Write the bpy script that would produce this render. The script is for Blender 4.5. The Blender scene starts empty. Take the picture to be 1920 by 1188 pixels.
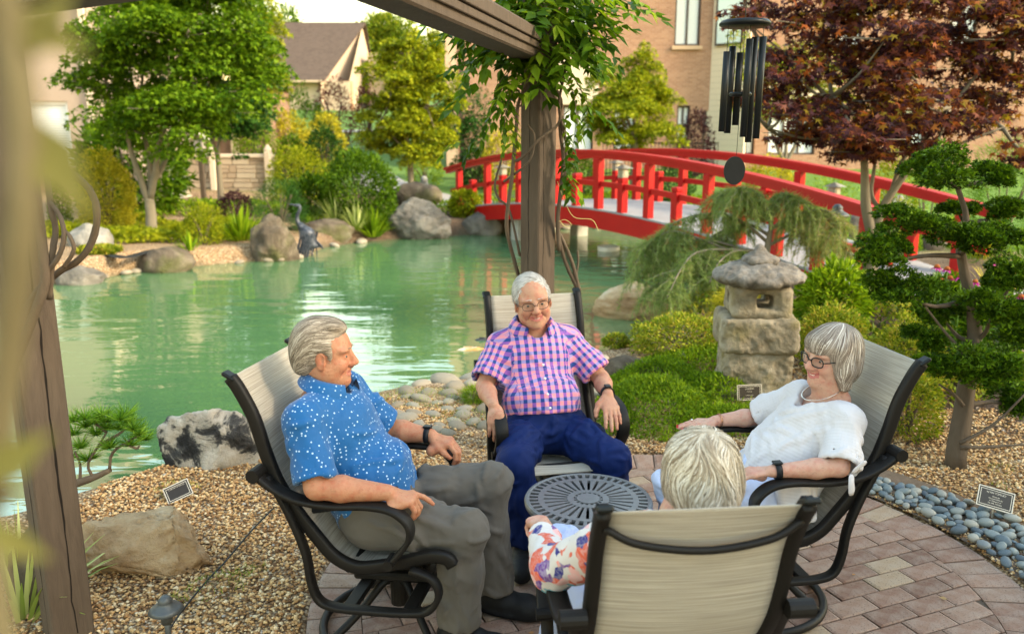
import bpy, math, random
import numpy as np
from mathutils import Vector, Matrix
random.seed(7)
RNG = np.random.default_rng(11)
R = math.radians
# ------------------------------------------------------------------ scene, camera, light
SC = bpy.context.scene
FPX, PITCH, CAMH = 1550.0, R(12.5), 1.83
cd = bpy.data.cameras.new('camera'); cam = bpy.data.objects.new('camera', cd)
SC.collection.objects.link(cam); SC.camera = cam
cam.location = (0, 0, CAMH); cam.rotation_euler = (R(90) - PITCH, 0, 0)
cd.sensor_width = 36; cd.lens = FPX / 1920 * 36; cd.clip_start = 0.02; cd.clip_end = 2000
cd.dof.use_dof = True; cd.dof.focus_distance = 3.3; cd.dof.aperture_fstop = 2.6
SC.render.engine = 'CYCLES'
SC.render.resolution_x = 1024; SC.render.resolution_y = 633
SUN_EL, SUN_AZ = R(30), R(112)       # azimuth measured from +Y towards +X
W = bpy.data.worlds.new('World'); SC.world = W; W.use_nodes = True
wn = W.node_tree
sky = wn.nodes.new('ShaderNodeTexSky'); sky.sky_type = 'NISHITA'; sky.sun_disc = False
sky.sun_elevation = SUN_EL; sky.sun_rotation = SUN_AZ; sky.air_density = 2.2; sky.dust_density = 1.2; sky.ozone_density = 0.0
bg = wn.nodes['Background']; wn.links.new(sky.outputs[0], bg.inputs[0]); bg.inputs[1].default_value = 0.15
sl = bpy.data.lights.new('sun', 'SUN'); so = bpy.data.objects.new('sun', sl); SC.collection.objects.link(so)
sl.energy = 2.1; sl.angle = R(14); sl.color = (1.0, 0.84, 0.60)
_d = Vector((math.sin(SUN_AZ) * math.cos(SUN_EL), math.cos(SUN_AZ) * math.cos(SUN_EL), math.sin(SUN_EL)))
so.rotation_euler = (-_d).to_track_quat('-Z', 'Y').to_euler()
SC.view_settings.view_transform = 'Standard'; SC.view_settings.look = 'None'
SC.view_settings.exposure = 1.95; SC.view_settings.gamma = 1.0; SC.view_settings.use_curve_mapping = False

# ------------------------------------------------------------------ pixel -> place
def ray(px, py):
    a = (px - 960) / FPX; b = (594 - py) / FPX
    return np.array([a, math.cos(PITCH) + b * math.sin(PITCH), -math.sin(PITCH) + b * math.cos(PITCH)])
def atz(px, py, z):
    d = ray(px, py); t = (z - CAMH) / d[2]; return np.array([0, 0, CAMH]) + t * d
def aty(px, py, y):
    d = ray(px, py); return np.array([0, 0, CAMH]) + d * (y / d[1])

# ------------------------------------------------------------------ objects
COL = SC.collection
def tag(o, label=None, cat=None, group=None, kind=None):
    if label: o['label'] = label
    if cat: o['category'] = cat
    if group: o['group'] = group
    if kind: o['kind'] = kind
    return o
def empty(name, loc=(0, 0, 0), rz=0, label=None, cat=None, group=None):
    o = bpy.data.objects.new(name, None); COL.objects.link(o); o.location = loc; o.rotation_euler = (0, 0, rz)
    o.empty_display_size = 0.05
    return tag(o, label, cat, group)
def mesh(name, v, f, smooth=False, attrs=None, uv=None):
    m = bpy.data.meshes.new(name); v = np.asarray(v, np.float32)
    if isinstance(f, np.ndarray):
        k = f.shape[1]; n = len(f)
        m.vertices.add(len(v)); m.vertices.foreach_set('co', v.ravel())
        m.loops.add(n * k); m.loops.foreach_set('vertex_index', f.astype(np.int32).ravel())
        m.polygons.add(n); m.polygons.foreach_set('loop_start', np.arange(0, n * k, k, dtype=np.int32))
        m.update(calc_edges=True)
    else:
        m.from_pydata(v.tolist(), [], f)
    if smooth: m.polygons.foreach_set('use_smooth', np.ones(len(m.polygons), bool))
    if attrs:
        for nm, a in attrs.items():
            a = np.asarray(a, np.float32)
            if a.ndim == 1: at = m.attributes.new(nm, 'FLOAT', 'POINT'); at.data.foreach_set('value', a)
            else:
                at = m.attributes.new(nm, 'FLOAT_VECTOR', 'POINT')
                if a.shape[1] == 2: a = np.c_[a, np.zeros(len(a), np.float32)]
                at.data.foreach_set('vector', a.astype(np.float32).ravel())
    return m
def obj(name, me, mat=None, parent=None, loc=None, rot=None, scale=None):
    o = bpy.data.objects.new(name, me); COL.objects.link(o)
    if mat is not None and not me.materials: me.materials.append(mat)
    if parent is not None: o.parent = parent
    if loc is not None: o.location = loc
    if rot is not None: o.rotation_euler = rot
    if scale is not None: o.scale = scale
    return o
def mk(name, v, f, mat=None, parent=None, smooth=False, attrs=None, world=False, loc=None, rot=None):
    v = np.asarray(v, np.float32)
    if world and parent is not None: v = v - np.array(parent.location, np.float32)
    return obj(name, mesh(name, v, f, smooth, attrs), mat, parent, loc, rot)

# geometry collector -------------------------------------------------
class G:
    def __init__(s): s.v = []; s.f = []; s.n = 0
    def add(s, v, f):
        s.v.append(np.asarray(v, float)); s.f += [tuple(i + s.n for i in q) for q in f]; s.n += len(v); return s
    def box(s, c, d, R3=None, bev=0.0):
        c = np.asarray(c, float); hx, hy, hz = np.asarray(d, float) / 2
        if bev <= 0:
            v = np.array([(x, y, z) for z in (-hz, hz) for y in (-hy, hy) for x in (-hx, hx)])
            f = [(0, 2, 3, 1), (4, 5, 7, 6), (0, 1, 5, 4), (2, 6, 7, 3), (0, 4, 6, 2), (1, 3, 7, 5)]
        else:
            b = min(bev, hx * .95, hy * .95, hz * .95)
            v = []; idx = {}
            for sx in (-1, 1):
                for sy in (-1, 1):
                    for sz in (-1, 1):
                        for ax in range(3):
                            p = [sx * (hx - b), sy * (hy - b), sz * (hz - b)]
                            p[ax] = (sx * hx, sy * hy, sz * hz)[ax]
                            idx[(sx, sy, sz, ax)] = len(v); v.append(p)
            v = np.array(v); f = []
            I = idx
            for sg in (-1, 1):
                q = [I[(sg, -1, -1, 0)], I[(sg, 1, -1, 0)], I[(sg, 1, 1, 0)], I[(sg, -1, 1, 0)]]; f.append(tuple(q if sg > 0 else q[::-1]))
                q = [I[(-1, sg, -1, 1)], I[(-1, sg, 1, 1)], I[(1, sg, 1, 1)], I[(1, sg, -1, 1)]]; f.append(tuple(q if sg > 0 else q[::-1]))
                q = [I[(-1, -1, sg, 2)], I[(1, -1, sg, 2)], I[(1, 1, sg, 2)], I[(-1, 1, sg, 2)]]; f.append(tuple(q if sg > 0 else q[::-1]))
            for a in (-1, 1):
                for b2 in (-1, 1):
                    q = [I[(a, b2, -1, 0)], I[(a, b2, -1, 1)], I[(a, b2, 1, 1)], I[(a, b2, 1, 0)]]; f.append(tuple(q if a * b2 > 0 else q[::-1]))
                    q = [I[(a, -1, b2, 2)], I[(a, -1, b2, 0)], I[(a, 1, b2, 0)], I[(a, 1, b2, 2)]]; f.append(tuple(q if a * b2 < 0 else q[::-1]))
                    q = [I[(-1, a, b2, 1)], I[(-1, a, b2, 2)], I[(1, a, b2, 2)], I[(1, a, b2, 1)]]; f.append(tuple(q if a * b2 > 0 else q[::-1]))
            for sx in (-1, 1):
                for sy in (-1, 1):
                    for sz in (-1, 1):
                        q = [I[(sx, sy, sz, 0)], I[(sx, sy, sz, 1)], I[(sx, sy, sz, 2)]]; f.append(tuple(q if sx * sy * sz > 0 else q[::-1]))
        if R3 is not None: v = v @ np.asarray(R3).T
        return s.add(v + c, f)
    def beam(s, a, b, w, h, bev=0.0, up=(0, 0, 1)):
        a = np.asarray(a, float); b = np.asarray(b, float); d = b - a; L = np.linalg.norm(d); x = d / L
        y = np.cross(up, x); n = np.linalg.norm(y)
        if n < 1e-6: y = np.array([0, 1., 0]); n = 1
        y /= n; z = np.cross(x, y)
        return s.box((a + b) / 2, (L, w, h), np.stack([x, y, z], 1), bev)
    def tube(s, pts, r, n=8, caps=True, flat=1.0, up=(0, 0, 1), jit=0.0):
        v, f = tube(pts, r, n, caps, flat, up, jit); return s.add(v, f)
    def lathe(s, prof, c=(0, 0, 0), n=24, R3=None):
        v, f = lathe(prof, n)
        if R3 is not None: v = v @ np.asarray(R3).T
        return s.add(v + np.asarray(c), f)
    def out(s): return np.concatenate(s.v), s.f
    def mk(s, name, mat=None, parent=None, smooth=False, world=False, attrs=None):
        v, f = s.out(); return mk(name, v, f, mat, parent, smooth, attrs, world)
def spline(pts, n):
    p = np.asarray(pts, float); 
    if len(p) < 3:
        t = np.linspace(0, 1, n)[:, None]; return p[0] * (1 - t) + p[-1] * t
    k = len(p) - 1; t = np.linspace(0, k, n); i = np.minimum(t.astype(int), k - 1); u = (t - i)[:, None]
    pp = np.vstack([2 * p[0] - p[1], p, 2 * p[-1] - p[-2]])
    a, b, c, d = pp[i], pp[i + 1], pp[i + 2], pp[i + 3]
    return .5 * ((2 * b) + (c - a) * u + (2 * a - 5 * b + 4 * c - d) * u ** 2 + (3 * b - a - 3 * c + d) * u ** 3)
def tube(pts, r, n=8, caps=True, flat=1.0, up=(0, 0, 1), jit=0.0):
    """tube along points; r scalar or array; flat squashes the second axis"""
    p = np.asarray(pts, float); m = len(p); r = np.broadcast_to(np.asarray(r, float), (m,))
    t = np.gradient(p, axis=0); t /= np.linalg.norm(t, axis=1)[:, None] + 1e-12
    a = np.asarray(up, float)
    if abs(t[0] @ a) > .95: a = np.array([1., 0, 0])
    u = np.zeros_like(p); u0 = np.cross(a, t[0]); u0 /= np.linalg.norm(u0)
    for i in range(m):
        u0 = u0 - t[i] * (u0 @ t[i]); u0 /= np.linalg.norm(u0) + 1e-12; u[i] = u0
    w = np.cross(t, u)
    th = np.linspace(0, 2 * np.pi, n, endpoint=False)
    rr = r[:, None] * (1 + (RNG.random((m, n)) - .5) * jit)
    v = p[:, None] + rr[..., None] * (np.cos(th)[None, :, None] * u[:, None] + flat * np.sin(th)[None, :, None] * w[:, None])
    v = v.reshape(-1, 3); f = []
    for i in range(m - 1):
        for j in range(n):
            j2 = (j + 1) % n; f.append((i * n + j, i * n + j2, (i + 1) * n + j2, (i + 1) * n + j))
    if caps: f.append(tuple(range(n - 1, -1, -1))); f.append(tuple((m - 1) * n + j for j in range(n)))
    return v, f
def lathe(prof, n=24):
    p = np.asarray(prof, float); m = len(p); th = np.linspace(0, 2 * np.pi, n, endpoint=False)
    v = np.stack([p[:, 0][:, None] * np.cos(th), p[:, 0][:, None] * np.sin(th), np.broadcast_to(p[:, 1][:, None], (m, n))], -1).reshape(-1, 3)
    f = [(i * n + j, i * n + (j + 1) % n, (i + 1) * n + (j + 1) % n, (i + 1) * n + j) for i in range(m - 1) for j in range(n)]
    if p[0, 0] > 1e-6: f.append(tuple(range(n - 1, -1, -1)))
    if p[-1, 0] > 1e-6: f.append(tuple((m - 1) * n + j for j in range(n)))
    return v, f
def rotz(a): c, s = math.cos(a), math.sin(a); return np.array([[c, -s, 0], [s, c, 0], [0, 0, 1]])
def roty(a): c, s = math.cos(a), math.sin(a); return np.array([[c, 0, s], [0, 1, 0], [-s, 0, c]])
def rotx(a): c, s = math.cos(a), math.sin(a); return np.array([[1, 0, 0], [0, c, -s], [0, s, c]])

# numpy gradient-ish value noise ------------------------------------
_H = np.random.default_rng(5).random((64, 64, 64)).astype(np.float32)
def vnoise(p):
    p = np.asarray(p, np.float32); i = np.floor(p).astype(np.int64); f = p - i; f = f * f * (3 - 2 * f); i &= 63; j = (i + 1) & 63
    x, y, z = f[..., 0], f[..., 1], f[..., 2]
    def c(a, b, d): return _H[a, b, d]
    x0, y0, z0, x1, y1, z1 = i[..., 0], i[..., 1], i[..., 2], j[..., 0], j[..., 1], j[..., 2]
    a = c(x0, y0, z0) * (1 - x) + c(x1, y0, z0) * x; b = c(x0, y1, z0) * (1 - x) + c(x1, y1, z0) * x
    d = c(x0, y0, z1) * (1 - x) + c(x1, y0, z1) * x; e = c(x0, y1, z1) * (1 - x) + c(x1, y1, z1) * x
    return ((a * (1 - y) + b * y) * (1 - z) + (d * (1 - y) + e * y) * z) * 2 - 1
def fbm(p, o=4, s=1.0):
    p = np.asarray(p, np.float32) * s; r = 0; a = 1.0; t = 0
    for k in range(o): r = r + a * vnoise(p + 17.3 * k); t += a; a *= .5; p = p * 2.03
    return r / t

# ------------------------------------------------------------------ materials
class NB:
    def __init__(s, name):
        s.m = bpy.data.materials.new(name); s.m.use_nodes = True; s.t = s.m.node_tree
        s.b = s.t.nodes['Principled BSDF']; s.b.inputs['Specular IOR Level'].default_value = .2; s.o = s.t.nodes['Material Output']
    def n(s, typ, ins=None, **kw):
        x = s.t.nodes.new('ShaderNode' + typ)
        for k, v in kw.items(): setattr(x, k, v)
        for k, v in (ins or {}).items(): s.set(x.inputs[k], v)
        return x
    def set(s, sock, v):
        if isinstance(v, bpy.types.NodeSocket): s.t.links.new(v, sock)
        elif hasattr(v, 'outputs'): s.t.links.new(v.outputs[0], sock)
        else:
            if isinstance(v, (tuple, list)) and len(v) == 3 and sock.type == 'RGBA': v = (*v, 1)
            sock.default_value = v
    def P(s, **kw):
        for k, v in kw.items(): s.set(s.b.inputs[k.replace('_', ' ')], v)
        return s.m
    def coord(s, which='Object', scale=None, rot=None):
        c = s.n('TexCoord').outputs[which]
        if scale is not None or rot is not None:
            mp = s.n('Mapping', {0: c}); 
            if scale is not None: mp.inputs['Scale'].default_value = scale if isinstance(scale, (tuple, list)) else (scale,) * 3
            if rot is not None: mp.inputs['Rotation'].default_value = rot
            return mp.outputs[0]
        return c
    def attr(s, nm, out='Fac'): return s.n('Attribute', attribute_name=nm).outputs[out]
    def noise(s, vec, sc, det=4, rough=.55, dist=0.0, out=0):
        return s.n('TexNoise', {'Vector': vec, 'Scale': sc, 'Detail': det, 'Roughness': rough, 'Distortion': dist}).outputs[out]
    def ramp(s, fac, stops, interp='LINEAR'):
        x = s.n('ValToRGB', {0: fac}); e = x.color_ramp.elements; x.color_ramp.interpolation = interp
        while len(e) < len(stops): e.new(.5)
        for q, (p, c) in zip(e, stops): q.position = p; q.color = (*c, 1) if len(c) == 3 else c
        return x.outputs[0]
    def mix(s, fac, a, b, mode='MIX'):
        x = s.n('Mix', data_type='RGBA', blend_type=mode); s.set(x.inputs[0], fac); s.set(x.inputs[6], a); s.set(x.inputs[7], b); return x.outputs[2]
    def math(s, op, a, b=None, c=None):
        x = s.n('Math', operation=op); s.set(x.inputs[0], a)
        if b is not None: s.set(x.inputs[1], b)
        if c is not None: s.set(x.inputs[2], c)
        return x.outputs[0]
    def bump(s, h, strength=.5, dist=.01):
        x = s.n('Bump', {'Height': h, 'Strength': strength, 'Distance': dist}); s.set(s.b.inputs['Normal'], x.outputs[0]); return x
def plain(name, col, rough=.5, metal=0.0, var=0.0, bump=0.0, bsc=60, **kw):
    b = NB(name)
    c = col
    if var > 0:
        nz = b.noise(b.coord(), bsc * .2, 5, .6)
        c = b.mix(nz, tuple(x * (1 - var) for x in col), tuple(min(1, x * (1 + var)) for x in col))
    if bump > 0: b.bump(b.noise(b.coord(), bsc, 4), bump, .004)
    return b.P(Base_Color=c, Roughness=rough, Metallic=metal, **kw)
def leafmat(name, stops, transl=.35, rough=.5, spec=.12):
    b = NB(name); t = b.attr('tint'); c = b.ramp(t, stops)
    b.P(Base_Color=c, Roughness=rough, Specular_IOR_Level=spec)
    tr = b.n('BsdfTranslucent', {'Color': b.mix(1.0, c, (1.0, 1.0, .55), 'MULTIPLY')})
    ms = b.n('MixShader', {0: transl, 1: b.b.outputs[0], 2: tr.outputs[0]})
    b.t.links.new(ms.outputs[0], b.o.inputs[0]); return b.m
# ------------------------------------------------------------------ signed-distance modelling (bodies, clothes, rocks, stone)
class SDF:
    def __init__(s, lo, hi, h):
        s.lo = np.asarray(lo, np.float32); s.h = h; s.n = np.ceil((np.asarray(hi) - lo) / h).astype(int) + 1
        s.D = np.full(s.n, 0.3, np.float32); s.ax = [s.lo[i] + h * np.arange(s.n[i], dtype=np.float32) for i in range(3)]
    def _blk(s, lo, hi):
        a = np.clip(np.floor((np.asarray(lo) - s.lo) / s.h).astype(int), 0, s.n); b = np.clip(np.ceil((np.asarray(hi) - s.lo) / s.h).astype(int) + 1, 0, s.n)
        if (b <= a).any(): return None
        sl = tuple(slice(a[i], b[i]) for i in range(3))
        return sl, s.ax[0][sl[0]][:, None, None], s.ax[1][sl[1]][None, :, None], s.ax[2][sl[2]][None, None, :]
    def _put(s, sl, d, k, sub):
        o = s.D[sl]
        if sub:
            d = -d
            if k <= 0: s.D[sl] = np.maximum(o, d); return
            h = np.maximum(k - np.abs(o - d), 0) / k; s.D[sl] = np.maximum(o, d) + h * h * k * .25
        else:
            if k <= 0: s.D[sl] = np.minimum(o, d); return
            h = np.maximum(k - np.abs(o - d), 0) / k; s.D[sl] = np.minimum(o, d) - h * h * k * .25
    def cap(s, a, b, ra, rb=None, k=.02, sub=False):
        rb = ra if rb is None else rb; a = np.asarray(a, np.float32); b = np.asarray(b, np.float32); m = max(ra, rb) + k + 2 * s.h
        B = s._blk(np.minimum(a, b) - m, np.maximum(a, b) + m)
        if B is None: return s
        sl, X, Y, Z = B; d = b - a; L2 = float(d @ d) + 1e-9
        t = np.clip(((X - a[0]) * d[0] + (Y - a[1]) * d[1] + (Z - a[2]) * d[2]) / L2, 0, 1)
        e = np.sqrt((X - a[0] - t * d[0]) ** 2 + (Y - a[1] - t * d[1]) ** 2 + (Z - a[2] - t * d[2]) ** 2) - (ra + (rb - ra) * t)
        s._put(sl, e, k, sub); return s
    def chain(s, pts, rs, k=.02, sub=False):
        for i in range(len(pts) - 1): s.cap(pts[i], pts[i + 1], rs[i], rs[i + 1], k, sub)
        return s
    def ell(s, c, r, R3=None, k=.02, sub=False):
        c = np.asarray(c, np.float32); r = np.asarray(r, np.float32); m = float(r.max()) + k + 2 * s.h
        B = s._blk(c - m, c + m)
        if B is None: return s
        sl, X, Y, Z = B; X = X - c[0]; Y = Y - c[1]; Z = Z - c[2]
        if R3 is not None:
            Q = np.asarray(R3, np.float32)
            X, Y, Z = X * Q[0, 0] + Y * Q[1, 0] + Z * Q[2, 0], X * Q[0, 1] + Y * Q[1, 1] + Z * Q[2, 1], X * Q[0, 2] + Y * Q[1, 2] + Z * Q[2, 2]
        k0 = np.sqrt((X / r[0]) ** 2 + (Y / r[1]) ** 2 + (Z / r[2]) ** 2); k1 = np.sqrt((X / r[0] ** 2) ** 2 + (Y / r[1] ** 2) ** 2 + (Z / r[2] ** 2) ** 2)
        s._put(sl, k0 * (k0 - 1) / (k1 + 1e-6), k, sub); return s
    def box(s, c, d, R3=None, rad=.01, k=.01, sub=False):
        c = np.asarray(c, np.float32); hd = np.asarray(d, np.float32) / 2 - rad; m = float(np.linalg.norm(hd)) + rad + k + 2 * s.h
        B = s._blk(c - m, c + m)
        if B is None: return s
        sl, X, Y, Z = B; X = X - c[0]; Y = Y - c[1]; Z = Z - c[2]
        if R3 is not None:
            Q = np.asarray(R3, np.float32)
            X, Y, Z = X * Q[0, 0] + Y * Q[1, 0] + Z * Q[2, 0], X * Q[0, 1] + Y * Q[1, 1] + Z * Q[2, 1], X * Q[0, 2] + Y * Q[1, 2] + Z * Q[2, 2]
        qx, qy, qz = np.abs(X) - hd[0], np.abs(Y) - hd[1], np.abs(Z) - hd[2]
        e = np.sqrt(np.maximum(qx, 0) ** 2 + np.maximum(qy, 0) ** 2 + np.maximum(qz, 0) ** 2) + np.minimum(np.maximum(qx, np.maximum(qy, qz)), 0) - rad
        s._put(sl, e, k, sub); return s
    def half(s, p, n, k=0.0):
        """keep the side where (x-p).n < 0"""
        n = np.asarray(n, np.float32); n = n / np.linalg.norm(n); p = np.asarray(p, np.float32)
        X, Y, Z = s.ax[0][:, None, None], s.ax[1][None, :, None], s.ax[2][None, None, :]
        s._put((slice(None),) * 3, -((X - p[0]) * n[0] + (Y - p[1]) * n[1] + (Z - p[2]) * n[2]), k, True); return s
    def mesh(s):
        D = s.D; D[0], D[-1] = .3, .3; D[:, 0], D[:, -1] = .3, .3; D[:, :, 0], D[:, :, -1] = .3, .3
        S = D < 0; c = S[:-1, :-1, :-1].astype(np.uint8)
        for i, j, k in ((1, 0, 0), (0, 1, 0), (0, 0, 1), (1, 1, 0), (1, 0, 1), (0, 1, 1), (1, 1, 1)):
            c = c + S[i:S.shape[0] - 1 + i, j:S.shape[1] - 1 + j, k:S.shape[2] - 1 + k]
        I = np.argwhere((c > 0) & (c < 8)); 
        idx = np.full(c.shape, -1, np.int32); idx[I[:, 0], I[:, 1], I[:, 2]] = np.arange(len(I))
        cv = {}
        for q in range(8):
            o = (q & 1, (q >> 1) & 1, (q >> 2) & 1); cv[q] = D[I[:, 0] + o[0], I[:, 1] + o[1], I[:, 2] + o[2]]
        P = np.zeros((len(I), 3), np.float32); N = np.zeros(len(I), np.float32)
        for a in range(8):
            for ax in range(3):
                if a >> ax & 1: continue
                b = a | (1 << ax); x, y = cv[a], cv[b]; m = (x < 0) != (y < 0); t = np.where(m, x / np.where(m, x - y, 1), 0)
                p = np.array([a & 1, (a >> 1) & 1, (a >> 2) & 1], np.float32)[None].repeat(len(I), 0); p[:, ax] += t
                P += p * m[:, None]; N += m
        V = s.lo + s.h * (I + P / N[:, None])
        F = []
        for ax in range(3):
            sh = [slice(None)] * 3; sh2 = [slice(None)] * 3; sh[ax] = slice(0, -1); sh2[ax] = slice(1, None)
            a, b = S[tuple(sh)], S[tuple(sh2)]; E = np.argwhere(a != b); 
            o1, o2 = [(1, 2), (2, 0), (0, 1)][ax]
            E = E[(E[:, o1] > 0) & (E[:, o2] > 0)]
            flip = ~a[E[:, 0], E[:, 1], E[:, 2]]
            q = []
            for d1, d2 in ((1, 1), (0, 1), (0, 0), (1, 0)):
                J = E.copy(); J[:, o1] -= d1; J[:, o2] -= d2; q.append(idx[J[:, 0], J[:, 1], J[:, 2]])
            q = np.stack(q, 1); q[flip] = q[flip][:, ::-1]; F.append(q)
        return V.astype(np.float32), np.concatenate(F)
def vnormals(V, F):
    n = np.cross(V[F[:, 2]] - V[F[:, 0]], V[F[:, 3 if F.shape[1] > 3 else 1]] - V[F[:, 1 if F.shape[1] > 3 else 0]])
    if F.shape[1] == 3: n = -n
    o = np.zeros_like(V)
    for i in range(F.shape[1]): 
        for a in range(3): o[:, a] += np.bincount(F[:, i], n[:, a], len(V))
    return o / (np.linalg.norm(o, axis=1)[:, None] + 1e-12)
def relax(V, F, it=2, lam=.5):
    E = np.concatenate([F[:, [i, (i + 1) % F.shape[1]]] for i in range(F.shape[1])]); cnt = np.bincount(E[:, 0], minlength=len(V)) + 1e-9
    for _ in range(it):
        a = np.stack([np.bincount(E[:, 0], V[E[:, 1], k], len(V)) for k in range(3)], 1) / cnt[:, None]
        V = (V + lam * (a - V)).astype(np.float32)
    return V
# icosphere (cached)
_ICO = {}
def ico(n):
    if n not in _ICO:
        import bmesh
        b = bmesh.new(); bmesh.ops.create_icosphere(b, subdivisions=n, radius=1); b.verts.ensure_lookup_table()
        _ICO[n] = (np.array([v.co[:] for v in b.verts], np.float32), np.array([[v.index for v in f.verts] for f in b.faces], np.int32)); b.free()
    return _ICO[n][0].copy(), _ICO[n][1]
def rock_verts(size, seed, sub=4, rough=.28, cuts=7, facet=.72, fine=.05, rot=0.0, bot=None):
    rg = np.random.default_rng(seed); v, f = ico(sub)
    p = v * (1 + rough * fbm(v * 1.3 + seed * 3.7, 3)[:, None])
    for _ in range(cuts):
        n = rg.normal(size=3); n /= np.linalg.norm(n); d = facet + rg.random() * .22; t = p @ n; p = p - np.where(t > d, (t - d) * .96, 0)[:, None] * n
    p = p * (1 + fine * 1.3 * fbm(v * 5 + seed, 4)[:, None] - fine * 1.1 * np.abs(fbm(v * 7 + seed, 3))[:, None] + fine * .45 * fbm(v * 22 + seed, 2)[:, None])
    p = p * np.asarray(size) ; 
    if bot is not None: p[:, 2] = np.maximum(p[:, 2], bot)
    return (p @ rotz(rot).T).astype(np.float32), f
# ------------------------------------------------------------------ terrain, pond, patio
POND = np.array([(-2.62, 4.0), (-2.32, 4.42), (-2.05, 4.75), (-1.76, 5.3), (-1.07, 6.02), (-.3, 6.4), (.25, 6.75), (.78, 7.25), (1.35, 8.2), (2.05, 9.4), (2.7, 10.3), (3.9, 11.2), (5.6, 12.6), (7.2, 14.2),
    (8.5, 16.5), (6.5, 18.2), (3.8, 18.6), (1.8, 18.7), (.47, 18.1), (-.62, 17.4), (-1.22, 17.1), (-2.45, 16.45), (-3.06, 15.95), (-3.45, 15.4), (-3.7, 13.8), (-4.36, 13.54), (-5.08, 13.1), (-5.74, 12.57),
    (-6.1, 11.86), (-6.9, 11.0), (-8.4, 9.5), (-9, 7), (-7, 4.2), (-4.2, 3.3)])
WZ = -0.25
def pond_sd(P):
    P = np.asarray(P, float); A = POND; B = np.roll(POND, -1, 0); best = np.full(len(P), 1e9); ins = np.zeros(len(P), bool)
    for a, b in zip(A, B):
        d = b - a; t = np.clip(((P - a) @ d) / (d @ d), 0, 1); q = P - a - t[:, None] * d; best = np.minimum(best, (q ** 2).sum(1))
        c = (a[1] > P[:, 1]) != (b[1] > P[:, 1]); xi = (b[0] - a[0]) * (P[:, 1] - a[1]) / (b[1] - a[1] + 1e-12) + a[0]; ins ^= c & (P[:, 0] < xi)
    return np.where(ins, -1, 1) * np.sqrt(best)
def sstep(a, b, x): t = np.clip((x - a) / (b - a), 0, 1); return t * t * (3 - 2 * t)
PC = np.array([0.65, 3.1]); PR = 1.46
def ground_z(x, y):
    x = np.atleast_1d(np.asarray(x, float)); y = np.atleast_1d(np.asarray(y, float)); P = np.stack([x, y], 1)
    sd = pond_sd(P) + .12 * fbm(np.c_[P * 1.1, np.zeros(len(P))], 3)
    far = np.maximum(y - 15.5, 0) * .034 + np.maximum(y - 30, 0) * .03 + np.maximum(-4 - x, 0) * .02 * sstep(9, 14, y)
    land = far + .05 * fbm(np.c_[P * .7, np.zeros(len(P))], 3) * sstep(.0, .5, np.hypot(x - PC[0], y - PC[1]) - PR)
    land = np.where(np.hypot(x - PC[0], y - PC[1]) < PR + .02, -.06, land - .004)
    land = land + .18 * np.exp(-((x - 2.6) ** 2 + (y - 7.2) ** 2) / 2.2)
    k = sstep(-.05, .28, sd)
    bed = WZ - .06 - .6 * sstep(0, 1.2, -sd)
    return bed * (1 - k) + land * k
def gz(x, y): return float(ground_z([x], [y])[0])
def coords(segs):
    out = []
    for a, b, st in segs: out.append(np.arange(a, b, st))
    return np.concatenate(out + [np.array([segs[-1][1]])])
gx = coords([(-160, -40, 12), (-40, -14, 1.3), (-14, -7, .4), (-7, 9, .11), (9, 14, .4), (14, 40, 1.3), (40, 160, 12)])
gy = coords([(-30, 1, 2.5), (1, 12, .09), (12, 20, .13), (20, 34, .5), (34, 70, 2), (70, 260, 20)])
X, Y = np.meshgrid(gx, gy, indexing='ij'); gzv = ground_z(X.ravel(), Y.ravel())
nx, ny = len(gx), len(gy); ii = np.arange(nx * ny).reshape(nx, ny)
F = np.stack([ii[:-1, :-1], ii[1:, :-1], ii[1:, 1:], ii[:-1, 1:]], -1).reshape(-1, 4)
xx, yy = X.ravel(), Y.ravel(); nz = fbm(np.c_[xx * .5, yy * .5, 0 * xx], 3)
grass = sstep(20.5, 23.5, yy + 2 * nz + np.maximum(-xx - 3, 0) * -.25 )
grass = np.maximum(grass, sstep(15.2, 16.6, yy + nz) * sstep(-5.2, -4.0, -np.abs(xx + 4.5) ) * .0)
grass = np.maximum(grass, sstep(2.5, 4, xx + nz) * sstep(12.5, 14, yy))
mulch = sstep(2.6, 3.1, xx + .4 * nz) * sstep(4.6, 5.2, yy + .3 * nz) * (1 - sstep(10, 13, yy))
mulch = np.maximum(mulch, sstep(5.0, 6.0, yy + nz) * sstep(1.6, 2.4, xx + nz * .4) * (1 - sstep(11, 13, yy)))
mulch = np.maximum(mulch, sstep(14.6, 16, yy + 1.5 * nz) * (1 - sstep(26, 30, yy)) * sstep(4.2, 3.4, -xx) * .8)
sdv = pond_sd(np.c_[xx, yy])
b = NB('garden_soil_gravel'); co = b.coord()
vor = b.n('TexVoronoi', {'Vector': co, 'Scale': 75.0}); cell = vor.outputs['Color']; vd = vor.outputs['Distance']
gcol = b.ramp(b.n('SeparateColor', {0: cell}).outputs[0], [(0, (.20, .11, .05)), (.35, (.36, .22, .105)), (.7, (.52, .36, .20)), (1, (.62, .50, .34))])
gcol = b.mix(b.ramp(vd, [(.3, (0, 0, 0)), (.75, (1, 1, 1))]), gcol, (.09, .055, .03))
n1 = b.noise(co, 26, 6, .7, .4); mcol = b.ramp(n1, [(.3, (.022, .014, .01)), (.55, (.07, .045, .03)), (.75, (.17, .12, .08))])
n2 = b.noise(co, 3.5, 6, .6); grs = b.ramp(n2, [(.3, (.05, .11, .015)), (.7, (.14, .24, .035))])
c1 = b.mix(b.attr('mulch'), gcol, mcol); c2 = b.mix(b.attr('grass'), c1, grs)
c3 = b.mix(b.attr('wet'), c2, (.05, .055, .03))
b.bump(b.math('ADD', b.math('MULTIPLY', vd, -.6), n1), .8, .012)
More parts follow.
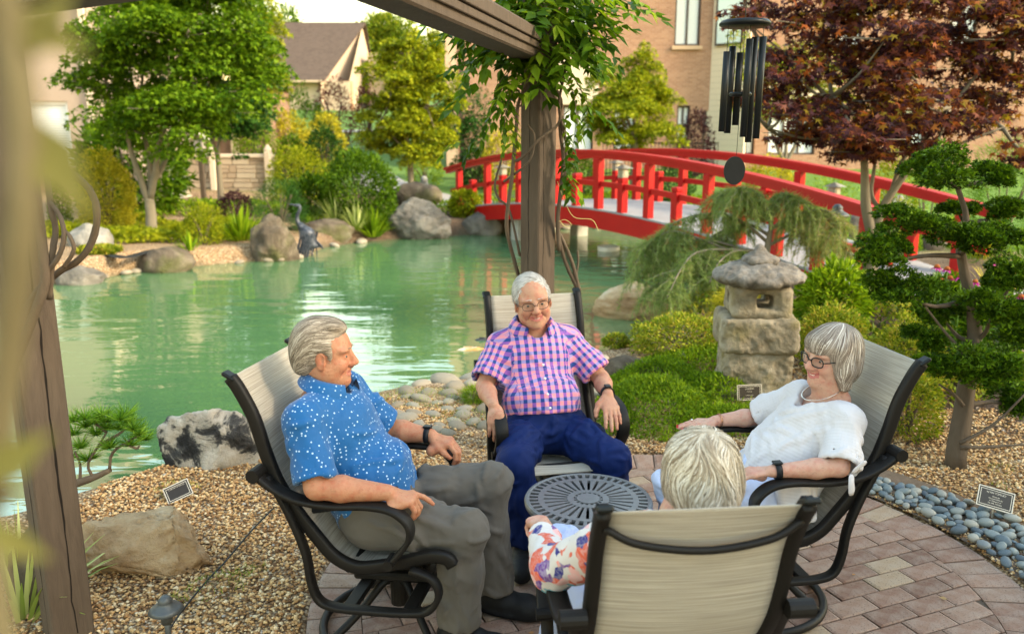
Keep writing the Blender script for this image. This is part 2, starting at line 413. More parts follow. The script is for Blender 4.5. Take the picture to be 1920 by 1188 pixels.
b.P(Base_Color=c3, Roughness=.9, Specular_IOR_Level=.25)
M_GROUND = b.m
wet = 1 - sstep(-.02, .1, sdv)
ground = mk('ground', np.c_[xx, yy, gzv], F, M_GROUND, smooth=True, attrs={'grass': grass, 'mulch': mulch, 'wet': wet}); tag(ground, kind='structure')

# water ---------------------------------------------------------------
b = NB('pond_water'); co = b.coord('Object')
mp = b.n('Mapping', {0: co}); mp.inputs['Scale'].default_value = (.75, 2.4, 1)
w1 = b.noise(mp.outputs[0], 1.15, 2, .45, .3); w2 = b.noise(mp.outputs[0], 3.6, 2, .5, .5)
hsum = b.math('ADD', b.math('MULTIPLY', w1, 1.0), b.math('MULTIPLY', w2, .22))
b.bump(hsum, .13, .11)
deep = b.noise(co, .35, 2)
b.P(Base_Color=b.mix(deep, (.062, .145, .060), (.088, .178, .072)), Roughness=.010, IOR=3.0, Specular_IOR_Level=.5)
wx = np.linspace(-10, 9.5, 40); wy = np.linspace(3, 19.3, 34); A, B2 = np.meshgrid(wx, wy, indexing='ij'); jj = np.arange(A.size).reshape(A.shape)
water = mk('pond_water', np.c_[A.ravel(), B2.ravel(), np.full(A.size, WZ)], np.stack([jj[:-1, :-1], jj[1:, :-1], jj[1:, 1:], jj[:-1, 1:]], -1).reshape(-1, 4), b.m); tag(water, kind='structure')

# patio: sand bed sheet + single bricks ---------------------------------
b = NB('paver_brick'); inf = b.n('ObjectInfo'); co = b.coord('Object')
rc = b.ramp(inf.outputs['Random'], [(0, (.14, .066, .042)), (.3, (.205, .108, .072)), (.6, (.26, .15, .103)), (.86, (.225, .14, .098)), (1, (.35, .255, .155))])
nn = b.noise(co, 14, 6, .65); ns = b.noise(b.coord('Object'), 130, 3, .7)
c = b.mix(b.ramp(nn, [(.35, (0, 0, 0)), (.75, (1, 1, 1))]), rc, b.mix(.5, rc, (.42, .36, .30)))
c = b.mix(b.ramp(ns, [(.33, (1, 1, 1)), (.42, (0, 0, 0))]), c, (.05, .035, .03))
b.bump(b.math('ADD', nn, ns), .5, .004); b.P(Base_Color=c, Roughness=.82); M_BRICK = b.m
th = np.linspace(0, 2 * np.pi, 72, endpoint=False)
patio = mk('patio', np.r_[[[PC[0], PC[1], -.012]], np.c_[PC[0] + (PR + .0) * np.cos(th), PC[1] + PR * np.sin(th), np.full(72, -.012)]], np.array([(0, i + 1, (i + 1) % 72 + 1) for i in range(72)]), plain('joint_sand', (.10, .075, .055), .95, var=.4, bump=.6, bsc=200))
tag(patio, kind='structure')
def brick_mesh(poly, h=.05, bev=.004):
    p = np.asarray(poly, float); c = p.mean(0); n = len(p); q = c + (p - c) * (1 - bev * 2.4 / max(.02, np.abs(p - c).min() + .03))
    v = np.r_[np.c_[p, np.full(n, -h)], np.c_[p, np.full(n, -bev)], np.c_[q, np.zeros(n)]]
    f = [tuple(range(2 * n, 3 * n))] + [(k * n + i, k * n + (i + 1) % n, (k + 1) * n + (i + 1) % n, (k + 1) * n + i) for k in (0, 1) for i in range(n)]
    return mesh('brick', v, f)
def clip_circle(poly, c, r):
    """clip a convex polygon to a circle (as a 90-gon)"""
    out = [np.array(q) for q in poly]
    for t in np.linspace(0, 2 * np.pi, 90, endpoint=False):
        n = np.array([math.cos(t), math.sin(t)]); nw = []
        for i in range(len(out)):
            a, b2 = out[i], out[(i + 1) % len(out)]; da, db = (a - c) @ n - r, (b2 - c) @ n - r
            if da <= 0: nw.append(a)
            if (da < 0) != (db < 0): nw.append(a + (b2 - a) * da / (da - db))
        out = nw
        if len(out) < 3: return None
    return np.array(out)
rg = np.random.default_rng(3)
RB = PR - .205; bl, bw, gap = .198, .099, .006; ang = R(22); ca = rotz(ang)[:2, :2]
full = brick_mesh([(-bl / 2 + gap / 2, -bw / 2 + gap / 2), (bl / 2 - gap / 2, -bw / 2 + gap / 2), (bl / 2 - gap / 2, bw / 2 - gap / 2), (-bl / 2 + gap / 2, bw / 2 - gap / 2)]); full.materials.append(M_BRICK)
for r_ in range(-14, 15):
    for c_ in range(-9, 10):
        q = np.array([(c_ + (.5 if r_ % 2 else 0)) * bl, r_ * bw]); P4 = [q + np.array([sx * (bl - gap) / 2, sy * (bw - gap) / 2]) for sx, sy in ((-1, -1), (1, -1), (1, 1), (-1, 1))]
        P4 = [PC + ca @ p for p in P4]; rr = [np.hypot(*(p - PC)) for p in P4]; cc = PC + ca @ q
        if min(rr) > RB - .004 or cc[1] < 1.7: continue
        dz = rg.normal() * .0016
        if max(rr) < RB - .004: obj('brick', full, M_BRICK, patio, (cc[0], cc[1], dz), (rg.normal() * .006, rg.normal() * .006, ang + rg.normal() * .006))
        else:
            pl = clip_circle(P4, PC, RB - .004)
            if pl is None: continue
            c0 = pl.mean(0); a_ = .5 * abs(np.sum(pl[:, 0] * np.roll(pl[:, 1], -1) - pl[:, 1] * np.roll(pl[:, 0], -1)))
            if a_ > .0012: obj('brick', brick_mesh(pl - c0), M_BRICK, patio, (c0[0], c0[1], dz))
NB_ = 78
wedge = []
for t0, t1 in [(gap / 2 / RB, 2 * np.pi / NB_ - gap / 2 / RB)]:
    t = np.linspace(t0, t1, 4); wedge = [(PR * math.cos(a), PR * math.sin(a)) for a in t] + [(RB * math.cos(a), RB * math.sin(a)) for a in t[::-1]]
wc = np.mean(wedge, 0); wm = brick_mesh(np.array(wedge) - wc); wm.materials.append(M_BRICK)
for i in range(NB_):
    a = 2 * np.pi * i / NB_; p = PC + rotz(a)[:2, :2] @ wc
    if p[1] < 1.6: continue
    obj('brick', wm, M_BRICK, patio, (p[0], p[1], rg.normal() * .002), (rg.normal() * .006, rg.normal() * .006, a))

# loose gravel (stuff) ---------------------------------------------------
b = NB('tan_gravel'); t = b.attr('tint')
c = b.ramp(t, [(0, (.12, .06, .025)), (.25, (.33, .175, .068)), (.5, (.50, .295, .12)), (.75, (.61, .42, .205)), (.93, (.70, .56, .36)), (1, (.34, .31, .27))])
b.P(Base_Color=c, Roughness=.75, Specular_IOR_Level=.3); M_GRAV = b.m
def in_gravel(p):
    x, y = p[:, 0], p[:, 1]; r = np.hypot(x - PC[0], y - PC[1]); sd = pond_sd(p)
    return (r > PR + .006) & (sd > .22)
def scatter_box(n, lo, hi, dens_y=True):
    u = RNG.random((n, 2)); return lo + u * (np.array(hi) - lo)
pts = np.r_[scatter_box(24000, np.array([-2.2, 2.65]), (-.4, 5.4)), scatter_box(25000, np.array([.7, 2.9]), (3.3, 5.3)), scatter_box(4000, np.array([1.0, 5.2]), (2.3, 6.6)), scatter_box(2500, np.array([-1.2, 4.4]), (.9, 5.6))]
pts = pts[in_gravel(pts)]
z = ground_z(pts[:, 0], pts[:, 1]); n = len(pts)
iv = np.array([(1, 0, 0), (-1, 0, 0), (0, 1, 0), (0, -1, 0), (0, 0, 1), (0, 0, -1)], np.float32) * 1.12; if_ = np.array([(0, 2, 4), (2, 1, 4), (1, 3, 4), (3, 0, 4), (2, 0, 5), (1, 2, 5), (3, 1, 5), (0, 3, 5)])
sz = (.0054 + .0060 * RNG.random(n) ** 2)[:, None, None] * (1 + .0 * pts[:, :1, None]) * (.75 + .5 * RNG.random((n, 1, 3)))
yaw = RNG.random(n) * 6.283; cy_, sy_ = np.cos(yaw), np.sin(yaw); tl = (RNG.random(n) - .5) * 1.0
v = iv[None] * sz * np.array([1.25, .95, .72]) * (1 + .22 * (RNG.random((n, len(iv), 1)) - .5))
ct, st = np.cos(tl)[:, None], np.sin(tl)[:, None]; v = np.stack([v[..., 0] * ct + v[..., 2] * st, v[..., 1], -v[..., 0] * st + v[..., 2] * ct], -1)
v = np.stack([v[..., 0] * cy_[:, None] - v[..., 1] * sy_[:, None], v[..., 0] * sy_[:, None] + v[..., 1] * cy_[:, None], v[..., 2]], -1)
v += np.c_[pts, z + .003 + .007 * RNG.random(n)][:, None]
tint = np.repeat(np.clip(RNG.random(n) * .95 + .1 * fbm(np.c_[pts * 2.5, 0 * z], 2) + (RNG.random(n) > .97) * .3, 0, 1), len(iv))
gravel = mk('gravel', v.reshape(-1, 3), (if_[None] + (np.arange(n) * len(iv))[:, None, None]).reshape(-1, 3), M_GRAV, smooth=True, attrs={'tint': tint})
tag(gravel, 'loose tan pea gravel spread around the brick patio', 'gravel', kind='stuff')

# blue-grey river pebbles along the paving ---------------------------------
b = NB('river_pebble'); inf = b.n('ObjectInfo'); co = b.coord()
c = b.ramp(inf.outputs['Random'], [(0, (.07, .09, .11)), (.35, (.13, .17, .19)), (.65, (.20, .22, .21)), (.85, (.30, .29, .25)), (1, (.11, .14, .17))])
b.bump(b.noise(co, 90, 3), .15, .002)
c = b.mix(b.ramp(b.noise(co, 40, 5, .7), [(.5, (0, 0, 0)), (.75, (.5, .5, .5))]), c, (.34, .34, .32)); M_PEB = b.P(Base_Color=c, Roughness=.48)
pm = []
for k in range(7):
    v, f = rock_verts((1.25, .9, .62), 40 + k, 2, .12, 2, .92, .015); m_ = mesh('pebble', v, f, True); m_.materials.append(M_PEB); pm.append(m_)
strip = mk('pebble_border', *(lambda a: (np.r_[np.c_[PC[0] + (PR + .02) * np.cos(a), PC[1] + (PR + .02) * np.sin(a), 0 * a + .004], np.c_[PC[0] + (PR + .42) * np.cos(a), PC[1] + (PR + .42) * np.sin(a), 0 * a + .004]], np.array([(i, i + 1 if 0 else i + 1, len(a) + i + 1, len(a) + i) for i in range(len(a) - 1)])))(np.linspace(R(-25), R(62), 30)), plain('pebble_bed', (.14, .10, .07), .95, var=.5, bump=.8, bsc=160)); tag(strip, kind='structure')
placed = []
rg = np.random.default_rng(21)
for tr in range(9000):
    if len(placed) >= 285: break
    a = R(rg.uniform(-22, 57)); w_ = .10 + .30 * sstep(57, 10, math.degrees(a)); rr = PR + .035 + rg.random() * w_
    s_ = rg.uniform(.018, .036) if tr < 4000 else rg.uniform(.010, .022)
    x, y = PC[0] + rr * math.cos(a), PC[1] + rr * math.sin(a)
    if any((x - q[0]) ** 2 + (y - q[1]) ** 2 < ((s_ + q[2]) * .86) ** 2 for q in placed): continue
    placed.append((x, y, s_))
    obj('pebble', pm[rg.integers(7)], M_PEB, strip, (x, y, .008 + s_ * .38 + rg.random() * .012), (rg.normal() * .25, rg.normal() * .25, rg.random() * 6.28), (s_, s_, s_ * rg.uniform(.8, 1.2)))
# ------------------------------------------------------------------ shared materials
def wood(name, dark, light, rough=.75, sc=(3, 3, .35)):
    b = NB(name); co = b.coord('Object', sc); n1 = b.noise(co, 9, 6, .65, 1.2); n2 = b.noise(b.coord('Object'), 2.2, 3); n3 = b.noise(b.coord('Object', tuple(x * 9 for x in sc)), 9, 3, .6)
    c = b.mix(n1, dark, light); c = b.mix(b.math('MULTIPLY', n2, .45), c, tuple(x * .7 for x in dark))
    b.bump(b.math('ADD', n1, b.math('MULTIPLY', n3, .6)), .55, .005); return b.P(Base_Color=c, Roughness=rough)
def redpaint():
    b = NB('red_lacquer'); co = b.coord(); n = b.noise(co, 3.5, 5, .6); n2 = b.noise(b.coord('Object', (1, 1, .2)), 40, 4)
    c = b.mix(n, (.26, .002, .003), (.40, .005, .005)); c = b.mix(b.ramp(n2, [(.62, (0, 0, 0)), (.8, (.35, .35, .35))]), c, (.22, .006, .006))
    b.bump(n2, .12, .003); return b.P(Base_Color=c, Roughness=.42, Specular_IOR_Level=.25)
M_RED = redpaint()
M_POST = wood('weathered_post_wood', (.05, .036, .026), (.15, .113, .083))
M_DECK = wood('grey_deck_wood', (.19, .19, .195), (.34, .34, .345), .8, (2, 2, 2))
M_CONC = plain('concrete', (.34, .32, .28), .9, var=.3, bump=.5, bsc=40)
M_DARK = plain('dark_metal', (.028, .028, .03), .42, .6, var=.2)
M_BLACK = plain('black_paint', (.010, .012, .012), .35)
M_WHITE = plain('white_trim', (.78, .76, .72), .5)
M_CREAM = plain('cream_siding', (.62, .50, .38), .7, var=.08)
def stone(name, stops, sc=3.0, bumpd=.03, mossy=None, streak=(1, 1, 1), rough=.88):
    b = NB(name); co = b.coord('Object', streak); n1 = b.noise(co, sc, 8, .62, .6); n2 = b.noise(b.coord(), sc * 9, 5, .7); n3 = b.noise(b.coord(), sc * .6, 3)
    c = b.ramp(n1, stops); c = b.mix(b.math('MULTIPLY', n2, .5), c, b.mix(.5, c, (.05, .045, .04)))
    if mossy: c = b.mix(b.ramp(n3, [(.5, (0, 0, 0)), (.66, (.8, .8, .8))]), c, mossy)
    b.bump(b.math('ADD', n1, b.math('MULTIPLY', n2, .5)), 1.0, bumpd * 1.8); return b.P(Base_Color=c, Roughness=rough)
M_ROCK = stone('grey_rock', [(.3, (.065, .058, .048)), (.5, (.17, .152, .125)), (.7, (.32, .29, .24))], 2.6)
M_ROCKB = stone('brown_rock', [(.3, (.045, .034, .024)), (.48, (.115, .088, .06)), (.62, (.19, .155, .11)), (.75, (.32, .285, .225))], 2.6, mossy=(.085, .09, .025))
M_ROCKW = stone('marbled_rock', [(.40, (.010, .011, .013)), (.46, (.05, .05, .05)), (.50, (.36, .33, .28)), (.72, (.60, .56, .50))], 5.0, .02)
M_SAND = stone('tan_sandstone', [(.28, (.13, .07, .03)), (.42, (.32, .20, .10)), (.55, (.46, .33, .19)), (.68, (.60, .50, .36))], 2.6, .02, streak=(.6, .6, 2.2))
M_LANT = stone('carved_granite', [(.3, (.13, .108, .072)), (.5, (.28, .24, .17)), (.72, (.43, .385, .30))], 6.0, .012, mossy=(.20, .165, .07))
M_LAVA = stone('pitted_cap_stone', [(.3, (.075, .066, .055)), (.5, (.20, .178, .15)), (.72, (.34, .31, .27))], 9.0, .014)
M_PALE = stone('pale_boulder', [(.3, (.16, .15, .13)), (.7, (.42, .40, .36))], 3.0)

# ------------------------------------------------------------------ red arched bridge
BA, BT, BL, BZ0, BZ1, BS, BW, BH = np.array([-1.359, 18.75]), -1.0416, 11.107, .166, .013, .524, 1.837, .95
bd = np.array([math.cos(BT), math.sin(BT)]); bn = np.array([-bd[1], bd[0]])
def bp(s, off, h=0.0):
    p = BA + bd * BL * s + bn * off; return np.array([p[0], p[1], BZ0 + (BZ1 - BZ0) * s + 4 * BS * s * (1 - s) + h])
bridge = empty('bridge', (*(BA + bd * BL / 2 + bn * BW / 2), WZ - .55), 0, 'long arched red footbridge with pale grey deck over the green pond', 'bridge')
def sweep(off, h, w, t, s0, s1, n=26):
    """bar of width w and height t following the arch"""
    S = np.linspace(s0, s1, n); v = []; f = []
    for s in S:
        for a, c in ((-w / 2, 0), (w / 2, 0), (w / 2, t), (-w / 2, t)): v.append(bp(s, off + a, h + c))
    for i in range(n - 1):
        for j in range(4): a = i * 4 + j; b2 = i * 4 + (j + 1) % 4; f.append((a, b2, b2 + 4, a + 4))
    f += [(3, 2, 1, 0), tuple((n - 1) * 4 + j for j in range(4))]; return np.array(v), f
for side, off in ((0, 0.0), (1, BW)):
    o = mk('handrail', *sweep(off, BH - .055, .17, .055, -.022, 1.022), M_RED, bridge, world=True)
    mk('rail_moulding', *sweep(off, BH - .135, .11, .078, -.016, 1.016), M_RED, o, world=False).location = (0, 0, 0)
    o.children[0].data.transform(Matrix.Translation(-Vector(bridge.location)))
    mk('lower_rail', *sweep(off, .36, .05, .085, .0, 1.0), M_RED, bridge, world=True)
    mk('side_beam', *sweep(off + (-.03 if side == 0 else .03), -.34, .07, .30, -.01, 1.01), M_RED, bridge, world=True)
    for k in range(9):
        s = .035 + .1165 * k; a = bp(s, off, -.02); G().box((a[0], a[1], a[2] + (BH - .12) / 2), (.125, .125, BH - .12), rotz(BT), .008).mk('tall_post', M_RED, bridge, world=True)
    for k in range(8):
        s = .093 + .1165 * k; a = bp(s, off, -.02); g = G()
        g.box((a[0], a[1], a[2] + .235), (.13, .13, .47), rotz(BT), .008); g.box((a[0], a[1], a[2] + .482), (.118, .118, .02), rotz(BT)); g.box((a[0], a[1], a[2] + .525), (.135, .135, .07), rotz(BT), .015)
        po = g.mk('short_post', M_RED, bridge, world=True)
        if (side == 0 and k in (1, 4)) or (side == 1 and k in (2, 6)):
            g = G(); z0 = a[2] + .56
            g.box((a[0], a[1], z0 + .075), (.13, .13, .15), rotz(BT), .01)
            for q in range(4):
                dd = rotz(BT + q * math.pi / 2) @ np.array([.067, 0, 0]); g.box((a[0] + dd[0], a[1] + dd[1], z0 + .08), (.012, .07, .09), rotz(BT + q * math.pi / 2))
            hw = .12; rb = rotz(BT); base = [rb @ np.array([sx * hw, sy * hw, 0]) + np.array([a[0], a[1], z0 + .15]) for sx, sy in ((-1, -1), (1, -1), (1, 1), (-1, 1))]
            g.add(np.array(base + [np.array([a[0], a[1], z0 + .215])]), [(3, 2, 1, 0), (0, 1, 4), (1, 2, 4), (2, 3, 4), (3, 0, 4)])
            v, f = g.out(); mk('post_lamp', v - np.array(bridge.location), f, plain('pewter', (.30, .28, .22), .5, .5, var=.3), po)
NPL = 78
for i in range(NPL):
    s = (i + .5) / NPL; a = bp(s, -.05, -.03); c = bp(s, BW + .05, -.03); sl = math.atan2(bp(s + .004, 0)[2] - bp(s - .004, 0)[2], .008 * BL)
    G().box((a + c) / 2, (BL / NPL - .006, BW + .13, .035), rotz(BT) @ roty(-sl), .003).mk('plank', M_DECK, bridge, world=True)
for s in (.24, .76):
    for off in (.2, BW - .2):
        a = bp(s, off); G().box((a[0], a[1], (a[2] - .3 + WZ - .6) / 2), (.28, .28, a[2] - .3 - WZ + .6), rotz(BT), .02).mk('pier', M_CONC, bridge, world=True)
for s0 in (-.03, 1.03):
    a = bp(s0, BW / 2); G().box((a[0], a[1], a[2] - .5), (.6, BW + .3, .9), rotz(BT), .03).mk('abutment', M_CONC, bridge, world=True)

# ------------------------------------------------------------------ pergola
pergola = empty('pergola', (-.48, 2.09, 0), 0, 'weathered brown timber pergola over the patio, vine on its far post', 'pergola')
def post(x, y, h, w=.142):
    g = G(); g.box((x, y, h / 2 - .02), (w, w, h + .04), rotz(R(45)), .006); return g.mk('post', M_POST, pergola, world=True)
CP = np.array([.146, 4.66]); LP = np.array([-1.69, 2.82])
pc_ = post(CP[0], CP[1], 2.75); pl_ = post(LP[0], LP[1], 2.5); post(-.95, -.35, 2.6)
# drying cracks down the post faces
M_CRACK = plain('crack_dark', (.012, .009, .007), .95)
def crack(base, face, z0, z1, u0, seed, w=.004):
    rgc = np.random.default_rng(seed); n = 40; z = np.linspace(z0, z1, n); u = u0 + np.cumsum(rgc.normal(size=n) * .0022); wd = w * (.35 + .65 * np.sin(np.linspace(.15, 3.0, n))) * (.6 + .8 * rgc.random(n)); a = R(45) + face * math.pi / 2; nrm = np.array([math.cos(a), math.sin(a)]); tg = np.array([-nrm[1], nrm[0]]); v = []
    for s_ in (-1, 1): q = np.array(base) + nrm * .0722 + tg * (u + s_ * wd / 2)[:, None]; v.append(np.c_[q, z])
    q = np.array(base) + nrm * .060 + tg * u[:, None]; v.append(np.c_[q, z]); v = np.concatenate(v); f = [(i, i + 1, n + i + 1, n + i) for i in range(n - 1)]
    mk('crack', v, f, M_CRACK, pergola, world=True)
crack(LP, 2, .0, 1.75, .012, 1, .006); crack(LP, 3, .0, 1.75, .01, 2, .007); crack(CP, 2, .9, 2.2, .0, 3); crack(CP, 3, .8, 2.2, -.03, 4, .003)
be = np.array([-1.0, -.04]); bdir = be - CP
g = G(); g.beam((*CP, 2.272), (*be, 2.272), .14, .144, .008); bm_ = g.mk('beam', M_POST, pergola, world=True)
perp = np.array([bdir[1], -bdir[0]]) / np.hypot(*bdir)
for dz, w_ in ((-.03, .018), (-.075, .010)):
    for sg in (-1, 1):
        q = perp * sg * (.075 + w_ / 2 - .002); g = G(); g.beam((*(CP + q), 2.33 + dz), (*(be + q), 2.33 + dz), w_, .05 if dz > -.05 else .03, .003); g.mk('trim_board', M_POST, pergola, world=True)
g = G(); g.beam((*LP, 2.31), (-.50, 2.075, 2.31), .14, .22, .008); g.mk('beam', M_POST, pergola, world=True)
for a_, b_ in (((CP[0] - .2, CP[1] + .1), (2.6, 2.3)), ((-1.5, 1.2), (2.4, 1.5)), ((-1.9, 2.9), (-.6, -.6))):
    g = G(); g.beam((*a_, 2.68), (*b_, 2.68), .06, .16, .004); g.mk('rafter', M_POST, pergola, world=True)

# ------------------------------------------------------------------ wind chime
def wind_chime():
    c = aty(1397, 45, 3.42); c[1] = 3.42
    t = empty('wind_chime', (c[0], c[1], c[2] - .9), 0, 'black six-tube wind chime with round disc top and hanging oval sail', 'wind chime')
    r_, n_ = .1, 6; zt = c[2]
    G().lathe([(0, -.012), (.085, -.012), (.098, -.006), (.1, .002), (.09, .012), (.04, .018), (0, .019)], c, 40).mk('top_disc', M_BLACK, t, True, True)
    px = [(1357, 97, 247), (1368, 87, 250), (1382, 99, 235), (1400, 73, 257), (1410, 70, 267), (1425, 69, 260)]
    lens = [.32, .36, .31, .40, .44, .42]
    for i, (ppx, y0, y1) in enumerate(px):
        top = aty(ppx + 6, y0, c[1] + (-.055 if i in (0, 3, 5) else .05)); bot = aty(ppx - 4, y1, c[1] + (-.055 if i in (0, 3, 5) else .05))
        bot[1] = top[1]; bot[0] = top[0] - .004
        g = G(); d = bot - top; g.tube([top, top + d * .5, bot], .0135, 14); o = g.mk('tube', M_BLACK, t, True, True)
        g = G(); g.tube([top + np.array([0, 0, -.005]), [top[0], top[1], zt - .01]], .0012, 5); mk('string', *[(lambda q: (q[0] - np.array(t.location), q[1]))(g.out())][0], M_BLACK, o)
    k = aty(1388, 177, c[1]); G().lathe([(0, -.008), (.04, -.008), (.046, 0), (.04, .008), (0, .009)], k, 28).mk('clapper', M_BLACK, t, True, True)
    g = G(); s_ = aty(1377, 320, c[1]); g.tube([[s_[0] + .01, c[1], zt], [s_[0] + .005, c[1], s_[2] + .06]], .0012, 5); g.mk('cord', M_BLACK, t, world=True)
    th = np.linspace(0, 2 * np.pi, 36, endpoint=False); v = []
    for dy in (-.004, .004): v += [(s_[0] + .043 * math.cos(a), c[1] + dy, s_[2] + .057 * math.sin(a)) for a in th]
    f = [tuple(range(36)), tuple(range(71, 35, -1))] + [(i, i + 36, (i + 1) % 36 + 36, (i + 1) % 36) for i in range(36)]
    mk('sail', np.array(v), f, plain('sail_slate', (.016, .017, .017), .7, var=.2, bump=.2, bsc=200), t, world=True)
    g = G(); g.tube([[c[0], c[1], zt + .01], [c[0], c[1], 2.61]], .002, 5); g.mk('hook_wire', M_BLACK, t, world=True)
wind_chime()

# ------------------------------------------------------------------ stone lantern
def stone_lantern():
    yb = 5.72; c = atz(1427, 738, 0); c[1] = yb; c[0] = aty(1427, 700, yb - .2)[0]
    t = empty('stone_lantern', (c[0], yb, -.03), 0, 'rough carved stone lantern with square window, mushroom cap and finial', 'stone lantern')
    Z = lambda py: aty(1427, py, yb - .22)[2]
    z1, z2, z3, z4, z5 = Z(655), Z(592), Z(533), Z(478), Z(447)
    def part(name, build, mat, seed, amp=.012, h=.011, lo=(-.38, -.38, -.06), hi=(.38, .38, 1.3)):
        s = SDF(lo, hi, h); build(s); v, f = s.mesh(); v = relax(v, f, 1); n = vnormals(v, f); d = fbm(v * 7 + seed, 4) * amp * 1.3 + fbm(v * 24 + seed, 3) * amp * .7 - np.maximum(0, fbm(v * 17 + seed + 5, 3) - .3) * amp * 2.0
        return mk(name, v + n * d[:, None], f, mat, t, True)
    rz_ = rotz(R(-6))
    part('pillar', lambda s: s.box((0, 0, z1 / 2 - .01), (.47, .44, z1 + .06), rz_, .05).box((.02, .0, .05), (.50, .47, .16), rz_, .05, k=.05), M_LANT, 3, .02, lo=(-.34, -.34, -.1), hi=(.34, .34, z1 + .06))
    part('slab', lambda s: s.box((0, 0, (z1 + z2) / 2), (.53, .50, z2 - z1 + .015), rz_, .045).cap((-.02, -.30, z1), (-.02, -.26, z2), .012, .012, .012, True), M_LANT, 9, .016, lo=(-.36, -.36, z1 - .05), hi=(.36, .36, z2 + .05))
    def fb(s):
        s.box((.005, 0, (z2 + z3) / 2), (.415, .40, z3 - z2 + .02), rz_, .05)
        s.box((.02, 0, (z2 + z3) / 2 + .012), (.105, .6, .09), rz_, .014, .012, True); s.box((0, .02, (z2 + z3) / 2 + .01), (.6, .10, .09), rz_, .014, .01, True); s.box((.02, -.21, (z2 + z3) / 2 + .012), (.15, .05, .135), rz_, .02, .015, True)
    part('fire_box', fb, M_LANT, 14, .009, .009, lo=(-.3, -.3, z2 - .05), hi=(.3, .3, z3 + .05))
    def cp(s):
        s.ell((0, 0, z3 + .05), (.322, .305, .072), None, .05); s.ell((0, 0, z3 + .075), (.25, .24, .068), None, .06); s.half((0, 0, z3 - .002), (0, 0, -1), .02)
    part('cap', cp, M_LAVA, 20, .02, .011, lo=(-.4, -.4, z3 - .06), hi=(.4, .4, z4 + .12))
    zc = z3 + .135
    part('finial', lambda s: s.ell((.0, 0, zc + .025), (.125, .118, .05), None, .02).cap((0, 0, zc + .045), (-.003, 0, zc + .115), .066, .022, .03), M_LAVA, 27, .014, .008, lo=(-.17, -.17, zc - .08), hi=(.17, .17, zc + .2))
stone_lantern()

# ------------------------------------------------------------------ cast table
TC = np.array([.30, 3.02])
def cast_table():
    t = empty('cast_table', (TC[0], TC[1], 0), 0, 'small round black cast metal table with slotted radial top', 'table')
    Mt = plain('cast_pewter', (.19, .19, .19), .4, .35, var=.25, bump=.2, bsc=150); Rr = .25; zt = .43; g = G()
    g.lathe([(.232, zt - .012), (.232, zt), (.238, zt + .003), (.247, zt + .001), (.252, zt - .008), (.250, zt - .022), (.243, zt - .03), (.236, zt - .03), (.232, zt - .012)], n=64)
    for r0, r1 in ((.176, .198), (.058, .082)): g.lathe([(r0, zt - .012), (r0, zt), (r1, zt), (r1, zt - .012), (r0, zt - .012)], n=64)
    g.lathe([(.0, zt - .012), (.045, zt - .012), (.045, zt + .002), (0, zt + .003)], n=32)
    tp = g.mk('table_top', Mt, t, False)
    g = G()
    for k in range(44):
        a = 2 * np.pi * k / 44; d = np.array([math.cos(a), math.sin(a), 0]); g.beam(d * .196 + (0, 0, zt - .006), d * .234 + (0, 0, zt - .006), .0125, .011)
    for k in range(30):
        a = 2 * np.pi * (k + .5) / 30; d = np.array([math.cos(a), math.sin(a), 0]); n = np.array([-d[1], d[0], 0])
        v = []
        for z in (zt - .012, zt - .0005):
            for r0, w in ((.08, .0035), (.178, .0125)): v += [d * r0 - n * w + (0, 0, z), d * r0 + n * w + (0, 0, z)]
        g.add(np.array(v), [(0, 1, 3, 2), (4, 6, 7, 5), (0, 4, 5, 1), (2, 3, 7, 6), (0, 2, 6, 4), (1, 5, 7, 3)])
    for k in range(16):
        a = 2 * np.pi * k / 16; d = np.array([math.cos(a), math.sin(a), 0]); g.beam(d * .043 + (0, 0, zt - .006), d * .06 + (0, 0, zt - .006), .009, .010)
    v, f = g.out(); mk('spoke_ring', v, f, Mt, tp)
    for k in range(4):
        a = R(45) + k * np.pi / 2; d = np.array([math.cos(a), math.sin(a), 0]); g = G(); g.tube(spline([d * .20 + (0, 0, zt - .02), d * .15 + (0, 0, .3), d * .13 + (0, 0, .18), d * .19 + (0, 0, .05), d * .23 + (0, 0, .008)], 14), .011, 8); g.mk('leg', Mt, t, True)
    G().lathe([(.12, .195), (.12, .205), (.135, .205), (.135, .195), (.12, .195)], n=32).mk('leg_ring', Mt, t)
cast_table()

# ------------------------------------------------------------------ sling chairs
b = NB('sling_fabric'); co = b.attr('uvm', 'Vector')
sx = b.n('SeparateXYZ', {0: co}); u, v_ = sx.outputs[0], sx.outputs[1]
mpv = b.n('Mapping', {0: co}); mpv.inputs['Scale'].default_value = (3.0, 260.0, 1); nl = b.noise(mpv.outputs[0], 1.0, 3, .7)
mp2 = b.n('Mapping', {0: co}); mp2.inputs['Scale'].default_value = (420, 420, 1); ch = b.n('TexChecker', {'Vector': mp2.outputs[0], 'Scale': 1.0}).outputs[1]
c = b.ramp(nl, [(.3, (.25, .225, .18)), (.5, (.42, .38, .31)), (.7, (.57, .525, .44))]); c = b.mix(b.math('MULTIPLY', ch, .25), c, (.17, .145, .115))
b.bump(b.math('ADD', ch, nl), .35, .002); M_SLING = b.P(Base_Color=c, Roughness=.7, Sheen_Weight=.15)
M_FRAME = plain('bronze_powder_coat', (.009, .008, .0072), .5, .0, var=.25, bump=.12, bsc=300)
RAIL = spline([(-.475, 1.045), (-.447, 1.0), (-.405, .90), (-.378, .78), (-.345, .67), (-.285, .56), (-.215, .46), (-.16, .395), (-.085, .36), (.0, .368), (.1, .392), (.19, .415), (.245, .41), (.265, .385)], 64)
